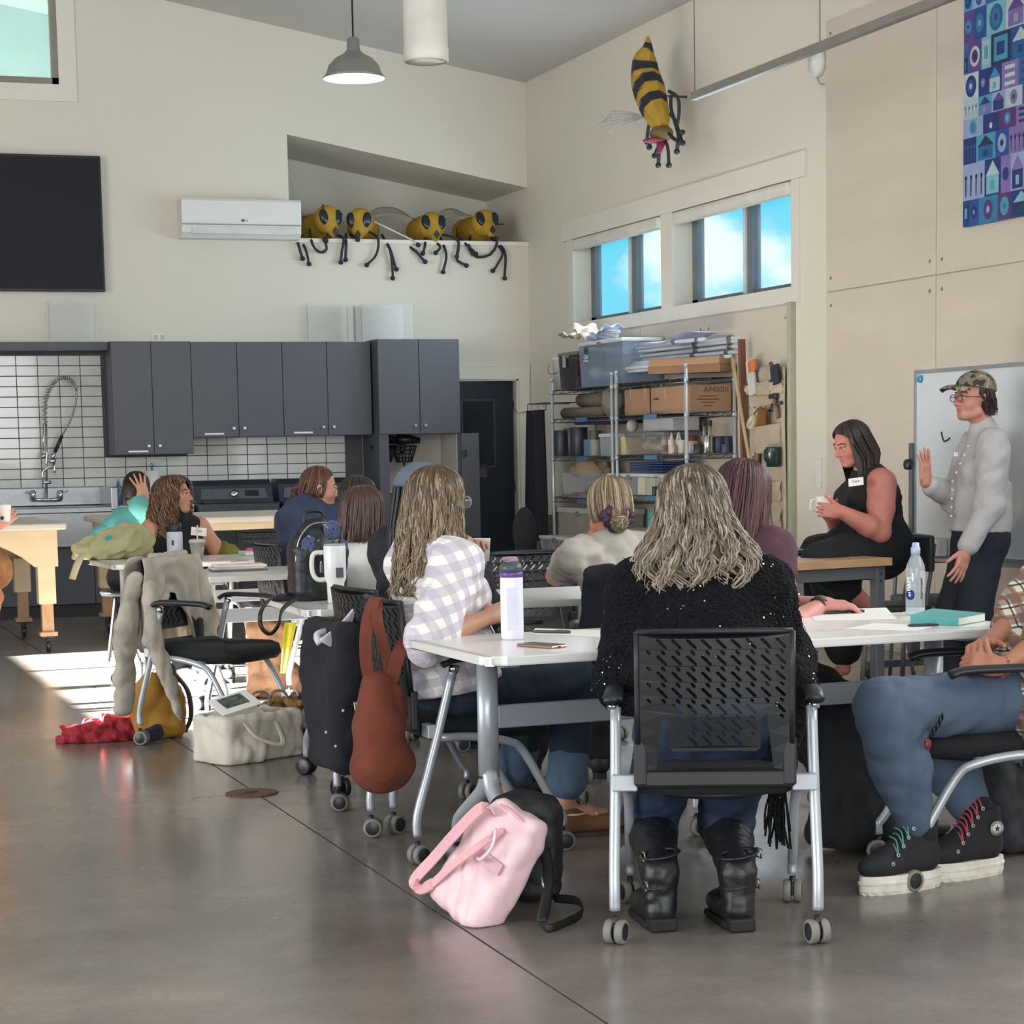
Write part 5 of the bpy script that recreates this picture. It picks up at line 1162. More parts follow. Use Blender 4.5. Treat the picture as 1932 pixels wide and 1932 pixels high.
sdf_obj('wide_trousers',S,.009,fabric('trousers_wide_black','0f1114',.95),P.t,wr=(.012,11,4),planes=[(V(0,0,.03),V(0,0,-1))])
for q in(-1,1): a=P.legs[q][2]; shoe(P,V(a[0],a[1],.1),(1,-.2,0),M('shoe_dark','202124',.6),M('boot_sole','101113',.7))
t=MB(); el_,w_=P.arms[1][1],P.arms[1][2]; d=nrm(w_-el_); s_,u_,_=frame(d)
c0=w_-d*.02; hel=[c0+d*(.018*i/60)+ (.034+.003*math.sin(i*1.9))*(math.cos(i*.5)*s_+math.sin(i*.5)*u_) for i in range(75)]
t.tube(hel,.003,5); t.build('bracelet',M('bracelet_dark','3b332f',.5),P.t); t=MB(); t.tube([c0+d*.035+.032*(math.cos(a)*s_+math.sin(a)*u_) for a in np.linspace(0,6.28,20)[:-1]],.003,5,closed=True).build('bangle',M('bangle','b09a7a',.4,metal=.6),P.t)
hairstyle(P,[(.032,.092,.106,0),(-.04,.098,.110,-.008),(-.10,.10,.11,-.02),(-.19,.10,.10,-.028),(-.30,.10,.085,-.01,.05),(-.46,.08,.06,.02,.09)],'3c2126',tips='4a2c2c',n=760,wave=(.009,2.6),face=50,length_var=.35,rstr=.0042,seed=23,hl='5a3532',hlf=.3,frizz=.002)
# ---------- seated speaker in black, with mug
Y2=9.95
hd=PY(1606,838,Y2); nk=PY(1640,893,Y2); 
P=Person('k','person in a sleeveless black dress with long dark hair holding a white mug',PY(1650,1030,Y2),nk,hd,82,96,pitch=20,skin='b9776a',hair='2b2322',fat=1.25)
P.headp(); P.torso(bust=1.1,belly=.9,sh=.18)
mug=PY(1553,953,Y2-.12)
P.arm(-1,PY(1588,966,Y2-.24),(1,-.2,-1),ra=1.45,l1=.27,l2=.25); P.arm(1,PY(1566,975,Y2+.02),(.4,.6,-1),ra=1.3,l1=.27,l2=.25)
P.hand(-1,P.arms[-1][2],(-.9,.35,.12),(0,1,0),curl=.75,hs=.95); P.hand(1,P.arms[1][2],(-.65,-.5,.55),(0,-1,0),curl=.8,hs=.95)
st_=P.pel.copy(); k1=PY(1545,1045,Y2-.15); P.leg(-1,PY(1640,1145,Y2-.25),kn=PY(1552,1062,Y2-.28),foot=(-1,-.1,-.3)); P.leg(1,(PY(1600,1100,Y2)[0],Y2+.05,.15),kn=PY(1548,1050,Y2+.02),foot=(-1,0,0)); P.finish(.006); P.eyes()
drs=fabric('dress_black','0f1217',.9)
def dr_(S):
    S.cone(P.pel-P.r*.06,P.pel+P.r*.06,.15,.15,k=.05)
    for q in(-1,1): hp,kn,a=P.legs[q]; S.cone(hp,kn,.125,.088,k=.08)
    hp,kn,a=P.legs[-1]; S.cone(kn,kn+(a-kn)*.45,.085,.085,k=.04); hp,kn,a=P.legs[1]; S.cone(kn,a+V(0,0,.1),.085,.09,k=.04)
top(P,drs,sl=(0,0),infl=.012,sh=.135,bust=1.1,belly=.9,wr=(.005,14,5),res=.007,extra=lambda S:(dr_(S)),name='dress')
sticker(P,1615,909,Y2-.21,.085,.042,.12,1,'Cara')
hairstyle(P,[(.032,.090,.105,0),(-.04,.096,.108,-.012),(-.10,.10,.105,-.03),(-.18,.095,.085,-.03),(-.25,.075,.065,-.02)],'2d2624',n=700,wave=(.004,2),face=62,length_var=.25,rstr=.0038,seed=25,hl='453a36',hlf=.25)
mg=thing('mug','white mug held by the woman in the black dress','mug',tuple(mug))
MB().lathe([(.033,-.055),(.040,-.048),(.042,.045),(.039,.048),(.036,.045),(.034,-.045),(.0001,-.047)],mug,24).build('cup',M('mug_white','dedad2',.3),mg); MB().tube(bez([mug+V(-.038,0,.03),mug+V(-.075,-.01,.025),mug+V(-.08,-.01,-.02),mug+V(-.038,0,-.035)],14),.005,6).build('handle',M('mug_white','dedad2',.3),mg)
# ---------- standing speaker
Y1=9.3
hd=PY(1836,752,Y1); nk=PY(1858,822,Y1)
P=Person('l','person standing in a light grey shirt, camouflage cap and glasses, raising one hand',PY(1850,1014,Y1),nk,hd,74,93,pitch=0,skin='b98272',hair='3a2926',fat=1.02)
P.headp(); P.torso(bust=.7)
P.arm(-1,PY(1822,1040,Y1-.22),(.8,-.4,-.3),l1=.30,l2=.27); P.arm(1,PY(1746,910,Y1+.05),(.3,.3,-1),l1=.29,l2=.27)
w=P.arms[-1][2]; P.hand(-1,w,PY(1806,1092,Y1-.24)-w,(-.3,1,0),curl=.22,spread=.3,thumb=(-1,-.2,-.35)); w=P.arms[1][2]; P.hand(1,w,PY(1744,838,Y1+.03)-w+V(.0,0,0),(-.35,.95,0),curl=.16,spread=.25,side=-1)
P.leg(-1,(P.pel[0]+.02,P.pel[1]-.10,.09),pole=(-1,0,0),l1=.39,l2=.385); P.leg(1,(P.pel[0]-.06,P.pel[1]+.12,.09),pole=(-1,0,0),l1=.39,l2=.385); P.finish(.0055); P.eyes()
shm=fabric('shirt_light_grey','a9a7a8',.8,bump=.1)
def sx_(S):
    S.cone(P.pel+P.up*.22,P.pel+P.up*.03,.125,.140,w=1.12,side=P.r,k=.05)
    S.cone(P.nk-P.up*.01,P.nk+P.up*.040+P.f*.012,.066,.060,k=.02)
top(P,shm,sl=(1.88,1.80),infl=.010,wr=(.007,11,2),res=.0065,hem=.03,bust=.7,extra=sx_,r0=.070,r1=.058)
t=MB(); 
for i in range(9): c=P.nk+P.f*(.10+.075*min(1,i/4))+(P.pel-P.nk)*(.10+.085*i)+V(0,-.03,0); t.ell(c,(.007,.007,.007),n=8,m=5)
t.build('buttons',M('button_white','dcdcdc',.4),P.t)
MB().box(PY(1803,857,Y1-.11),(.004,.03,.02)).build('name_tag',M('sticker_white','e6e4e0',.6),P.t)
tj=fabric('trousers_navy','171d29',.85); pants(P,tj,upto=.96,rk=.075,ra=.065,infl=.012,wr=(.006,14,3))
for q in(-1,1): a=P.legs[q][2]; shoe(P,V(a[0],a[1],.1),P.f,M('shoe_dark','202124',.6),M('boot_sole','101113',.7))
hairstyle(P,[(.032,.083,.100,0),(-.03,.080,.102,-.012),(-.065,.066,.094,-.026),(-.095,.050,.07,-.050)],'3a2926',n=420,wave=(.005,2),rstr=.0036,seed=27,face=76,length_var=.6,frizz=.005)
glasses(P,M('glasses_red','6b2b30',.3))
# cap
camo=bpy.data.materials.new('camo'); camo.use_nodes=True; nt=camo.node_tree; b=nt.nodes['Principled BSDF']; b.inputs['Roughness'].default_value=.85
tc_=nt.nodes.new('ShaderNodeTexCoord'); no_=nt.nodes.new('ShaderNodeTexNoise'); no_.inputs['Scale'].default_value=24; no_.inputs['Detail'].default_value=1.5; nt.links.new(tc_.outputs['Object'],no_.inputs['Vector'])
rp=nt.nodes.new('ShaderNodeValToRGB'); rp.color_ramp.interpolation='CONSTANT'; rp.color_ramp.elements[0].color=lin('2f2f2a'); rp.color_ramp.elements[1].position=.62; rp.color_ramp.elements[1].color=lin('9a8c76')
for p_,c_ in((.42,'6c6a55'),(.49,'837662'),(.55,'41473f'),(.58,'7c6f5c')): e=rp.color_ramp.elements.new(p_); e.color=lin(c_)
nt.links.new(no_.outputs[0],rp.inputs[0]); nt.links.new(rp.outputs[0],b.inputs['Base Color'])
S=SDF(); S.ell(P.H(0,-.016,.050),V(.093,.112,.094),P.HR,k=.02); 
cp=sdf_obj('cap',S,.005,camo,P.t,planes=[(P.H(0,0,.052),-(P.HR@nrm(V(0,-.18,1))))])
def brim(u,v):
    a=(u-.5)*1.6; r=.090+.085*v*(1-.25*abs(a)); return P.H(r*math.sin(a)*.95,-.01+r*math.cos(a)*1.12,.060-.010*v-.028*abs(a)**2+.014*math.sin(v*3))
MB().grid(brim,14,6,th=.005).build('brim',camo,cp)
MB().ell(P.H(0,-.016,.143),(.008,.008,.004)).build('cap_button',camo,cp)
# ---------- person at right edge
P=Person('m','person at right edge in a plaid flannel, blue trousers and platform high tops',(3.66,5.55,.56),(3.96,5.50,1.03),(3.97,5.50,1.19),78,80,skin='b07a62',hair='3a2a22')
P.headp(); P.torso(); el=PZ(1925,1275,.74); w=PY(1888,1262,5.36)
P.arm(-1,w,(1,-.2,-.6),l1=.27,l2=.24); P.arm(1,w+V(-.02,.12,.02),(.5,.6,-1)); P.hand(-1,P.arms[-1][2],(-.8,.5,.15),(0,.6,-.6),curl=1.0); P.hand(1,P.arms[1][2],(-.7,-.6,.1),(0,-.5,-.8),curl=1.0)
P.leg(-1,PZ(1742,1585,.15)+V(0,.02,0),kn=PY(1672,1338,5.42),foot=(-1,-.1,0)); P.leg(1,PZ(1885,1580,.14)+V(.02,.12,.0),kn=PY(1735,1335,5.72),foot=(-1,-.1,0)); P.finish(.006)
fl=plaid('plaid_flannel','d6cfc0','4a3130','8a5a48',17,(.1,.2,.3),dark='1b191c')
top(P,fl,sl=(1.25,1.25),infl=.02,wr=(.008,13,2),res=.007,r0=.072,r1=.066,extra=lambda S:(S.cone(P.pel+V(.05,-.10,.08),P.pel+V(-.02,-.24,-.14),.10,.07,w=1.0,k=.05),S.cone(P.pel+V(.10,-.12,.08),P.pel+V(.16,-.22,-.16),.08,.06,k=.05)),name='flannel_shirt')
tb=fabric('trousers_blue','47576a',.85); 
S=SDF(); S.cone(P.pel-P.r*.05,P.pel+P.r*.05,.12,.12,k=.03)
for q in(-1,1): hp,kn,a=P.legs[q]; S.cone(hp,kn,.10,.085,k=.04); S.cone(kn,kn+(a-kn)*.45,.088,.085,k=.02); S.cone(kn+(a-kn)*.45,kn+(a-kn)*.86,.085,.052,k=.02)
sdf_obj('trousers',S,.0065,tb,P.t,wr=(.006,13,3),infl=.006)
sock=fabric('sock_black','17181c',.9)
hairstyle(P,[(.032,.09,.104,0),(-.04,.094,.106,-.01),(-.13,.09,.09,-.02)],'3a2a22',n=200,rstr=.005,seed=33)
# chain and charm
kc=P.legs[-1][1]+(P.legs[-1][0]-P.legs[-1][1])*.62+V(0,-.09,.02); t=MB()
cp_=[PY(1778,1352,5.32),PY(1770,1368,5.31),PY(1760,1382,5.31),PY(1754,1395,5.31)]
for i,c in enumerate(bez(cp_,9)): t.tube([c+V(.006*math.cos(a),.002,.009*math.sin(a)) if i%2 else c+V(.002*math.cos(a),.006*math.cos(a),.009*math.sin(a)) for a in np.linspace(0,6.28,9)[:-1]],.002,4,closed=True)
t.build('belt_chain',M('chain_dark','2a2a2e',.35,metal=.8),P.t); MB().ell(PY(1751,1404,5.31),(.012,.006,.018)).ell(PY(1748,1398,5.31),(.007,.006,.008)).build('charm',M('charm_red','6a2430',.4),P.t)
cv=M('canvas_black','16181b',.8,bump=.2,bscale=300); sl_=M('sole_white','cfcbbf',.6,var=.10,scale=20); 
for q,(lace,lc,ank) in zip((-1,1),((M('lace_green','4f8f86',.7),'g',0),(M('lace_pink','a8485a',.7),'p',1))):
    hp,kn,a=P.legs[q]; fd=nrm(V(-1,-.12,0)); sd=V(fd[1],-fd[0],0); 
    g=V(a[0],a[1],0)+fd*.0; Rf=np.stack([sd,fd,V(0,0,1)],1); zs=.055
    S=SDF(); S.cone(kn+(a-kn)*.70,g+V(0,0,.17),.060,.054,k=.02); sdf_obj('sock',S,.006,sock,P.t,wr=(.003,30,2))
    S=SDF(); S.cone(g+V(0,0,.22),g+V(0,0,.10),.054,.050,k=.02); S.ell(g+fd*.0+V(0,0,zs+.045),V(.044,.07,.055),Rf,k=.03); S.ell(g+fd*.13+V(0,0,zs+.028),V(.046,.095,.042),Rf,k=.04); S.cone(g+V(0,0,.18)+fd*.03,g+fd*.12+V(0,0,zs+.05),.032,.032,k=.03)
    up_=sdf_obj('high_top_shoe',S,.005,cv,P.t,planes=[(V(0,0,zs-.005),V(0,0,-1)),(g+V(0,0,.215),V(0,0,1))])
    t=MB(); n=40; 
    def out(th,k_): y_=math.cos(th); return (math.sin(th)*.050*k_*(1-.10*(y_<0)),.072+y_*.150*k_)
    lv=[(0,.97),(.012,1.0),(.03,1.0),(.033,1.03),(.040,1.03),(.043,1.0),(.058,.99)]
    vs=[];ff=[]
    for z,k_ in lv:
        for i in range(n): x_,y_=out(2*math.pi*i/n,k_*(1 if z>.01 or i%2 else .955)); vs.append(g+sd*x_+fd*y_+V(0,0,z+ (.018 if z<.01 and .0<y_<.03 else 0)))
    for r_ in range(len(lv)-1):
        for i in range(n): j=(i+1)%n; ff.append((r_*n+i,r_*n+j,(r_+1)*n+j,(r_+1)*n+i))
    ff+=[tuple(range(n))[::-1],tuple(range((len(lv)-1)*n,len(lv)*n))]; t.raw(vs,ff); t.build('platform_sole',sl_,up_)
    nearside=nrm(V(0,-1,0)); e_=MB(); l_=MB()
    for i in range(6):
        c=g+fd*(.130-.019*i)+V(0,0,zs+.040+.025*i)+nearside*.047; e_.tube([c+V(.005*math.cos(b_),-.002,.005*math.sin(b_)) for b_ in np.linspace(0,6.28,9)[:-1]],.0018,4,closed=True)
        c2=g+fd*(.128-.019*i)+V(0,0,zs+.068+.025*i); l_.tube(bez([c,c2+nearside*.015,c2-nearside*.02],6),.003,5)
        if i<5: l_.tube(bez([c,g+fd*(.120-.019*i)+V(0,0,zs+.078+.025*i)+nearside*.02,c2+V(0,.01,.02)],6),.003,5)
    e_.build('eyelets',M('eyelet','c9c9c6',.3,metal=.6),up_); l_.build('laces',lace,up_)
    if ank:
        c=g+V(.012,0,.155)+nearside*.059; Rk=np.stack([V(1,0,0),V(0,0,1),V(0,-1,0)],1); MB().lathe([(.024,0),(.0001,.0015)],c,28,R=Rk).build('ankle_patch',M('patch_white','d5d3cc',.6),up_)
        st5=[(.011*(1 if i%2==0 else .42)*math.sin(i*math.pi/5),.011*(1 if i%2==0 else .42)*math.cos(i*math.pi/5)) for i in range(10)]
        MB().prism(st5[::-1],c+V(0,-.0018,0),(1,0,0),(0,0,1),(0,-.001,0)).build('star',M('patch_ink','20242c',.6),up_)
        for wd,a0,sg in(('CONVERSE',90,-1),('ALL STAR',-90,1)):
            for i,ch in enumerate(wd):
                th=math.radians(a0+sg*(i-(len(wd)-1)/2)*17); rr=.0185; o=c+V(rr*math.cos(th),-.002,rr*math.sin(th)); 
                uu=V(math.sin(th)*-sg,0,-math.cos(th)*-sg) ; uu=V(-sg*-1*math.sin(th)*1,0,sg*-1*math.cos(th)) if False else V(math.sin(th),0,-math.cos(th))*(-sg)
                if ch!=' ': text('lettering',ch,.0062,o,uu,np.cross(V(0,-1,0),uu),M('patch_ink','20242c',.6),up_,depth=.0003)
# bracelet
w=P.arms[-1][2]; t=MB()
for i in range(18): a=i/18*6.283; t.ell(w+V(.006*math.sin(a),.031*math.cos(a),.031*math.sin(a)),(.005,.005,.005),n=7,m=5)
t.build('bead_bracelet',M('beads','8a4a4a',.4),P.t)
# ---------- hand with cup at left edge, in an orange dress
hw=PY(-40,985,11.2)
P=Person('n','person at left edge in an orange knitted dress holding a white cup',(hw[0]-.28,11.35,.95),(hw[0]-.30,11.35,1.42),(hw[0]-.29,11.35,1.58),-60,-60,skin='b98672',hair='4a3527')
P.headp(); P.torso(); P.arm(1,PY(-12,992,11.15),(-.5,-.5,-1)); P.arm(-1,(hw[0]+.05,11.7,1.0),(-1,.4,-1)); cupc=PY(8,968,11.13)
P.hand(1,P.arms[1][2],cupc+V(0,0,-.01)-P.arms[1][2]+V(.03,0,.0),(0,1,0.1),curl=.75); P.hand(-1,P.arms[-1][2],(1,0,0),(0,0,-1))
P.leg(-1,(P.pel[0],11.5,.1),pole=(1,0,0)); P.leg(1,(P.pel[0]+.1,11.22,.1),pole=(1,0,0)); P.finish(.008)
od=fabric('dress_orange_knit','8a6038',.95,bump=.6,bs=60,var=.25)
S=SDF(); P.torso(S); 
for q in(-1,1): sleeve(P,S,q,1.6,.065,.06)
S.cone(P.pel+V(0,0,.1),P.pel+V(.10,-.05,-.32),.15,.27,k=.05)
sdf_obj('dress',S,.01,od,P.t,wr=(.012,12,3),infl=.012,planes=[(V(0,0,.52),V(0,0,-1))])
S=SDF(); e_=P.arms[1][1]; S.cone(e_,PY(8,1075,11.1)+V(-.06,0,0),.07,.10,k=.03); sdf_obj('wide_sleeve',S,.009,od,P.t,wr=(.012,14,8))
for q in(-1,1): a=P.legs[q][2]; shoe(P,V(a[0],a[1],.1),(.9,-.3,0),M('shoe_dark','202124',.6),M('boot_sole','101113',.7))
hairstyle(P,[(.032,.09,.104,0),(-.04,.094,.106,-.01),(-.15,.09,.09,-.02)],'4a3527',n=200,rstr=.005,seed=31)
MB().lathe([(.028,0),(.037,.085),(.039,.088),(.034,.088),(.026,.006),(.0001,.005)],cupc-V(0,0,.045),20).build('paper_cup',M('cup_white','d9d6d0',.5),None,label='white paper cup held at the left edge of the photo',cat='cup')
w=P.arms[1][2]; MB().tube([V(*(w+(cupc-w)*.7))+V(0,-.03,.0),V(*(w+(cupc-w)*.7))+V(.005,-.035,-.012)],.010,8).build('ring',M('ring_black','15151a',.2),P.t)
# ============================================================= THINGS ON THE TABLES AND THE FLOOR
TZ=.7465
def at(px,py,z=TZ): return PZ(px,py,z)
# white bottle with purple lid
p=at(967,1206); bt=thing('water_bottle','tall white bottle with grey lid and purple band on the front table','bottle',tuple(p))
wb=M('bottle_white','dcdcea',.35,var=.01)
MB().lathe([(.033,0),(.036,.006),(.0365,.03),(.0365,.195),(.035,.202),(.0001,.203)],p,32).build('body',wb,bt)
g=nrm(CAM-p); g=nrm(V(g[0],g[1],0)); s_=V(-g[1],g[0],0)
MB().box(p+g*.0352+V(0,0,.10),(.034,.004,.135),R=np.stack([s_,-g,V(0,0,1)],1),bev=.0015).build('grip_panel',M('bottle_groove','cfd0e2',.45),bt)
MB().lathe([(.0375,.199),(.0375,.214),(.036,.215),(.0001,.215)],p,32).build('band',M('band_purple','6a3f93',.3),bt)
MB().lathe([(.0365,.214),(.036,.232),(.030,.243),(.024,.247),(.0001,.247)],p,32).build('lid',M('lid_grey','424a54',.4),bt)
MB().box(p+V(0,0,.25),(.042,.03,.014),bev=.005,R=rotz(.3)).box(p+V(.0,0,.258)+s_*-.004,(.048,.026,.012),R=rotz(.3),bev=.005).build('flip_spout',M('spout_mauve','8e6f86',.4),bt)
# phone
c=at(1022,1220); ph=thing('phone','rose gold phone lying on the front table beside the white bottle','phone',tuple(c)); R_=rotz(-1.12)
MB().box(c+V(0,0,.004),(.148,.073,.008),R=R_,bev=.004).build('body',M('rose_gold','b98a78',.25,metal=.8),ph); MB().box(c+V(0,0,.0086),(.140,.066,.0012),R=R_).build('screen',M('phone_glass','3c3d42',.08,var=0),ph)
MB().box(c+R_@V(.0745,0,.004),(.001,.012,.004),R=R_).build('port',M('black_hole','15110f',.8),ph)
pw=M('paper_sheet','e2e0dd',.8,var=.01)
def sheet(pts,label,z=TZ,th=.0012,group=None):
    P_=[at(*q) for q in pts]; t=thing('paper',label,'paper',tuple(np.mean(P_,0)),group); v=P_[0]; MB().prism([(q[0]-v[0],q[1]-v[1]) for q in P_][::-1],V(v[0],v[1],z+.0002),(1,0,0),(0,1,0),V(0,0,th)).build('sheet',pw,t); return t
sheet([(1000,1196),(1140,1203),(1148,1190),(1010,1186)],'white paper sheet between the white bottle and the shawl, under a pen')
sheet([(1522,1152),(1537,1172),(1692,1168),(1672,1147)],'white curling paper sheet with a dark green pen, by the forearms')
sheet([(1595,1187),(1728,1191),(1762,1182),(1650,1176)],'white paper under a black cap pen near the teal book')
def pen(a,b_,label,col='23282b',tip=None,r=.005,z=TZ+.0015):
    A=at(*a);B=at(*b_);A[2]=B[2]=z+r; t=thing('pen',label,'pen',tuple((A+B)/2),'pens on the tables')
    d=B-A; MB().tube([A,A+d*.08,A+d*.6,A+d*.62,B],[r*.3,r*.9,r,r*1.1,r*1.05],10).build('barrel',M('pen_'+col,col,.35),t); MB().box(A+d*.80+V(0,0,r*1.2),(np.linalg.norm(d)*.3,.003,.002),R=rotz(math.atan2(d[1],d[0]))).build('clip',M('pen_clip','8b8f92',.3,metal=.6),t); return t
pen((1002,1195),(1076,1196),'grey and black pen beside the white bottle','4a4d50'); pen((1556,1160),(1630,1156),'dark green pen on the curling paper','26332c'); pen((1712,1184),(1770,1182),'clear pen with black cap near the teal book','2a2c31')
# teal book
B=[at(1717,1176),at(1808,1181),at(1858,1172),at(1760,1163)]
bk=thing('book','teal covered paperback lying on the right part of the front table','book',tuple(np.mean(B,0))); v=B[0]; pl_=[(q[0]-v[0],q[1]-v[1]) for q in B]
MB().prism(pl_[::-1],V(v[0],v[1],TZ+.003),(1,0,0),(0,1,0),(0,0,.022)).build('pages',M('book_pages','d9d8d2',.7),bk)
cvm=M('cover_teal','3a9a98',.35)
MB().prism(pl_[::-1],V(v[0],v[1],TZ),(1,0,0),(0,1,0),(0,0,.003)).prism(pl_[::-1],V(v[0],v[1],TZ+.025),(1,0,0),(0,1,0),(0,0,.003)).raw([B[0]+V(0,-.002,0),B[1]+V(0,-.002,0),B[1]+V(0,-.002,.028),B[0]+V(0,-.002,.028),B[0]+V(0,.001,0),B[1]+V(0,.001,0),B[1]+V(0,.001,.028),B[0]+V(0,.001,.028)],[(0,1,2,3),(4,7,6,5)]).build('cover',cvm,bk)
# clear water bottle
p=at(1727,1160); wbt=thing('plastic_water_bottle','clear plastic water bottle with blue drop print and white cap','bottle',tuple(p))
cl=M('clear_pet','dfe9ee',.05,var=0,alpha=.26,spec=.9)
MB().lathe([(.030,0),(.034,.006),(.034,.155),(.031,.175),(.020,.200),(.0145,.210),(.0145,.216)],p,28,cap=False).build('body',cl,wbt); MB().lathe([(.030,.003),(.033,.008),(.033,.026),(.0001,.026)],p,28).build('water',M('water','cfdfe6',.02,var=0,alpha=.45),wbt)
MB().lathe([(.0165,.212),(.0165,.235),(.013,.238),(.012,.252),(.0001,.254)],p,20).build('cap',M('cap_bluewhite','a9b3cf',.3),wbt)
g=nrm(CAM-p); g=nrm(V(g[0],g[1],0)); s_=V(-g[1],g[0],0)  # s_ is to the right seen from the camera
def onb(name,body,size,ang,z,mat):
    d=rotz(ang)@g; u=V(0,0,1); w_=np.cross(d,u) ; text(name,body,size,p+d*.0348+V(0,0,z),u,w_ if (np.cross(u,w_)@d)>0 else -w_,mat,wbt,depth=.0003,bold=.0004)
onb('brand_lettering','smart',.030,-.75,.100,M('print_white2','f0f2f5',.4,emit=None)); onb('lettering','water',.013,-.30,.135,M('print_white2','f0f2f5',.4)); onb('small_lettering','smartwater',.016,.62,.095,M('print_dark','3a3f4a',.4))
d=rotz(-.55)@g; Rk=np.stack([V(0,0,1),np.cross(d,V(0,0,1)),d],1); MB().lathe([(.018,0),(.0001,.0012)],p+d*.0338+V(0,0,.072),24,R=Rk).build('drop_print',M('print_blue','27449a',.35),wbt)
# ---- table B: backpack, tumbler
def backpack(p,w,h,dp,ang,mat,t,lean=0,res=.006,wr=(.006,14,3),taper=.85):
    R_=rotz(ang)@rotx(lean); S=SDF(); S.box(p+R_@V(0,0,h*.36),V(w/2,dp/2,h*.36),R_,rd=.045,k=.03); S.ell(p+R_@V(0,0,h*.66),V(w/2*taper,dp/2*.92,h*.34),R_,k=.06)
    return R_,sdf_obj('bag_body',S,res,mat,t,wr=wr)
p=at(607,1134); bp_=thing('backpack','black backpack with blue rose print standing on the second table corner','backpack',tuple(p)); lb_=M('leather_black','14161a',.45,var=.1,bump=.15,bscale=150)
p=p+V(0,.06,0); R_,o=backpack(p,.235,.33,.14,.12,lb_,bp_)
MB().tube(bez([p+R_@V(-.04,.02,.30),p+R_@V(-.035,.02,.36),p+R_@V(.035,.02,.36),p+R_@V(.04,.02,.30)],14),.008,8).build('top_handle',lb_,bp_)
MB().tube(bez([p+R_@V(x,-.066+ .02*(abs(x)/.1)**2,z) for x,z in((-.108,.12),(-.105,.20),(-.085,.27),(-.04,.315),(.04,.315),(.085,.27),(.105,.20),(.108,.12))],34),.004,6).build('zip',M('zip_silver','8f9296',.3,metal=.8),o)
MB().tube(bez([p+R_@V(x,-.074,z) for x,z in((-.1,.165),(0,.175),(.1,.165))],10),.004,6).build('seam',lb_,o)
MB().box(p+R_@V(-.015,-.083,.135),(.012,.006,.035),R=R_,bev=.002).tube([p+R_@V(-.015,-.082,.165),p+R_@V(-.015,-.082,.15)],.005,6).build('zip_pull',M('zip_silver','8f9296',.3,metal=.8),o)
rose=M('rose_print','4d577c',.6,var=.2,scale=60); leaf=M('leaf_print','7b8088',.6)
for (x,z,r) in((-.055,.235,.030),(-.05,.205,.024),(-.068,.215,.02),(.045,.290,.034),(.085,.22,.028),(-.03,.215,.012)):
    t=MB(); 
    for k in range(4): 
        t.tube([p+R_@V(x+r*(1-k*.25)*math.cos(a)*(1+.06*math.sin(5*a+k)),-.071-.003*k+(.02*(abs(x)/.1)**2),z+r*(1-k*.25)*math.sin(a)) for a in np.linspace(0,6.283,15)[:-1]],.0042*(r/.03),5,closed=True)
    t.lathe([(r*.95,0),(.0001,.002)],p+R_@V(x,-.066+(.02*(abs(x)/.1)**2),z),14,R=R_@rotx(R90)); t.build('rose',rose,o)
for (x,z) in((-.02,.245),(.0,.235),(-.06,.265),(-.015,.19),(.02,.30),(.06,.245),(.01,.31)): MB().ell(p+R_@V(x,-.073,z),(.009,.002,.005),R=R_@roty(x*40)).build('leaf',leaf,o)
q0=at(555,1140)
MB().tube(bez([at(600,1128)+V(0,0,.02),at(560,1128)+V(0,0,.015),PY(520,1124,8.05),PY(494,1150,7.82),PY(492,1180,7.8),PY(508,1196,7.8),PY(525,1180,7.8),PY(533,1150,7.9),PY(560,1128,8.1)],40),.009,6,flat=.35).build('strap',lb_,bp_)
MB().box(at(535,1134)+V(0,0,.012),(.10,.04,.022),R=rotz(-.2),bev=.008).build('pouch',M('pouch_black','16181b',.7),None,label='small black pouch at the left corner of the second table',cat='pouch')
p=at(634,1138); tb_=thing('tumbler','white tumbler with large cream handle and black straw beside the floral backpack','tumbler',tuple(p)); wm_=M('tumbler_white','dcdedd',.3)
p=p+V(0,.0,0)
MB().lathe([(.030,0),(.033,.01),(.035,.080),(.044,.10),(.045,.228),(.042,.234),(.0001,.234)],p,32).build('body',wm_,tb_); MB().lathe([(.043,.231),(.043,.239),(.0001,.240)],p,28).build('lid',M('lid_translucent','9aa2a4',.2),tb_)
g=nrm(CAM-p); g=nrm(V(g[0],g[1],0)); s_=V(-g[1],g[0],0)
MB().tube(bez([p-s_*.042+V(0,0,.205),p-s_*.080+V(0,0,.203),p-s_*.092+V(0,0,.175),p-s_*.090+V(0,0,.125),p-s_*.072+V(0,0,.098),p-s_*.040+V(0,0,.096)],24),.0125,10,flat=.8).build('handle',M('handle_cream','d8d5cc',.45),tb_)
MB().tube([p+s_*.018+V(0,0,.22),p+s_*.03+V(0,0,.31)],.004,8).build('straw',blackp,tb_)
MB().box(p+g*.0445+s_*.018+V(0,0,.125),(.03,.003,.04),R=np.stack([s_,-g,V(0,0,1)],1)).build('print',M('print_dark','3a3f4a',.4),tb_)
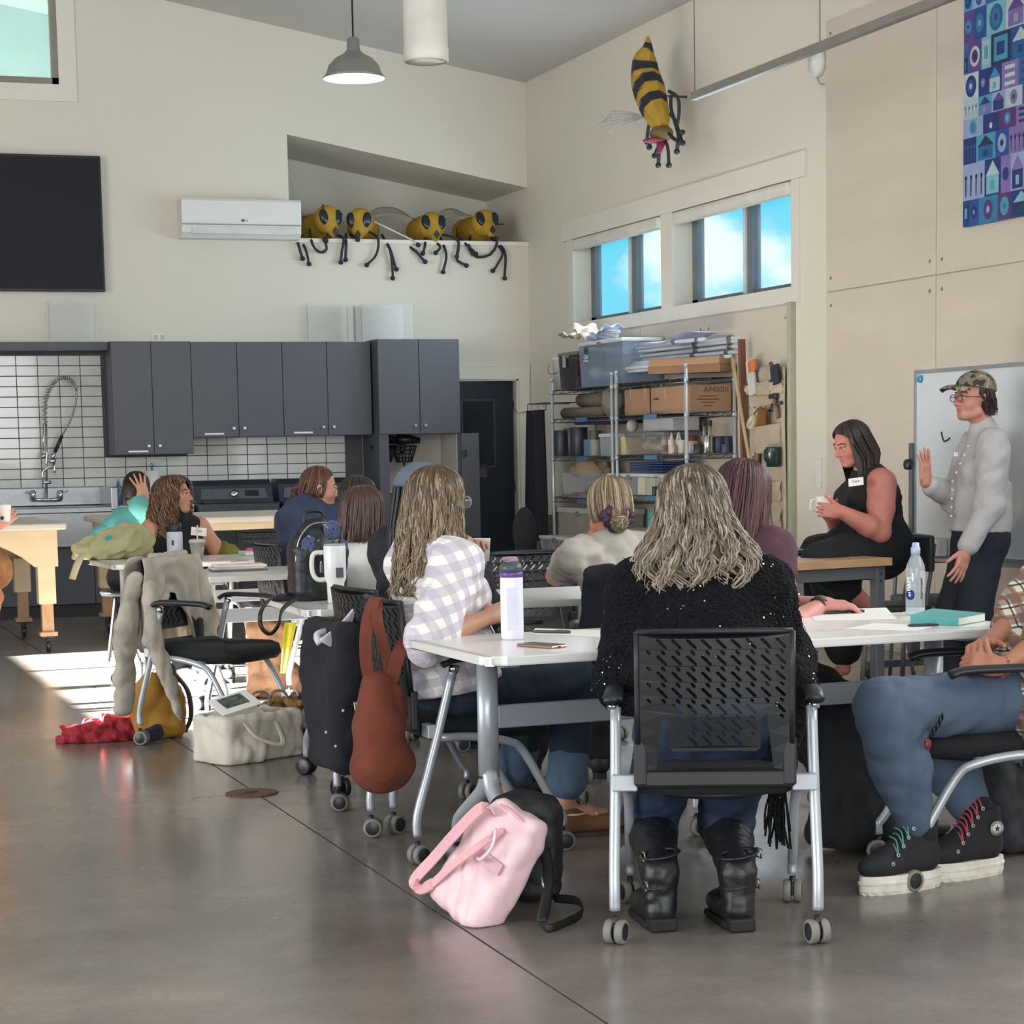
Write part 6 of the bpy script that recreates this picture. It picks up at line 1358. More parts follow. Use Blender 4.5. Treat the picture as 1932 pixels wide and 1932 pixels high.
# pens etc on table C front / D
p=at(455,1076); nb=thing('notebook_stack','stack of notebooks and papers on the third table behind the linen jacket','notebooks',tuple(p)); cols=('5a5d60','8a9a94','d8d5d0','c9a9a0','dedcd8')
for i,cc in enumerate(cols): MB().box(at(458,1077)+V(rnd.uniform(-.02,.02),.08+rnd.uniform(-.01,.01),.004+.006*i),(.27,.20,.0055),R=rotz(rnd.uniform(-.12,.12)),bev=.001).build('notebook',M('nb_'+cc,cc,.6),nb)
MB().tube([at(440,1073)+V(0,.06,.035),at(475,1071)+V(0,.08,.035)],.004,6).build('pencil',M('pencil_pink','b98d72',.5),None,label='pinkish pencil on top of the notebook stack',cat='pencil')
for px,cc,l in((480,'e0479b','pink highlighter on the farthest table'),(505,'57b7a8','teal highlighter on the farthest table')):
    q=PZ(px,1046,TZ+.0)+V(0,.0,0); t=thing('highlighter',l,'pen',tuple(q)); MB().box(q+V(0,0,.032),(.10,.02,.016),R=rotz(.1),bev=.004).build('barrel',M('hl_'+cc,cc,.4),t); MB().box(q+V(.055,.005,.032),(.03,.016,.013),R=rotz(.1),bev=.003).build('cap',M('hl_'+cc,cc,.4),t)
q=PZ(500,1047,TZ); MB().box(q+V(0,.05,.012),(.26,.19,.022),bev=.002).build('book',M('book_pages','d9d8d2',.7),None,label='pale closed book under the highlighters on the farthest table',cat='book')
q=PZ(545,1041,TZ); 
# white flask with black lid; iced cup with straw
p=PZ(331,1056,TZ); fk=thing('flask','white steel flask with black lid in front of the curly haired woman','bottle',tuple(p)); MB().lathe([(.043,0),(.046,.006),(.046,.155),(.040,.165),(.0001,.166)],p,24).build('body',M('flask_white','c3c9d6',.35),fk); MB().lathe([(.041,.164),(.043,.17),(.043,.205),(.036,.215),(.0001,.215)],p,24).build('lid',blackp,fk); MB().tube([p+V(-.043,0,.19),p+V(-.055,0,.18),p+V(-.045,0,.165)],.006,6).build('loop',blackp,fk)
MB().box(p+V(-.02,-.043,.1),(.014,.004,.03)).build('print',M('print_dark','3a3f4a',.4),fk)
p=PZ(373,1056,TZ); ic=thing('iced_cup','clear plastic iced drink cup with lid and straw on the farthest table','cup',tuple(p)); MB().lathe([(.030,0),(.044,.10),(.047,.102)],p,24,cap=False).build('cup',M('clear_cup','dfe3e2',.1,var=0,alpha=.35,spec=.8),ic); MB().lathe([(.030,.003),(.042,.075),(.0001,.075)],p,20).build('drink',M('iced_drink','b9b2a4',.3,alpha=.7),ic); MB().lathe([(.048,.10),(.049,.108),(.046,.116),(.035,.12),(.0001,.12)],p,24).build('lid',M('clear_lid','e5e8e8',.1,var=0,alpha=.55,spec=.8),ic); MB().tube([p+V(.0,0,.02),p+V(.004,-.005,.20)],.005,8).build('straw',M('straw_cream','cdc8b6',.5),ic)
# green bag on far table
p=PZ(212,1056,TZ)+V(.02,.12,0); gb=thing('green_bag','crumpled pale green bag lying on the corner of the farthest table','bag',tuple(p)); gm=fabric('bag_green','a6a67c',.8,bump=.3,bs=20)
S=SDF(); S.ell(p+V(.05,0,.08),V(.19,.12,.085),rotz(.1),k=.05); S.ell(p+V(-.10,-.02,.05),V(.14,.09,.055),k=.05); S.ell(p+V(.10,0,.13),V(.11,.08,.06),k=.05); sdf_obj('bag_body',S,.007,gm,gb,wr=(.016,15,6),planes=[(V(0,0,TZ+.001),V(0,0,-1))])
MB().tube(bez([p+V(-.12,-.04,.05),p+V(-.19,-.10,.03),p+V(-.235,-.18,-.02),p+V(-.27,-.20,-.10)],14),.026,6,flat=.15).build('strap',M('strap_cream','c9bf9b',.8),gb); MB().ell(p+V(-.03,-.1,.12),(.02,.006,.025)).build('teal_patch',M('teal_patch','2f9aa0',.6),gb)
gb2=thing('olive_bag','olive green bag slung beside the curly haired woman on her chair','bag',tuple(PY(428,1062,12.9))); p=PY(428,1050,12.75); S=SDF(); S.ell(p+V(0,0,-.02),V(.09,.06,.11),k=.03); S.ell(p+V(.06,0,-.08),V(.06,.05,.08),k=.03); sdf_obj('bag_body',S,.008,fabric('bag_olive','6b6a2a',.8),gb2,wr=(.012,14,3))
# ---- floor things
# tote
a=PZ(385,1460,0); b_=PZ(478,1470,0); tt=thing('canvas_tote','slumped cream canvas tote bag on the floor, stuffed with prints','bag',tuple((a+b_)/2)); cvt=fabric('canvas_cream','c9c3b6',.9,bump=.3,bs=25)
S=SDF(); cen=PZ(462,1440,0)+V(.05,.15,0); Rt=rotz(.45); S.box(cen+V(0,0,.10),V(.22,.13,.11),Rt,rd=.03,k=.02); S.ell(cen+Rt@V(-.10,-.05,.05),V(.14,.12,.08),Rt,k=.04); S.box(cen+Rt@V(0,0,.20),V(.185,.095,.09),Rt,rd=.03,k=.015,sub=True)
sdf_obj('bag_body',S,.006,cvt,tt,wr=(.010,10,8),planes=[(V(0,0,.001),V(0,0,-1))])
MB().tube(bez([cen+Rt@V(-.12,-.12,.19),cen+Rt@V(-.10,-.20,.12),cen+Rt@V(.02,-.22,.08),cen+Rt@V(.06,-.13,.17)],16),.014,6,flat=.2).build('handle',cvt,tt)
pc_=cen+V(-.06,-.02,.255); Rp=rotz(.35)@rotx(.35)@roty(-.2); pr_=thing('print','white paper print of a green landscape stuck in the tote','print',tuple(pc_)); MB().box(pc_,(.20,.15,.006),R=Rp,bev=.001).build('sheet',pw,pr_); MB().box(pc_+Rp@V(0,.01,.004),(.12,.09,.001),R=Rp).build('picture',M('landscape_ink','4f5a4b',.7,var=.5,scale=50),pr_)
MB().box(cen+V(-.04,.02,.18),(.22,.16,.05),R=Rp,bev=.004).build('magazine_block',M('book_pages','d9d8d2',.7),None,label='thick white paper block inside the canvas tote',cat='papers')
pb=thing('patterned_bag','brown and gold patterned bag with handles behind the canvas tote','bag',tuple(PZ(520,1400,0)+V(0,.2,0))); c=PY(515,1345,9.5); S=SDF(); S.ell(c+V(.02,0,-.02),V(.15,.1,.07),k=.03); S.ell(c+V(.08,0,.01),V(.08,.08,.06),k=.03); S.box(V(c[0]+.02,c[1],c[2]/2-.02),V(.12,.08,c[2]/2-.02),k=.03)
pm=M('bag_pattern','7a5a2a',.6,var=.9,scale=30,bump=.3,bscale=30); sdf_obj('bag_body',S,.008,pm,pb,wr=(.014,15,2))
for dx in(-.06,.03): MB().tube(bez([c+V(dx-.06,-.03,.02),c+V(dx-.04,-.04,.10),c+V(dx+.02,-.04,.10),c+V(dx+.05,-.03,.03)],14),.006,6).build('handle',M('handle_taupe','7d7264',.6),pb)
# mustard backpack and red cloth
p=PZ(308,1396,0); mb_=thing('mustard_backpack','mustard yellow backpack on the floor under the draped chair','backpack',tuple(p)); mm=fabric('canvas_mustard','a87a2c',.8,bump=.2,bs=60); p=p+V(0,.12,0)
R_,o=backpack(p,.26,.30,.17,-.15,mm,mb_,lean=0,wr=(.009,11,3)); MB().tube(bez([p+V(.09,.0,.30),p+V(.14,-.05,.22),p+V(.15,-.06,.10),p+V(.12,-.04,.02)],14),.022,6,flat=.3).tube(bez([p+V(.0,0,.30),p+V(.03,0,.36),p+V(.08,0,.34),p+V(.09,0,.29)],12),.016,6,flat=.5).build('strap',M('strap_darkbrown','2d2622',.7),mb_)
MB().box(p+V(-.07,-.13,.03),(.14,.05,.06),R=rotz(.3)@roty(-.3),bev=.01).build('bottom_panel',M('navy_panel','1f2638',.8),mb_)
p=PZ(200,1400,0)+V(.02,.12,0); rc=thing('red_cloth','crumpled red cloth on the floor beside the mustard backpack','cloth',tuple(p)); S=SDF(); S.ell(p+V(0,0,.02),V(.23,.14,.06),rotz(.1),k=.03); S.ell(p+V(.10,.02,.06),V(.12,.10,.06),k=.03); sdf_obj('cloth',S,.006,fabric('cloth_red','8f1c2c',.85),rc,wr=(.022,20,9),planes=[(V(0,0,.001),V(0,0,-1))])
p=PZ(240,1368,0)+V(0,.1,0); S=SDF(); S.ell(p+V(0,0,.09),V(.04,.04,.10),k=.02); pk=thing('pink_glow','bright pink bottle cover catching the sun behind the draped chair leg','pouch',tuple(p)); sdf_obj('pouch',S,.006,M('pink_sunlit','d9486c',.5),pk,wr=(.006,20,2),planes=[(V(0,0,.001),V(0,0,-1))])  # pink colour stands in for sun glowing on the red cloth
# brown tote under middle table, with an added yellow sheet as its sunlit glow
p=PZ(520,1318,0); bt2=thing('brown_satchel','tall brown suede satchel under the second table','bag',tuple(p)); S=SDF(); S.box(p+V(0,.1,.22),V(.12,.07,.22),rd=.05,k=.03); S.ell(p+V(.06,.08,.08),V(.17,.10,.09),k=.04); sdf_obj('bag_body',S,.007,fabric('suede_tan','86644a',.85,bump=.3,bs=30),bt2,wr=(.014,12,3),planes=[(V(0,0,.001),V(0,0,-1))])
yb=M('yellow_sunlit','c9c01c',.5); c=PY(540,1225,10.5); MB().grid(lambda u,v:c+V(-.01+.06*u*(1-.6*v)-.03*v,.01*math.sin(u*6)-.03,.14-.26*v),8,10,th=.003).build('yellow_glow',yb,None,label='bright yellow fabric tail hanging by the brown satchel',cat='fabric')
# pink backpack leaning, black one behind
pkm=fabric('nylon_pink','e2c2c8',.5,bump=.1,bs=40); a=PZ(775,1722,0); b_=PZ(918,1757,0); cen=(a+b_)/2
pkb=thing('pink_backpack','pale pink backpack with looped strap slumped on the floor','backpack',tuple(cen)); ux=nrm(b_-a); uy=np.cross(V(0,0,1),ux); tl_=nrm(V(0,0,1)*.86+ux*.30+uy*.40); nrm_=np.cross(ux,tl_); nrm_/=np.linalg.norm(nrm_); Rb=np.stack([ux,-nrm_ if (-nrm_)@uy>0 else nrm_,tl_],1); Rb[:,0]=np.cross(Rb[:,1],Rb[:,2])
cen=cen+uy*.06+V(0,0,.012)
S=SDF(); S.box(cen+Rb@V(0,0,.15),V(.130,.050,.155),Rb,rd=.030,k=.02); S.box(cen+Rb@V(.01,0,.30),V(.100,.040,.05),Rb,rd=.025,k=.03); S.box(cen+Rb@V(.0,-.02,.07),V(.122,.050,.08),Rb,rd=.03,k=.03)
o=sdf_obj('bag_body',S,.005,pkm,pkb,wr=(.006,12,4),planes=[(V(0,0,.001),V(0,0,-1))])
sp_=M('strap_pink','d6a3a9',.4); L_=lambda x,y,z:cen+Rb@V(x,y,z)
t=MB(); ribbon(t,[L_(-.02,-.060,.30),L_(-.06,-.085,.30),L_(-.10,-.09,.20),L_(-.135,-.09,.09),L_(-.16,-.09,.02),L_(-.155,-.09,-.0),L_(-.12,-.085,.0),L_(-.10,-.075,.03)],.042,.004,tuple(Rb[:,0]),40); ribbon(t,[L_(.04,-.062,.28),L_(.02,-.085,.22),L_(-.04,-.09,.12),L_(-.095,-.08,.03)],.026,.004,tuple(Rb[:,0]),26); t.build('strap',sp_,o)
MB().tube(bez([L_(.03,-.078,.24),L_(.05,-.10,.275),L_(.075,-.10,.23),L_(.05,-.09,.18),L_(.02,-.08,.17)],18),.006,6,flat=.3).build('handle_loop',pkm,o)
MB().tube(bez([L_(-.085,-.03,.325),L_(0,-.045,.335),L_(.09,-.03,.325)],12),.004,6).build('zip',sp_,o); MB().box(L_(.045,-.058,.18),(.13,.004,.035),R=Rb).build('band',M('band_pink','c9a0ac',.4),o)
p=PZ(1005,1715,0)+V(.0,.07,0); bb=thing('black_backpack','black backpack with loose webbing strap behind the pink backpack','backpack',tuple(p)); bk_=fabric('nylon_black','15171a',.6,bump=.2,bs=60)
S=SDF(); Rq=rotz(-.5)@rotx(-.12)@roty(.02); S.box(p+Rq@V(0,0,.16),V(.105,.065,.15),Rq,rd=.045,k=.03); S.ell(p+Rq@V(0,0,.28),V(.09,.06,.06),Rq,k=.04); o=sdf_obj('bag_body',S,.006,bk_,bb,wr=(.008,14,5),planes=[(V(0,0,.001),V(0,0,-1))])
MB().tube(bez([PY(985,1575,5.78),PY(965,1545,5.85),PY(945,1528,5.9),PY(958,1540,5.95),PY(975,1565,5.95)],18),.014,6,flat=.4).build('grab_strap',bk_,o)
MB().tube(bez([PY(1028,1600,5.6),PY(1035,1650,5.5),PY(1030,1700,5.42),PY(1022,1738,5.32)],18),.016,6,flat=.25).build('side_strap',bk_,o)
MB().tube(bez([PZ(1020,1738,.012),PZ(1035,1752,.012),PZ(1070,1740,.012),PZ(1098,1722,.02),PZ(1090,1700,.04),PZ(1045,1695,.03)],28),.014,6,flat=.2,up=(1,0,0)).build('strap',bk_,o)
MB().tube([PY(1010,1605,5.6)+V(.012*math.cos(a),0,.012*math.sin(a)) for a in np.linspace(0,6.28,11)[:-1]],.0025,5,closed=True).tube([PY(1022,1655,5.48),PY(1026,1675,5.46)],.004,6).tube([PY(940,1700,5.62)+V(.028*math.cos(a),0,.045*math.sin(a)) for a in np.linspace(0,6.28,19)[:-1]],.003,5,closed=True).build('buckle',M('zip_silver','8f9296',.3,metal=.8),o)
# dark bag by the right chair
p=PZ(1935,1620,0)+V(.05,.12,0); db=thing('dark_bag','dark grey bag on the floor at right edge under the chair','bag',tuple(p)); S=SDF(); S.box(p+V(0,0,.15),V(.12,.09,.15),rd=.05,k=.03); sdf_obj('bag_body',S,.007,fabric('bag_charcoal','24272c',.8),db,wr=(.014,12,2),planes=[(V(0,0,.001),V(0,0,-1))])
# ---- garments on chairs
# linen jacket over chair D
def chloc(ch,p): return np.array(ch.location)+rotz(ch.rotation_euler[2])@V(*p)
lin_=fabric('linen_beige','a59f92',.95,bump=.5,bs=22,var=.14)
lj=thing('linen_jacket','wrinkled beige linen jacket hung over the back of an empty chair','jacket',tuple(chloc(CHD,(0,-.3,.45))))
def jk(ch,u,v,side):   # u across, v down from the top edge; side=-1 inside (seat side), +1 outside
    return None
def drape(ch,w0,w1,top_,bot,off,seed,arch=0,n=34,m=26,amp=.012,skew=0,yb=-.30,tail=0):
    def fn(u,v):
        x=(u-.5)*2; W_=w0+(w1-w0)*v; zz=top_-(top_-bot(u))*v; y=yb+off*(.35+.65*min(1,v*6)); 
        fold=amp*(math.sin(u*21+seed+3*v)+.6*math.sin(u*37-seed*2+5*v)+.5*math.sin(v*17+u*9+seed))*(.25+v)
        return chloc(ch,(x*W_+skew*v+amp*.6*math.sin(v*13+seed),y+fold,zz+.006*math.sin(u*15+seed)*(1-v)))
    return fn
t=MB()
t.grid(drape(CHD,.225,.25,.875,lambda u:.42+.02*math.sin(u*9),-.06,1.0,amp=.012),34,24,th=.004)
def frontf(u,v):   # seat side with an arch that leaves the slotted back open
    x=(u-.5)*2; arch=.30*max(0,1-(abs(x-.05)/.62)**2.4); bot=.40+arch-.05*(abs(x)>.8); zz=.875-(.875-bot)*v
    return chloc(CHD,(x*(.225+.035*v)+.0,-.292-.025*(v-.5)+.05+.014*(math.sin(x*9+v*6)+.7*math.sin(x*17+v*3)+.5*math.sin(v*14))*(.2+v)-.02*(1-min(1,v*8)),zz))
t.grid(frontf,40,24,th=.004)
t.build('body',lin_,lj)
def sleeve_t(ch,pts,rad,mat,par,name='sleeve',seed=0):
    S=SDF(); P_=[chloc(ch,p) for p in pts]
    for i in range(len(P_)-1): S.cone(P_[i],P_[i+1],rad[i],rad[i+1],w=1.5,side=rotz(ch.rotation_euler[2])@V(1,0,0),k=.02)
    return sdf_obj(name,S,.006,mat,par,wr=(.008,13,seed))
sleeve_t(CHD,[(.25,-.28,.78),(.30,-.30,.55),(.285,-.33,.33),(.29,-.34,.17)],(.03,.045,.04,.035),lin_,lj,seed=1); sleeve_t(CHD,[(.24,-.20,.75),(.31,-.14,.50),(.27,-.09,.30),(.24,-.05,.12)],(.025,.034,.026,.012),lin_,lj,seed=3); sleeve_t(CHD,[(-.24,-.26,.78),(-.29,-.25,.55),(-.27,-.26,.42)],(.03,.04,.035),lin_,lj,seed=2)
S=SDF(); S.cone(chloc(CHD,(-.13,-.275,.872)),chloc(CHD,(.12,-.275,.872)),.022,.022,k=.02); sdf_obj('collar',S,.006,lin_,lj,wr=(.008,24,2))
# dark varsity jacket on chair C
vj=thing('varsity_jacket','black varsity jacket with white sleeve trim hung on the chair beside the suede bag','jacket',tuple(chloc(CHC,(0,-.32,.3)))); vm=fabric('wool_black','16181f',.95,bump=.3,bs=80)
S=SDF(); Rz=rotz(CHC.rotation_euler[2]); S.box(chloc(CHC,(-.02,-.36,.55)),V(.20,.05,.20),Rz,rd=.05,k=.04); S.box(chloc(CHC,(.0,-.37,.40)),V(.17,.055,.20),Rz,rd=.05,k=.05); S.ell(chloc(CHC,(-.14,-.36,.55)),V(.07,.06,.14),Rz,k=.05)
sdf_obj('jacket_body',S,.007,vm,vj,wr=(.010,9,3))
wh=M('jersey_white','c7c5cc',.85)
MB().grid(lambda u,v:PY(605+70*u+5*math.sin(u*4),1205-62*u+ (40*math.sin(math.pi*u)+4)*v,7.18+.05*u),12,6,th=.012).build('white_trim',wh,vj); MB().tube(bez([PY(604,1215,7.2),PY(598,1200,7.22),PY(612,1192,7.25),PY(640,1190,7.3)],12),.014,6).build('white_piping',wh,vj)
for px,py in((616,1382),(648,1341),(634,1408)): MB().lathe([(.007,0),(.0001,.003)],PY(px,py,7.06),10,R=rotx(R90)).build('snap',M('snap_pearl','c9ced2',.2,metal=.5),vj)
for i in range(3): MB().tube([PY(668+4*i,1325,6.98),PY(676+4*i,1370,6.97)],.003,5).build('rib_stripe',wh,vj)
# suede hobo bag on chair B
sb=thing('suede_bag','rust brown suede shoulder bag hanging from a chair back','bag',tuple(PY(715,1300,6.55))); sm_=fabric('suede_rust','65301f',.9,bump=.25,bs=60,var=.12)
yb_=6.50; S=SDF(); q=lambda px,py,dy=0:PY(px,py,yb_+dy); S.cone(q(712,1290),q(715,1370),.045,.078,k=.03); S.cone(q(715,1370),q(722,1440),.078,.088,w=1.0,k=.03); S.ell(q(720,1445),V(.098,.06,.08),k=.04); S.cone(q(700,1285),q(700,1330),.02,.03,k=.02); S.cone(q(748,1300),q(742,1350),.018,.035,k=.02)
o=sdf_obj('bag_body',S,.006,sm_,sb,wr=(.008,9,6))
t=MB(); ribbon(t,[q(700,1300),q(690,1240),q(692,1180),q(706,1133,.03),q(714,1130,.07)],.040,.006,(.9,-.35,0)); ribbon(t,[q(712,1133,.05),q(712,1170,-.02),q(728,1235),q(738,1290)],.036,.006,(.9,-.3,0)); ribbon(t,[q(735,1295),q(750,1240,-.02),q(768,1205,.0),q(776,1180,.06)],.046,.006,(.9,-.3,0)); t.build('strap',sm_,sb)
# dark coat over chair G
dc=thing('dark_coat','black coat over the chair back behind the woman in the grey tee','coat',tuple(chloc(CHG,(0,-.3,.5)))); S=SDF(); Rz=rotz(CHG.rotation_euler[2]); S.box(chloc(CHG,(-.03,-.31,.66)),V(.23,.045,.25),Rz,rd=.04,k=.03); sdf_obj('coat',S,.008,vm,dc,wr=(.012,11,8))
# ---- wood topped table with steel frame, laptop
A_=PZ(1684,1052,.76); B_=PZ(1465,1064,.76); ux=nrm(B_-A_); uy=nrm(np.cross(ux,V(0,0,1))); uy=uy if uy[1]>0 else -uy
Lw=1.5; Dw=.72; wt=thing('workbench','wood topped table on a grey steel frame in front of the seated speaker','table',tuple(A_-V(0,0,.76))); Rw=np.stack([ux,uy,V(0,0,1)],1); cen=A_+ux*Lw/2+uy*Dw/2
oak=M('butcher_block','a98563',.45,var=.10,scale=5,stretch=(1,6,1)); stl=M('frame_grey_steel','5b6064',.45,metal=.4)
for i in range(6): MB().box(cen+Rw@V(0,-Dw/2+Dw/12+i*Dw/6,-.02),(Lw,Dw/6-.002,.04),R=Rw,bev=.002).build('plank',oak,wt)
MB().box(cen+Rw@V(0,-Dw/2+.05,-.075),(Lw-.04,.03,.06),R=Rw).box(cen+Rw@V(0,Dw/2-.05,-.075),(Lw-.04,.03,.06),R=Rw).box(cen+Rw@V(-Lw/2+.04,0,-.075),(.03,Dw-.1,.06),R=Rw).box(cen+Rw@V(Lw/2-.04,0,-.075),(.03,Dw-.1,.06),R=Rw).build('frame',stl,wt)
for sx_ in(-1,1):
    for sy_ in(-1,1):
        c=cen+Rw@V(sx_*(Lw/2-.05),sy_*(Dw/2-.06),-.385); l=MB().box(c,(.055,.055,.75),R=Rw,bev=.004).build('leg',stl,wt)
        for zz in(.30,.265): MB().lathe([(.006,0),(.0001,.003)],c+V(0,0,zz)-uy*.028,8,R=rotx(R90)).build('bolt',blackp,l)
lc=PZ(1512,1046,.765)+V(0,.1,0); lt=thing('laptop','closed dark laptop on the wood topped table','laptop',tuple(lc)); MB().box(lc+V(0,0,.010),(.34,.23,.014),R=Rw,bev=.005).build('base',M('laptop_dark','2b2f33',.4),lt); MB().box(lc+V(0,0,.021),(.34,.23,.006),R=Rw,bev=.002).build('lid',M('laptop_lid','3a3f44',.35),lt)
for i,(px,py) in enumerate(((1600,1046),(1500,1044))): c=PZ(px,py,.7605); MB().box(c,(.28,.2,.0015),R=Rw@rotz(.2)).build('paper',pw,None,label=('white paper near the end of the wood topped table','white paper behind the dark laptop')[i],cat='paper')
# cafe chairs
def cafe_chair(c,deg,label,mat,frm):
    t=thing('cafe_chair',label,'chair',tuple(c),'padded metal chairs'); R_=rotz(math.radians(deg)); L=lambda x,y,z:V(*c)+R_@V(x,y,z)
    MB().box(L(0,0,.455),(.42,.40,.045),R=R_,bev=.02).build('seat',mat,t); MB().box(L(0,-.20,.75),(.38,.035,.20),R=R_,bev=.017).build('backrest',mat,t); MB().box(L(0,0,.42),(.38,.36,.035),R=R_,bev=.004).build('seat_frame',frm,t)
    for s in(-1,1):
        MB().tube(bez([L(s*.2,-.24,0),L(s*.19,-.17,.42),L(s*.17,-.20,.66),L(s*.15,-.225,.80)],14),.014,8,flat=.7).build('leg',frm,t); MB().tube([L(s*.19,.16,.42),L(s*.21,.20,0)],.014,8).build('leg',frm,t)
    return t
fg_=M('chair_frame_grey','6a6f70',.45,metal=.3); cg=M('chair_pad_grey','4f5557',.7)
cafe_chair((PY(1760,1100,10.3)[0],10.3,0),180-20,'grey padded chair before the whiteboard legs',cg,fg_)
pc_=PY(1655,1100,10.0); cafe_chair((pc_[0]+.02,9.95,0),78,'dark green padded chair under the woman in the black dress',M('chair_pad_dark','24302c',.6),fg_)
# whiteboard
xw=6.25; tl_=PX(1730,706,xw); bl_=PX(1746,1042,xw); wbd=thing('whiteboard','large whiteboard on a grey rolling stand at the right edge','whiteboard',(xw,tl_[1],0)); y1=tl_[1]; y0=y1-1.85; zt=tl_[2]; zb_=bl_[2]
MB().bx((xw,y0,zb_),(xw+.02,y1,zt)).build('board',M('whiteboard_white','c9d0d6',.18,var=.02,scale=2,coat=.6),wbd); fr_=M('board_frame','a3aaad',.3,metal=.6)
MB().bx((xw-.008,y0,zt),(xw+.028,y1+.02,zt+.022)).bx((xw-.008,y0,zb_-.022),(xw+.028,y1+.02,zb_)).bx((xw-.008,y1,zb_),(xw+.028,y1+.02,zt)).bx((xw-.008,y0-.02,zb_-.022),(xw+.028,y0,zt+.022)).build('frame',fr_,wbd)
MB().bx((xw-.07,y0+.05,zb_-.04),(xw,y1-.02,zb_-.022)).build('pen_tray',fr_,wbd)
for yy in(y1+.035,y0-.035): MB().bx((xw-.02,yy-.02,.09),(xw+.035,yy+.02,zb_+.62)).build('post',stl,wbd); MB().bx((xw-.30,yy-.02,.06),(xw+.30,yy+.02,.10)).build('foot',stl,wbd); [caster((xw+s*.27,yy,0),r=.028,par=wbd,tyre=blackp) for s in(-1,1)]
MB().lathe([(.03,0),(.03,.03),(.0001,.032)],V(xw-.02,y1+.035,PX(1727,876,xw)[2]),16,R=roty(-R90)).build('knob',blackp,wbd)
c=PX(1737,715,xw-.002); MB().lathe([(.022,0),(.020,.012),(.0001,.012)],c,20,R=roty(-R90)).build('magnet',M('magnet_blue','2c8fb3',.35),wbd)
MB().tube([PX(a,b,xw-.003) for a,b in((1776,815),(1778,826),(1781,833),(1787,831),(1792,826))],.005,5).build('ink_mark',M('ink_black','33363a',.6),wbd)
c=PX(1767,1033,xw-.03); MB().box(c,(.05,.14,.09),bev=.004).build('tissue_box',M('box_white','c9cbc8',.6),None,label='small white box on the whiteboard tray',cat='box')
# painting
pt=thing('painting','tall blue and purple geometric patchwork painting at the upper right','painting',(XR-.03,10.2,2.61)); py1=10.94; py0=9.45; pz0,pz1=2.61,3.95; X_=XR-.055
MB().bx((X_,py0,pz0),(XR-.022,py1,pz1)).build('canvas',M('canvas_edge','5a86b0',.7),pt)
pal=[L3(h_) for h_ in('1d3f86','2b6ea8','4fa3c8','86c7d6','6a4a9a','2a55a0','3c8fc4','1c4a7c','5bb0cf','8c78b8','b7d3d8','223a5e','33506a','5a3f78','2f86b4','9fb0d8','c6dcdc','273a78')]; pal=[q*.72 for q in pal]
t=MB(); rs=np.random.RandomState(11); yy=py1; X0=X_
def cell(y_a,y_b,za,zb,d,c): t.raw([(X0-d,y_a,za),(X0-d,y_b,za),(X0-d,y_b,zb),(X0-d,y_a,zb)],[(0,1,2,3)],False,c)
def disc(cy,czz,r1_,r2_,d,c): n=18; t.raw([(X0-d,cy+r1_*math.cos(a),czz+r2_*math.sin(a)) for a in np.linspace(0,6.283,n+1)[:-1]],[tuple(range(n))],False,c)
zz=pz0
while zz<pz1-.02:
    hh=min(rs.choice([.11,.15,.18,.21]),pz1-zz); ya=py0
    while ya<py1-.01:
        ww=min(rs.choice([.10,.14,.17,.2]),py1-ya); ww=py1-ya if py1-ya-ww<.05 else ww
        b0,b1,b2,b3=[pal[k] for k in rs.permutation(len(pal))[:4]]; cell(ya,ya+ww,zz,zz+hh,.001,b0); k=rs.randint(7); cy=ya+ww/2; cz_=zz+hh/2; r=min(ww,hh)
        if k==0: disc(cy,cz_,r*.38,r*.42,.002,b1); disc(cy,cz_,r*.24,r*.27,.003,b2); disc(cy,cz_,r*.10,r*.12,.004,b3)
        elif k==1: cell(ya+ww*.15,ya+ww*.85,zz+hh*.12,zz+hh*.88,.002,b1); cell(ya+ww*.3,ya+ww*.7,zz+hh*.3,zz+hh*.7,.003,b2)
        elif k==2: t.raw([(X0-.002,ya+ww*.08,zz+hh*.06),(X0-.002,ya+ww*.92,zz+hh*.06),(X0-.002,cy,zz+hh*.95)],[(0,1,2)],False,b1); disc(cy,zz+hh*.36,r*.14,r*.16,.003,b2)
        elif k==3: cell(ya+ww*.12,ya+ww*.88,zz+hh*.05,zz+hh*.55,.002,b1); t.raw([(X0-.002,ya+ww*.08,zz+hh*.55),(X0-.002,ya+ww*.92,zz+hh*.55),(X0-.002,cy,zz+hh*.95)],[(0,1,2)],False,b2); cell(cy-ww*.12,cy+ww*.12,zz+hh*.15,zz+hh*.4,.003,b3)
        elif k==4:
            for j in range(3): cell(ya+ww*.2,ya+ww*.8,zz+hh*(.12+.3*j),zz+hh*(.26+.3*j),.002,b1)
        elif k==5: disc(cy,cz_,r*.32,r*.38,.002,b1); disc(cy,cz_,r*.12,r*.14,.003,b2)
        else:
            for j in range(4): disc(ya+ww*(.14+.24*j),zz+hh*.62,.012,.014,.002,b1); cell(ya+ww*(.12+.24*j),ya+ww*(.17+.24*j),zz+hh*.1,zz+hh*.6,.002,b1)
        ya+=ww
    zz+=hh
t.build('patchwork',M('paint','4060a0',.7,var=.06,scale=20,attr='tint'),pt,color=True)
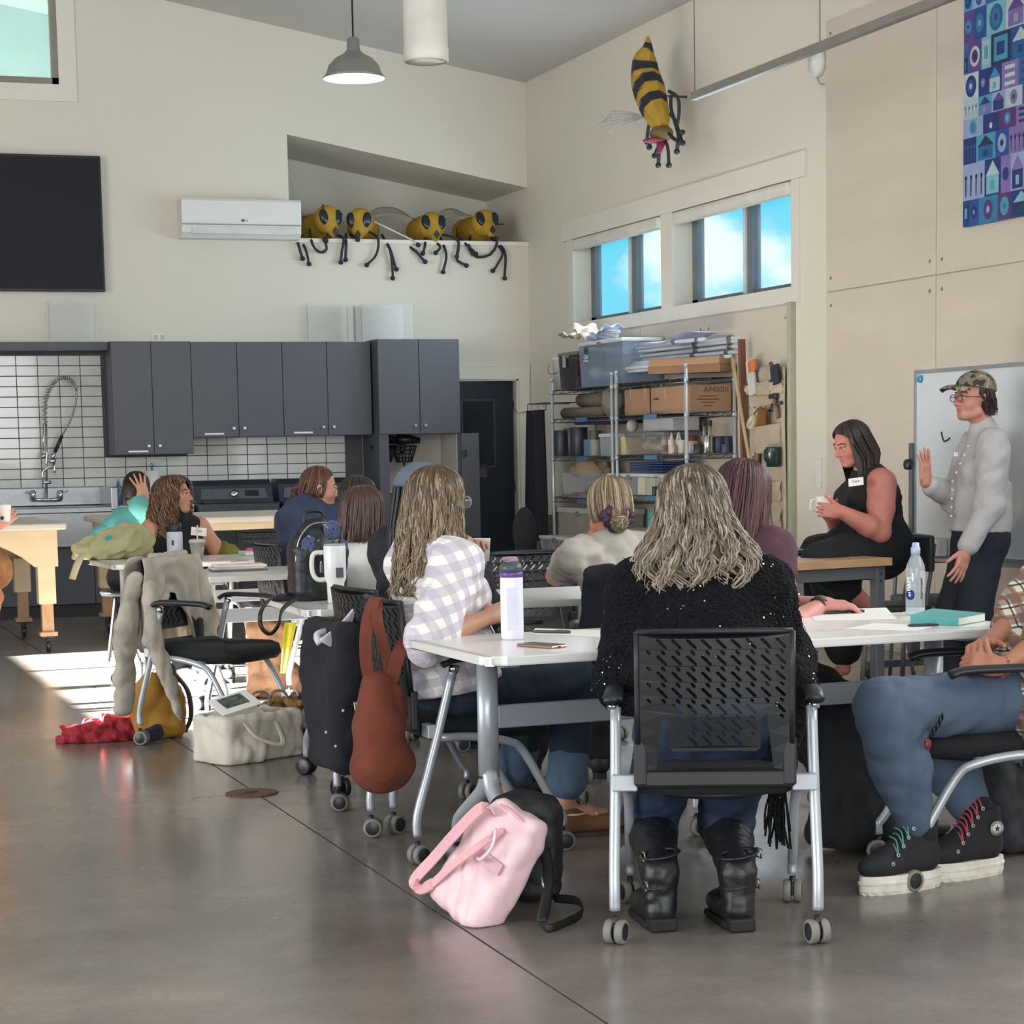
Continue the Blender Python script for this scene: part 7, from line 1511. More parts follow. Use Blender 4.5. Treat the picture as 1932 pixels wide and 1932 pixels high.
# ============================================================= STORAGE SHELVES, TOOLS, BEES
XS0,XS1=6.45,6.87
def zp(px,py,x=XS0): return PX(px,py,x)[2]
zU2=[zp(1293,v) for v in(712,778,858,938,1035)]; zU1=[zp(1095,v) for v in(732,788,862,942,1035)]
post=M('wire_chrome','b9c0c3',.3,metal=.35,var=0); wire=M('wire_dark','6d7478',.35,metal=.8,var=0); bluet=M('blue_tape','4a6f8f',.6)
def wire_shelf(ya,yb,zs,label,ztop):
    t=thing('wire_shelf',label,'shelf',(6.66,(ya+yb)/2,0),'chrome wire shelving units')
    for x in(XS0+.015,XS1-.015):
        for y in(ya+.015,yb-.015):
            MB().tube([(x,y,.02),(x,y,ztop)],.0135,10).lathe([(.016,0),(.016,.02),(.008,.03),(.0001,.03)],(x,y,ztop-.01),10).lathe([(.022,0),(.022,.02)],(x,y,0),10).build('post',post,t)
    for i,z in enumerate(zs):
        m=MB()
        for zz in(z,z-.032):
            for x in(XS0+.012,XS1-.012): m.tube([(x,ya,zz),(x,yb,zz)],.0035,5)
            for y in(ya+.012,yb-.012): m.tube([(XS0,y,zz),(XS1,y,zz)],.0035,5)
        n=int((yb-ya)/.06)
        for k in range(n+1):
            y=ya+(yb-ya)*k/n; m.tube([(XS0+.005,y,z),(XS1-.005,y,z)],.0025,4)
            if k<n:
                for x in(XS0+.012,XS1-.012): m.tube([(x,y,z-.032),(x,y+(yb-ya)/n,z)],.0022,4)
        for k in range(6):
            x=XS0+(XS1-XS0)*k/6
            for y in(ya+.012,yb-.012): m.tube([(x,y,z-.032),(x+(XS1-XS0)/6,y,z)],.0022,4)
        m.tube([((XS0+XS1)/2,ya,z-.01),((XS0+XS1)/2,yb,z-.01)],.0035,5)
        m.build('shelf_grid',wire,t)
        if i in(1,2,3): MB().bx((XS0+.003,(ya+yb)/2-.14,z-.034),(XS0+.008,(ya+yb)/2+.10,z-.002)).build('shelf_label',bluet,t)
        for x in(XS0+.015,XS1-.015):
            for y in(ya+.015,yb-.015): MB().lathe([(.020,-.035),(.018,.005)],(x,y,z),10).build('collar',post,t)
    return t
wire_shelf(14.05,15.40,zU2,'right chrome wire shelf unit with the long cardboard box',zp(1293,690)); wire_shelf(15.46,16.82,zU1,'left chrome wire shelf unit with the white bucket on top',zp(1152,706))
XF=6.50  # front face of items
def sx(px,z_or,x=XF): return PX(px,z_or,x)[1]
clearp=M('clear_bin','c9d2d6',.15,var=0,alpha=.42,spec=.7); lidw=M('lid_white2','cfd2d2',.45)
def bin_(pxl,pxr,pyt,zb,label,body=clearp,lid=lidw,content=None,dx=.34,group='storage bins',lidh=.03,taper=.03,x0=XF,handles=True):
    ya=PX(pxr,800,x0)[1]; yb=PX(pxl,800,x0)[1]; zt=PX((pxl+pxr)/2,pyt,x0)[2]; t=thing('storage_bin',label,'bin',(x0+dx/2,(ya+yb)/2,zb),group); c=V(x0+dx/2,(ya+yb)/2,0); w=yb-ya
    h=zt-zb-(lidh if lid else 0); 
    def ring(k,z): return [(c[0]+sx_*dx/2*k,c[1]+sy_*w/2*k,z) for sx_,sy_ in((-1,-1),(1,-1),(1,1),(-1,1))]
    v=ring(1-taper*2,zb+.002)+ring(1,zb+h); MB().raw(v,[(0,3,2,1),(0,1,5,4),(1,2,6,5),(2,3,7,6),(3,0,4,7)]).build('bin_body',body,t)
    if lid: MB().box((c[0],c[1],zb+h+lidh/2),(dx+.02,w+.02,lidh),bev=.01).build('lid',lid,t)
    if handles and lid: 
        MB().box((c[0]-dx/2-.008,c[1],zb+h),(.02,.07,.04),bev=.006).build('latch',M('latch_grey','6f777b',.5),t)
    if content:
        rs=np.random.RandomState(int(abs(pxl))); 
        for i in range(content[1]):
            p=c+V(rs.uniform(-.7,.5)*dx/2,rs.uniform(-.75,.75)*w/2,0); r=content[2]*rs.uniform(.7,1.2); z=zb+r+rs.rand()*max(.01,h*content[3]-2*r); cc=content[0][i%len(content[0])]
            MB().ell((p[0],p[1],z),(r,r*1.2,r*.8),n=10,m=7).build('content',M('cont_'+cc,cc,.7),t)
    return t
zt1=zU1[0]+.004; zt2=zU2[0]+.004
# top of unit 1
y=sx(1041,700); t=thing('bucket','white plastic bucket with wire handle on top of the left shelf','bucket',(XF+.12,y,zt1)); bm_=M('bucket_white','cfcecb',.5)
hb=zp(1041,674)-zt1; r=.105; MB().lathe([(r*.88,0),(r,hb*.93),(r*1.05,hb*.94),(r*1.05,hb),(.0001,hb)],(XF+.12,y,zt1),24).build('body',bm_,t); MB().tube(bez([(XF+.01,y+.09,zt1+hb*.85),(XF-.02,y+.03,zt1+hb*.6),(XF-.02,y-.03,zt1+hb*.5),(XF+.02,y-.09,zt1+hb*.55)],14),.004,5).build('handle',wire,t)
bin_(1056,1091,664,zt1,'dark clear bin with red contents and a sticker on top of the left shelf',body=M('dark_bin','3a3437',.25,alpha=.75,var=0),lid=M('lid_sage','6f7d6c',.5),content=(('7a2a30','8a4a4a','b04038'),10,.05,.9))
MB().box((XF-.012,sx(1067,690),zp(1067,682,XF)),(.004,.07,.10)).build('sticker',M('sticker_grey','a9a6a0',.6),None,label='pale sticker on the dark clear bin',cat='sticker')
bb_=bin_(1094,1176,642,zt1,'big clear blue tinted bin with a white emblem on top of the left shelf',body=M('blue_bin','93a6bc',.15,alpha=.55,var=0),content=(('8fb0cc','b9c6cc','7a97b5'),16,.06,.6))
yy=sx(1108,680); xx=XF-.012; pmk=M('mark_white','e4e8ec',.5); pdk=M('mark_navy','2f3a4c',.5)
zz=zp(1108,672,XF); MB().prism([(-.035,0),(.035,0),(.035,.06),(0,.035),(-.035,.06)],(xx,yy,zz+.02),(0,-1,0),(0,0,1),(-.002,0,0)).build('emblem',pdk,bb_); text('bin_mark','CRA',.045,(xx,yy,zz-.01),(0,-1,0),(0,0,1),pmk,bb_); MB().bx((xx-.002,yy-.05,zz-.045),(xx,yy+.05,zz-.035)).build('underline',pmk,bb_)
# papers on the big bin
for i,(px,py,w,h,rx_,cc,l) in enumerate(((1112,627,.34,.22,.45,'b9a695','brown craft paper sheet leaning on top of the big clear bin'),(1140,628,.30,.20,.35,'b9c2d6','crumpled blue white plastic sheet on the big clear bin'),(1100,634,.36,.24,.05,'bfb3a6','flat tan paper under the craft paper pile'))):
    p=PX(px,py,6.64); t=MB(); Rr=rotz(.3*i)@rotx(rx_*(1 if i!=1 else -1)); ph=i*2
    t.grid(lambda u,v:p+Rr@V((u-.5)*h,(v-.5)*w,.02*math.sin(u*9+ph)*math.sin(v*8+ph)+.012*math.sin(v*23)),12,16,th=.003); t.build('crumpled_sheet',M('sheet_'+cc,cc,.7),None,label=l,cat='paper')
for k in range(3): 
    a=PX(1124+8*k,632-3*k,6.6);b=PX(1160+4*k,642-8*k,6.6); MB().tube([a,b],.016,8).build('paper_roll',M('roll_white','b9bfcc',.7),None,label=('lowest','middle','upper')[k]+' white rolled sheet in the pile on the big clear bin',cat='paper roll',group='rolled sheets on the clear bin')
# foam tubes / frames on unit 2
tubm=M('tube_white','c3c9d3',.45); grp='bundled white poles on the top shelf'
rs=np.random.RandomState(9)
for k,(a,b) in enumerate((((1142,662),(1398,636)),((1146,670),(1398,642)),((1150,679),(1398,652)),((1146,684),(1392,664)),((1160,655),(1330,640)),((1168,690),(1380,672)),((1152,698),(1242,690)),((1155,703),(1245,696)),((1162,694),(1242,684)),((1180,686),(1240,682)))):
    x_=XF+.04+.022*(k%6); A=PX(*a,x_);B=PX(*b,x_) if b[0]<1290 else PY(*b,14.02)
    t=thing('pole',('topmost','second','third','fourth','fifth','sixth','seventh','eighth','ninth','lowest')[k]+' white pole in the bundle on top of the right shelf','pole',tuple(A),grp); MB().tube([A,B],.014,8).build('tube',tubm,t)
    if k<6:
        for c_,d_ in((.06,.085),(.30,.33)): MB().tube([B+(A-B)*c_,B+(A-B)*d_],.02,8).build('clip',M('clip_sage','6b6f68',.6),t)
def plank_px(a,b,w,h,label,mat,x=6.52,name='plank'):
    A=PX(*a,x);B=PX(*b,x) if name=='wood_post' else PY(*b,14.12); d=nrm(B-A); t=MB(); s_,u_,_=frame(d); t.box((A+B)/2,(w,h,np.linalg.norm(B-A)),R=np.stack([s_,u_,d],1),bev=.003); return t.build(name,mat,None,label=label,cat='plank',group=None)
plank_px((1240,686),(1372,679),.20,.055,'light wood plank on top of the right shelf, upper one',M('plank_light','a07f5c',.6,var=.12,stretch=(1,.3,1)))
plank_px((1238,699),(1374,694),.20,.06,'reddish wood plank on top of the right shelf, lower one',M('plank_red','8b6a4e',.6,var=.12,stretch=(1,.3,1)))
MB().grid(lambda u,v:V(XF+.06+.28*v,14.1+(sx(1180,650)-14.1)*u,zU2[0]+.33+.02*math.sin(u*9)-.05*u),14,6,th=.004).build('plastic_film',M('film','a9b6d8',.3,alpha=.5),None,label='bluish plastic film lying over the white poles',cat='film')
# level 2
card=M('cardboard','96745a',.8,var=.04); ya,yb=14.08,sx(1176,748); cb=thing('cardboard_box','long brown cardboard box printed AP40001 on the right shelf','box',(XF+.16,(ya+yb)/2,zU2[1]))
hz=zp(1320,724,XF)-zU2[1]; MB().bx((XF+.01,ya,zU2[1]+.004),(XF+.34,yb,zU2[1]+hz),bev=.004).build('carton',card,cb); tapm=M('box_strap','2a2725',.6)
yy=sx(1225,750); MB().bx((XF+.006,yy-.01,zU2[1]+.004),(XF+.345,yy+.006,zU2[1]+hz+.003)).build('strap',tapm,cb)
ik_=M('print_brown','4f3524',.7); text('box_code','AP40001',.058,PY(1352,735,ya-.001),(1,0,0),(0,0,1),ik_,cb); 
for r_,w_ in((748,.20),(754,.26),(760,.16),(766,.10)): q=PY(1336,r_,ya-.001); MB().bx((q[0]-w_*.35,ya-.0015,q[2]),(q[0]+w_*.35,ya+.001,q[2]+.007)).build('print_line',ik_,cb)
text('box_code','AP40001',.03,(XF+.0085,sx(1236,753),zp(1236,753,XF)),(0,-1,0),(0,0,1),ik_,cb)
for px in(1188,1215,1253): MB().bx((XF+.007,sx(px,740)-.006,zp(px,752,XF)),(XF+.0095,sx(px,740)+.008,zp(px,732,XF))).build('tape_mark',M('tape_tan','bfa27f',.6),cb)
rm=M('mat_grey_brown','6f6459',.8)
for (a,b,r,l) in(((1097,757),(1140,759),.055,'short grey brown roll lying on the longer roll'),((1066,777),(1140,779),.045,'long grey brown roll on the left shelf')):
    A=PX(*a,XF+.1);B=PX(*b,XF+.1); A[2]=B[2]=zU1[1]+(.05 if r==.045 else .15); MB().tube([A,B],r,16).tube([B,B+(B-A)*.01],r*.5,10).build('roll',rm,None,label=l,cat='roll')
p=PX(1158,765,XF+.1); S=SDF(); S.ell(V(p[0],p[1],zU1[1]+.12),V(.09,.11,.13),k=.03); t=thing('clear_bag','clear plastic bag of pale packing at the right of the left shelf','bag',(p[0],p[1],zU1[1])); sdf_obj('bag',S,.01,M('bag_clear','8f8d7c',.3,alpha=.8),t,wr=(.012,14,2))
# level 3
def cyl(px,pyt,zb,r,col,label,cat,name,x=XF+.08,extra=None,rough=.4,alpha=1,group=None,topr=1,metal=0):
    y=sx(px,820,x)
    if y<14.09 and zb>0: y=14.12+.5*(x-XF); x=PY(px,820,y)[0]
    if y>16.70: y=16.70; x=max(XS0+.05,PY(px,820,y)[0])
    zt=PX(px,pyt,x)[2]; h=zt-zb; t=thing(name,label,cat,(x,y,zb),group); MB().lathe([(r*.95,.003),(r,.01),(r*topr,h*.97),(r*topr*.95,h),(.0001,h)],(x,y,zb),18).build('body',M('c_'+col+name,col,rough,alpha=alpha,metal=metal,var=.06,scale=25),t)
    if extra: extra(t,V(x,y,zb),h,r)
    return t
z3=zU2[2]+.004; z31=zU1[2]+.004
def glue(t,p,h,r): MB().lathe([(r*.6,h),(r*.5,h+.012),(r*.12,h+.05),(.0001,h+.05)],p,12).build('nozzle',M('nozzle_white','dadad6',.4),t); MB().lathe([(r*1.01,h*.2),(r*1.01,h*.62)],p,18,cap=False).build('label_band',M('label_red','8a3a36',.6),t)
for px,x_,l in((1254,XF+.05,'glue bottle with red label, nearest the bin'),(1261,XF+.16,'glue bottle behind the red labelled one'),(1267,XF+.05,'glue bottle with pointed cap beside the mug'),(1279,XF+.10,'glue bottle next to the white cup')): cyl(px,829,z3,.028,'c9c2b8',l+' on the right shelf','bottle','glue_bottle',x=x_,extra=glue,group='glue bottles')
def mh(t,p,h,r): MB().tube(bez([p+V(-.01,-r,.8*h),p+V(-.02,-r-.03,.7*h),p+V(-.02,-r-.03,.3*h),p+V(-.01,-r,.15*h)],10),.005,5).build('handle',M('mugp','c4b4ac',.5),t)
cyl(1269,840,z3,.035,'c9b4ac','small patterned mug before the glue bottles on the right shelf','mug','mug',x=XF+.01,extra=mh); cyl(1287,830,z3,.04,'cfcac2','white cup with a brush between the glue bottles and the post','cup','cup',extra=lambda t,p,h,r:MB().tube([p+V(0,0,h*.5),p+V(0,.06,h+.06)],.006,6).build('brush',M('white_stick','d9d9d4',.5),t))
cyl(1303,832,z3,.05,'9a968e','clear jug with white handle right of the shelf post','jug','jug',x=XF+.06,extra=mh); cyl(1306,823,z3,.045,'7a2a3a','dark jar with a pink red lid behind the clear jug','jar','jar',x=XF+.2)
cyl(1316,838,z3,.045,'2a2f33','dark container with white spoon right of the post','jar','jar',x=XF+.1)
def br(t,p,h,r):
    for k in range(4): a=k*1.6; q=p+V(.02*math.cos(a),.02*math.sin(a),0); MB().tube([q+V(0,0,h*.4),q+V(.01*math.cos(a),.012*math.sin(a),h+.07)],.007,6).build('brush_handle',M('brush_silver','b9bbb8',.3,metal=.6),t); MB().tube([q+V(.01*math.cos(a),.012*math.sin(a),h+.07),q+V(.012*math.cos(a),.014*math.sin(a),h+.11)],[.011,.008],6).build('bristles',M('bristle_dark','4a443e',.8),t)
cyl(1334,821,z3,.05,'a7a59c','steel canister of brushes on the right shelf','canister','brush_canister',extra=br,rough=.2,metal=.8)
cyl(1355,823,z3,.045,'243349','navy jar beside the brush canister','jar','paint_jar'); cyl(1371,823,z3,.05,'2c3d55','navy jar stacked at the right end of the shelf','jar','paint_jar',x=XF+.1); cyl(1368,838,z3,.035,'47506a','small blue jar before the navy jars','jar','paint_jar',x=XF-.0)
t=bin_(1180,1252,816,z3,'clear bin of white cotton batting on the right shelf',body=M('clear_bin2','a9a598',.2,alpha=.45,var=0),lid=M('lid_grey2','6d7072',.5),content=(('c4b8a2','b0a48e','cfc6b4'),26,.045,.95))
yb=sx(1222,800); zt=zU2[2]+.27
MB().bx((XF+.06,sx(1256,800),zp(1220,814,XF)),(XF+.28,sx(1200,800),zp(1220,789,XF)),bev=.003).build('white_box',M('box_white3','a9a9ad',.6),None,label='white box lying on the batting bin',cat='box')
q=PX(1193,803,XF+.1); MB().ell(q,(.05,.04,.05)).build('white_ball',M('ball_white','b4b2b0',.6),None,label='white foam ball beside the box on the batting bin',cat='ball')
yy=sx(1175,835); MB().bx((XF,yy-.05,z3),(XF+.12,yy+.06,zp(1175,823,XF)),bev=.003).build('carton',M('carton_cream','c7b88c',.6),None,label='cream carton with yellow print at the left of the right shelf',cat='carton')
for k,(px,c_,h_,r_) in enumerate(((1056,'33363c',812,.06),(1066,'3b3e45',826,.05),(1078,'474b52',808,.07),(1092,'2f333c',806,.075),(1122,'5a5753',812,.05))):
    cyl(px,h_,z31,r_,c_,('dark brush jar at the left end of the left shelf','small dark tub on the left shelf, second from the left','clear dark jar in the middle of the left shelf','big dark jar with a white tag on the left shelf','round wicker jar of the left shelf behind the tubs')[k],'jar','jar',x=XF+.14-.02*k)
MB().bx((XF,sx(1111,840),z31),(XF+.08,sx(1101,840),zp(1105,829,XF)),bev=.003).build('carton',M('carton_blue','5b82b0',.6),None,label='small blue and white carton on the left shelf',cat='carton')
cyl(1123,829,z31,.05,'8b8a86','grey plastic tub with lid before the wicker jar','tub','tub',x=XF+.02); 
bin_(1131,1153,818,z31,'clear tub with white lid and teal contents on the left shelf',content=(('3f8a80','57a093'),6,.035,.5),dx=.16,handles=False)
for k in range(5): A=PX(1085+9*k,800,XF+.2); MB().tube([A,A+V(0,.02*(k-2),.09)],.008,6).build('paint_stick',M('tool_'+str(k%2),'2f3540' if k%2 else '8d8a84',.5),None,label=('leftmost','second','middle','fourth','rightmost')[k]+' stick standing among the dark jars of the left shelf',cat='stick',group='sticks among the dark jars')
MB().bx((XF+.05,sx(1150,800),zp(1120,800,XF)+.0),(XF+.35,sx(1075,800),zp(1120,792,XF))).build('folder',M('folder_navy','262a44',.6),None,label='navy folder on the jars of the left shelf',cat='folder')
MB().bx((XF+.1,sx(1265,800),zU2[2]+.36),(XF+.35,sx(1160,800),zU2[2]+.40)).build('dark_tray',M('tray_dark','20252c',.5),None,label='dark flat tray on the right shelf',cat='tray')
# level 4
z4=zU2[3]+.004; z41=zU1[3]+.004
bin_(1058,1143,893,z41,'low clear bin of coloured scraps on the left shelf, under the tan cloth',content=(('a86a50','6d7d92','9a9490','c09078'),16,.05,.7),lid=None,handles=False); 
p=PX(1112,885,XF+.14); t=thing('tan_cloth','tan crumpled cloth heap on the scrap bin','cloth',tuple(p)); S=SDF(); S.ell(p+V(0,-.05,-.02),V(.15,.30,.07),k=.03); S.ell(p+V(0,-.12,.03),V(.12,.18,.07),k=.03); sdf_obj('cloth',S,.01,fabric('cloth_tan','9c8a6e',.9),t,wr=(.014,13,3))
bin_(1146,1230,893,z4 if False else z41,'clear bin with white lid and grey latch on the lower shelves',content=(('8a8f93','a7a4a0'),10,.05,.7))
MB().bx((XF-.02,sx(1222,915),z4),(XF+.14,sx(1208,915),zp(1215,901,XF))).build('card_stack',M('cards_cream','c8c4ab',.7),None,label='tall stack of cream cards right of the clear bin',cat='cards'); MB().bx((XF-.02,sx(1240,915),z4),(XF+.14,sx(1224,915),zp(1232,902,XF))).build('card_stack',M('cards_grey','aeb0a0',.7),None,label='tall stack of greyish cards, nearer the small black bottle',cat='cards')
cyl(1252,895,z4,.045,'c9ccca','white tall cup on the lower right shelf','cup','cup'); cyl(1234,918,z4,.02,'1c2426','small black dropper bottle before the card stacks','bottle','dropper_bottle',x=XF-.03)
for k in range(4): MB().bx((XF+.02,sx(1245,885),zp(1210,893,XF)+.02*k+.01),(XF+.30,sx(1183,885),zp(1210,893,XF)+.02*k+.025),bev=.004).build('tray',M('tray_blue','233a6b',.5),None,label=('lowest','second','third','topmost')[k]+' blue tray of the stack on the lower right shelf',cat='tray',group='stacked blue trays')
for k in range(2): cyl(1330+26*k,905,z4,.05,('8d9294','6a6f70')[k],('glass jar low on the right shelf behind the hair','second glass jar low on the right shelf')[k],'jar','jar')
# hangers and low bins
for k,px in enumerate((1055,1075,1095,1115)): A=PX(px,930,XF); MB().bx((XF-.02,A[1]-.18,zU1[3]+.006+.02*k),(XF+.10,A[1]+.12,zU1[3]+.014+.02*k)).build('wood_strip',M('wood_strip','7a5f48',.6),None,label=('bottom left','second','third','top right')[k]+' thin wooden strip on the lower left shelf',cat='strip',group='thin wooden strips')
bin_(1042,1140,958,zU1[4]+.004,'large cream bin with domed lid on the bottom left shelf',body=M('cream_bin','9a988a',.4,alpha=.92),lid=M('lid_cream','b3b0a6',.5),lidh=.05)
bin_(1015,1075,1012,.10 if False else zp(1045,1050,6.35),'clear bin with white lid and blue latch below the shelf',content=(('8a6a5a','5f6a86'),5,.05,.6),x0=6.35)
pl_t=thing('plinth_box','low dark crate carrying the clear bin','crate',(6.52,16.9,0)); ya,yb=PX(1075,800,6.35)[1],PX(1015,800,6.35)[1]; MB().bx((6.36,ya,0),(6.68,yb,zp(1045,1050,6.35)),bev=.01).build('crate',M('crate_dark','3a3f44',.6),pl_t)
bin_(1150,1240,1000,zU2[4]+.004,'clear bin of cardboard pieces on the bottom right shelf',content=(('9a7a4a','b8a070','7a6a4a'),14,.05,.8))
cyl(1232,965,zU2[4]+.004,.05,'2f8f8a','teal plastic jug on the bottom right shelf, beside the bun','jug','jug',x=XF)
# aprons on hooks, near the corner
rk=thing('hook_rack','small black wire hook rack beside the left shelf unit','rack',tuple(PX(1020,745,6.8))); y0_=16.92
MB().tube([(6.85,y0_,1.74),(6.45,y0_+.02,1.74),(6.45,y0_+.45,1.74),(6.85,y0_+.45,1.74)],.005,5).tube([(6.45,y0_,1.68),(6.45,y0_+.45,1.68)],.005,5).tube([(6.45,y0_,1.74),(6.45,y0_,1.68)],.005,5).tube([(6.45,y0_+.45,1.74),(6.45,y0_+.45,1.68)],.005,5).tube([(6.45,y0_+.45,1.68),(6.38,y0_+.5,1.66),(6.35,y0_+.5,1.70)],.005,5).build('rack',wire,rk)
for k,(yo,cc,zb_) in enumerate(((.04,'14181e',.35),(.18,'191d26',.55),(.32,'10141a',.38))):
    t=thing('apron',('black apron hanging nearest the left shelf','navy apron in the middle of the hook rack','long black apron hanging on the outer hook')[k],'apron',(6.5,y0_+yo,zb_),'aprons on the hook rack')
    MB().grid(lambda u,v:V(6.42-.05*k*0+.02*math.sin(u*9+k)+.10*v*(u-.5),y0_+yo+(u-.5)*(.05+.30*min(1,v*1.6)),1.68-(1.68-zb_)*v),14,14,th=.012).build('cloth',fabric('apron_'+cc,cc,.9),t)
    MB().tube(bez([(6.43,y0_+yo-.03,1.50),(6.44,y0_+yo,1.72),(6.43,y0_+yo+.03,1.5)],8),.008,5).build('strap',M('strap_ochre','8a6a3a' if k==2 else 'a9a79c',.7),t)
bs_=thing('black_stool','black padded stool on a post beside the aprons','stool',tuple(PZ(985,1110,0)+V(0,0,0))); c=PY(990,1005,15.2); MB().ell(c,(.10,.06,.20)).build('pad',blk,bs_); MB().tube([c,V(c[0]-.03,c[1],.0)],.016,8).build('post',blackp,bs_); MB().lathe([(.16,0),(.15,.02),(.0001,.03)],(c[0]-.03,c[1],0),18).build('foot',blackp,bs_)
for k in range(2): A=PX(1010+22*k,1110,6.45);B=PX(1022+18*k,972,6.7); s_=MB(); d=nrm(B-A); a_,b__,_=frame(d); A=A-d*(A[2]/d[2]) if A[2]>0 else A; s_.box((A+B)/2,(.09,.02,np.linalg.norm(B-A)),R=np.stack([a_,b__,d],1)); s_.build('board',M('paint_splattered','8d8678',.8,var=.3,scale=30),None,label=('paint splattered board leaning below the aprons','second splattered board leaning nearer the shelf')[k],cat='board')
# post, yardstick, tool organizer
plank_px((1399,640),(1405,900),.03,.05,'tall reddish brown post standing beside the right shelf',M('post_redbrown','6d4232',.55),x=6.80,name='wood_post')
ys=thing('yardstick','long pale wooden yardstick leaning against the right shelf','ruler',tuple(PX(1418,905,6.42))); A=PX(1381,676,6.62);B=PX(1420,905,6.62); d=nrm(B-A); B=A+d*((A[2]-.005)/-d[2]); s_,u_,_=frame(d,(1,0,0)); Ry=np.stack([s_,u_,d],1); MB().box((A+B)/2,(.036,.008,np.linalg.norm(B-A)),R=Ry).build('stick',M('ruler_wood','a8936f',.6,var=.08),ys)
t=MB(); Ln=np.linalg.norm(B-A)
for i in range(60): t.box(A+d*Ln*(i+.5)/60-u_*.0045*(1 if (-u_)@(CAM-A)>0 else -1)-s_*.010,(.010 if i%4 else .018,.001,.0025),R=Ry)
t.build('marks',M('ink_dark','2a2c3a',.6),ys)
og=thing('tool_organizer','cream canvas hanging organizer with pockets of tools on the plywood','organizer',tuple(PX(1440,850,6.87))); XO=6.86; cn=fabric('canvas_natural','ab9f8b',.9,bump=.4,bs=30)
yl,yr=PX(1412,690,XO)[1],PX(1484,690,XO)[1]; zt=PX(1440,690,XO)[2]; zb_=PX(1440,1010,XO)[2]
MB().grid(lambda u,v:V(XO-.012-.012*math.sin(u*7+v*5)*v,yl+(yr-yl)*u,zt-(zt-zb_)*v-.02*u*(1-v)),14,24,th=.006).build('backing',cn,og)
def pocket(pa,pb,pt_,pbm,dep=.05,name='pocket'):
    a=PX(pa,pt_,XO)[1];b=PX(pb,pt_,XO)[1];z1=PX((pa+pb)/2,pt_,XO)[2];z0_=PX((pa+pb)/2,pbm,XO)[2]
    o=MB().grid(lambda u,v:V(XO-.02-dep*math.sin(math.pi*u)*(1-.35*v)-.008*math.sin(v*9+u*11),a+(b-a)*u,z1-(z1-z0_)*v-.025*math.sin(math.pi*u)*(1-v)),12,10,th=.005).build(name,cn,og); return V(XO-.03,(a+b)/2,z1)
p1=pocket(1413,1432,722,744,.05); p2=pocket(1432,1458,716,745,.04); p3=pocket(1457,1482,715,742,.045); p4=pocket(1428,1478,798,855,.10,'large_pocket'); p5=pocket(1432,1478,905,945,.05); p6=pocket(1430,1478,960,1000,.05)
for i in range(6): MB().tube([V(XO-.02,yl+(yr-yl)*(.1+.14*i),PX(1440,768,XO)[2]),V(XO-.03,yl+(yr-yl)*(.1+.14*i),PX(1440,768,XO)[2])],.007,8).build('grommet',steel,og)
def tool(name,label,cat): return thing(name,label,cat,tuple(PX(1440,750,XO-.05)),'tools in the canvas organizer')
t=tool('wipes_packet','orange and white packet in the top left pocket','packet'); c=PX(1418,712,XO-.05); MB().box(c,(.03,.10,.26),R=rotx(-.22),bev=.01).build('packet',M('packet_white','cfd0cf',.5),t); MB().box(c+V(-.003,-.02,.08),(.032,.10,.09),R=rotx(-.22),bev=.01).build('orange_band',M('packet_orange','c9783e',.5),t)
t=tool('brush','brown handled brush with navy bristles in the top right pocket','brush'); a=PX(1454,685,XO-.05);b=PX(1460,699,XO-.05); MB().tube([a,b],.016,8).build('handle',M('handle_brown','6a4036',.5),t); MB().box(PX(1463,707,XO-.05),(.03,.11,.14),R=rotx(-.2),bev=.01).build('bristles',M('bristle_navy','1d2634',.7),t)
t=tool('hammer','wood handled hammer hanging at the right of the organizer','hammer'); MB().tube([PX(1461,752,XO-.04),PX(1468,788,XO-.04)],.018,8).build('handle',M('handle_wood','7a6256',.6),t); MB().box(PX(1459,748,XO-.04),(.03,.11,.035),bev=.008).build('head',M('iron_dark','4a4b4d',.4,metal=.7),t)
t=tool('pliers','dark handled pliers beside the hammer','pliers'); MB().tube([PX(1451,776,XO-.04),PX(1457,764,XO-.04)],.008,6).tube([PX(1455,776,XO-.04),PX(1459,765,XO-.04)],.008,6).tube([PX(1457,764,XO-.04),PX(1474,760,XO-.04)],.012,6).build('pliers',M('iron_dark','4a4b4d',.4,metal=.7),t)
t=tool('gloves','rust brown work gloves stuffed in the big pocket','gloves'); S=SDF(); c=PX(1438,786,XO-.07); 
for k in range(4): S.cone(c+V(0,.03-.02*k,-.05),c+V(0,.05-.035*k,.06-.01*abs(k-1)),.018,.013,k=.008)
S.ell(c+V(0,0,-.05),V(.03,.06,.06),k=.02); sdf_obj('glove',S,.008,fabric('glove_brown','7c4f22',.8),t)
t=tool('tape_roll','cream tape roll at the left of the big pocket','tape'); c=PX(1420,797,XO-.08); MB().lathe([(.03,-.02),(.055,-.02),(.055,.02),(.03,.02),(.03,-.02)],c,18,R=roty(-R90*.8),cap=False).build('roll',M('tape_cream','c2b596',.6),t)
t=tool('screwdriver','thin hook tool left of the gloves','tool'); MB().tube([PX(1420,786,XO-.05),PX(1430,770,XO-.05),PX(1443,772,XO-.05)],.005,6).build('hook',steel,t)
t=tool('green_mug','dark green enamel mug hanging low on the organizer','mug'); c=PX(1459,862,XO-.07); MB().lathe([(.05,-.07),(.056,.06),(.054,.07),(.0001,.07)],c,20).build('cup',M('enamel_green','16302f',.3),t); MB().tube(bez([c+V(0,.055,.04),c+V(-.01,.11,.05),c+V(-.01,.11,-.02),c+V(0,.055,-.04)],12),.007,6).build('handle',M('enamel_green','16302f',.3),t)
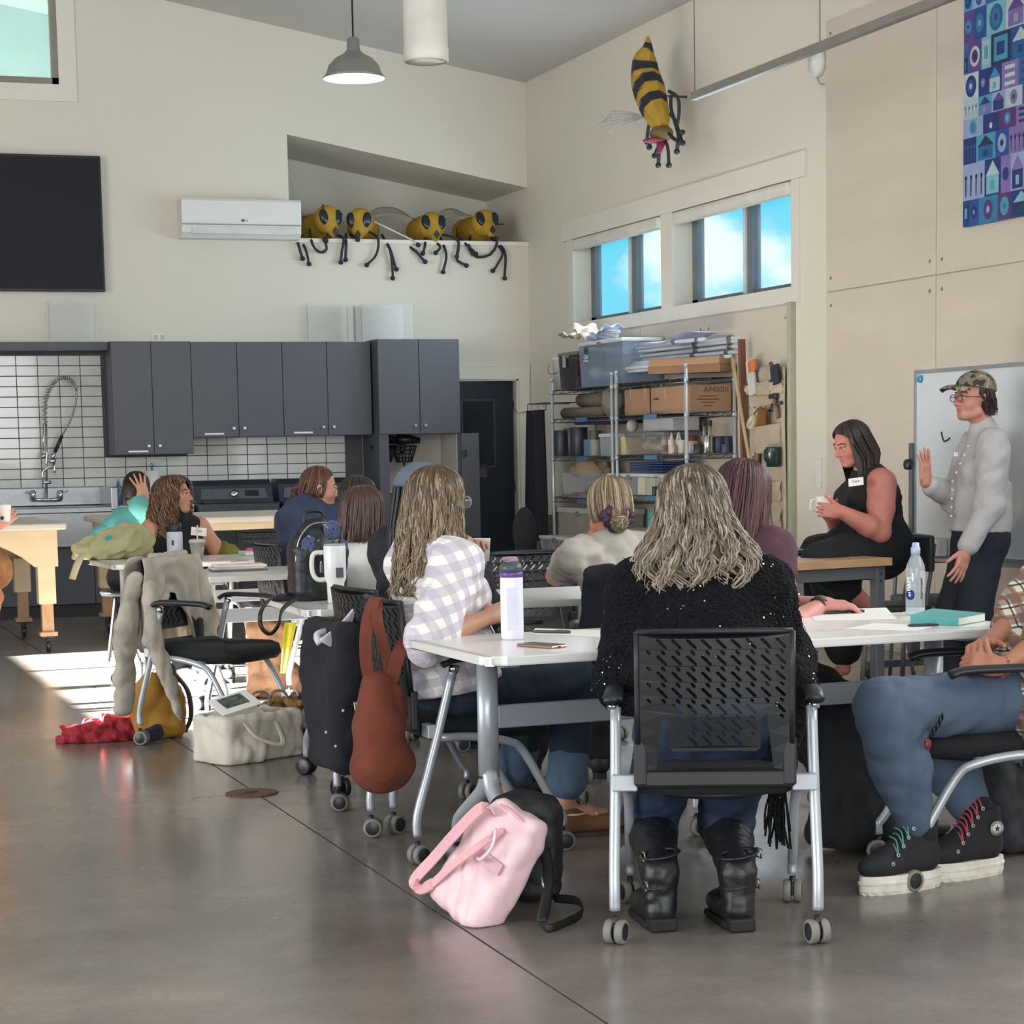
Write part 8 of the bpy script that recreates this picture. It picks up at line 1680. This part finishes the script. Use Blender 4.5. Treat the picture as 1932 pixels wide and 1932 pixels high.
t=tool('gloves','small brown leather gloves below the green mug pocket','gloves'); MB().box(PX(1428,868,XO-.04),(.03,.06,.13),R=rotx(.15),bev=.015).box(PX(1422,872,XO-.04),(.03,.03,.10),R=rotx(.3),bev=.012).build('glove',M('leather_brown','5f4f3c',.7),t)
# ---------- papier mache bees
by=M('bee_yellow','b48f2e',.7,var=.08,scale=12); bk2=M('bee_black','22272e',.6); be=M('bee_eye','1b2734',.25); wg=M('bee_wing','b9b6ac',.5,alpha=.7)
def bee(px,py,label,yaw,tilt,legs,ants,k,wing):
    p=PY(px,py,YB+.16); t=thing('bee_sculpture',label,'sculpture',(p[0],p[1],3.262),'paper bees on the ledge'); A=rotz(math.radians(yaw))@rotx(tilt); L=lambda x,y,z:p+A@V(x,y,z)   # -y faces the room
    S=SDF(); S.ell(L(0,-.06,.03),V(.125,.10,.125),A,k=.05); S.cone(L(0,-.15,-.05),L(0,-.19,-.085),.06,.035,k=.05); sdf_obj('head',S,.011,by,t)
    for q in(-1,1): MB().ell(L(q*.068,-.135,.055),(.045,.026,.072),R=A@roty(q*.22)@rotx(-.25)).build('eye',be,t)
    MB().prism([(0,-.045),(.03,0),(0,.045),(-.03,0)],L(0,-.235,-.065),A[:,0],A[:,2],A[:,1]*-.008).build('mouth',bk2,t)
    zf=3.275; S=SDF(); b0=V(p[0]+.02,p[1]+.12,max(3.39,p[2]-.05)); e_=b0+rotz(math.radians(yaw))@V(.0,.5,.02); S.cone(b0,b0+(e_-b0)*.4,.12,.14,k=.03); sdf_obj('thorax',S,.014,by,t); S=SDF(); S.cone(b0+(e_-b0)*.5,e_,.13,.06,k=.03); sdf_obj('abdomen',S,.014,bk2,t); MB().ell(b0+(e_-b0)*.75,(.13,.05,.13)).build('stripe',by,t)
    for pl_ in legs:
        P_=[PY(a,b_,YB-.05-.0*i) for i,(a,b_) in enumerate(pl_)]; P_[0][1]=YB+.08; q=bez(P_,14); MB().tube(q,.0125,6).ell(q[-1],(.024,.024,.022),n=8,m=6).build('leg',bk2,t)
    for pl_ in ants: MB().tube(bez([PY(a,b_,YB+.02) for a,b_ in pl_],8),.007,5).build('antenna',bk2,t)
    for q in wing: MB().grid(lambda u,v:b0+V(q*(.08+.40*u),.10+.10*v+.05*u,.11+.05*u+.09*v*math.sin(math.pi*u)),8,5,th=.004).build('wing',wg,t)
bee(611,420,'yellow paper bee with black eyes on the ledge, nearest the air conditioner',12,.15,[((566,445),(564,465),(571,488)),((573,445),(578,475),(583,498)),((591,430),(590,462),(604,476),(616,470),(612,452)),((640,440),(648,450),(645,475),(643,495)),((625,435),(618,445),(615,455))],[((610,402),(609,385)),((628,408),(638,401),(646,404))],0,(-1,))
bee(682,424,'yellow paper bee tilted sideways on the ledge, second from the air conditioner',-25,.2,[((660,438),(653,460),(652,490)),((700,432),(713,450),(710,480),(692,500)),((728,440),(735,470),(740,500),(741,525)),((728,440),(736,470),(745,500),(748,508)),((668,440),(672,448),(675,452))],[((684,415),(680,422)),((662,424),(660,430))],1,(1,))
bee(812,434,'smallest looking yellow paper bee low on the ledge, third from left',-4,.0,[((790,450),(789,462)),((810,448),(802,462),(798,478)),((818,445),(830,465),(822,477)),((837,440),(842,480),(836,513)),((835,438),(863,452),(862,484)),((770,455),(785,475),(802,494))],[],2,(-1,1))
bee(910,430,'yellow paper bee with raised eyes at the right end of the ledge',4,-.1,[((872,442),(865,470),(862,490),(880,501)),((872,445),(884,465),(898,479)),((896,442),(885,470),(900,485),(925,480),(937,462),(936,450)),((935,445),(948,475),(938,500),(930,511)),((935,445),(952,475),(952,525)),],[((920,432),(932,424),(950,423))],3,())
MB().tube([PY(706,418,YB+.0),PY(782,455,YB-.03)],.008,5).tube([PY(788,470,YB-.03),PY(802,494,YB-.03)],.008,5).build('white_stick',M('white_stick','d9d9d4',.5),None,label='thin white stick across the ledge between two bees',cat='stick')
# bee on the right wall
xb=6.55; t=thing('bee_sculpture','large yellow and black striped paper bee climbing head down on the right wall','sculpture',tuple(PX(1250,240,6.7)))
ax=[(1222,69,.012),(1222,90,.05),(1217,115,.115),(1219,150,.14),(1228,180,.145),(1236,205,.13),(1245,225,.10),(1252,240,.05)]; Q=[PX(a,b_,xb) for a,b_,_ in ax]; Rr=[r for *_,r in ax]
qs=bez(Q,140); rr=np.interp(np.linspace(0,1,len(qs)),np.linspace(0,1,len(Rr)),Rr); n=9; m_=MB(); T=np.gradient(qs,axis=0); T/=np.linalg.norm(T,axis=1)[:,None]
vs=[];C_=[]; stripes=[(.10,.17),(.30,.40),(.48,.58),(.66,.76)]; yc=L3('ad8a2c');kc_=L3('1f252d')
for i,(c,r_) in enumerate(zip(qs,rr)):
    s_,u_,_=frame(T[i],(1,0,0)); u=i/(len(qs)-1)
    for k in range(n):
        a=2*math.pi*k/n; vs.append(c+r_*(math.cos(a)*s_+.8*math.sin(a)*u_)); w_=.025*math.cos(a+1)+.008*math.sin(a*7+i*.9); C_.append(kc_ if any(lo<u+w_<hi for lo,hi in stripes) else yc)
fs=[(i*n+k,i*n+(k+1)%n,(i+1)*n+(k+1)%n,(i+1)*n+k) for i in range(len(qs)-1) for k in range(n)]+[tuple(range(n))[::-1],tuple(range((len(qs)-1)*n,len(qs)*n))]
m_.raw(vs,fs,False,np.array(C_)); m_.build('body',M('bee_paint','b48f2e',.7,var=.06,scale=12,attr='tint'),t,color=True)
MB().tube([PX(1228,180,6.6),PX(1228,180,6.6)+V(.32,0,0)],.01,6).build('wall_mount',wire,t)
c=PX(1248,252,xb); MB().ell(c,(.09,.10,.06)).build('head',M('bee_head','6d5c35',.7),t); MB().ell(c+V(-.05,.02,-.05),(.09,.09,.018)).tube([c+V(0,0,-.05),c+V(-.02,0,-.14)],[.04,.02],8).build('scarf',M('scarf_red','7a2338',.7),t)
for pl_ in(((1262,172),(1279,185),(1281,215),(1277,245),(1287,250)),((1266,180),(1266,205),(1275,235),(1280,258),(1277,286)),((1265,215),(1275,230),(1285,262),(1288,270)),((1226,228),(1222,250),(1221,268)),((1236,245),(1235,235)),((1244,272),(1238,285),(1235,294)),((1244,275),(1243,295),(1242,312)),((1254,262),(1260,280),(1262,312)),((1240,262),(1228,268),(1225,278)),((1262,252),(1272,262),(1284,268))):
    q=bez([PX(a,b_,xb+.02) for a,b_ in pl_],16); MB().tube(q,.014,6).ell(q[-1],(.025,.025,.022),n=8,m=6).build('leg',bk2,t)
ww=MB()
for k in range(7):
    y_=208+6*k*.9; ww.tube(bez([PX(1222,222,xb),PX(1190,222+ (k-3)*3,xb),PX(1155,228+(k-3)*6,xb-.02),PX(1128+abs(k-3)*7,235+(k-3)*5,xb-.03)],14),.004,4)
for k in range(9): ww.tube([PX(1140+8*k,222+((k*7)%5)*3,xb-.01),PX(1134+8*k,215+((k*11)%7)*4,xb-.02)],.003,4)
ww.build('wire_wing',M('wing_wire','b4b6b4',.5),t)
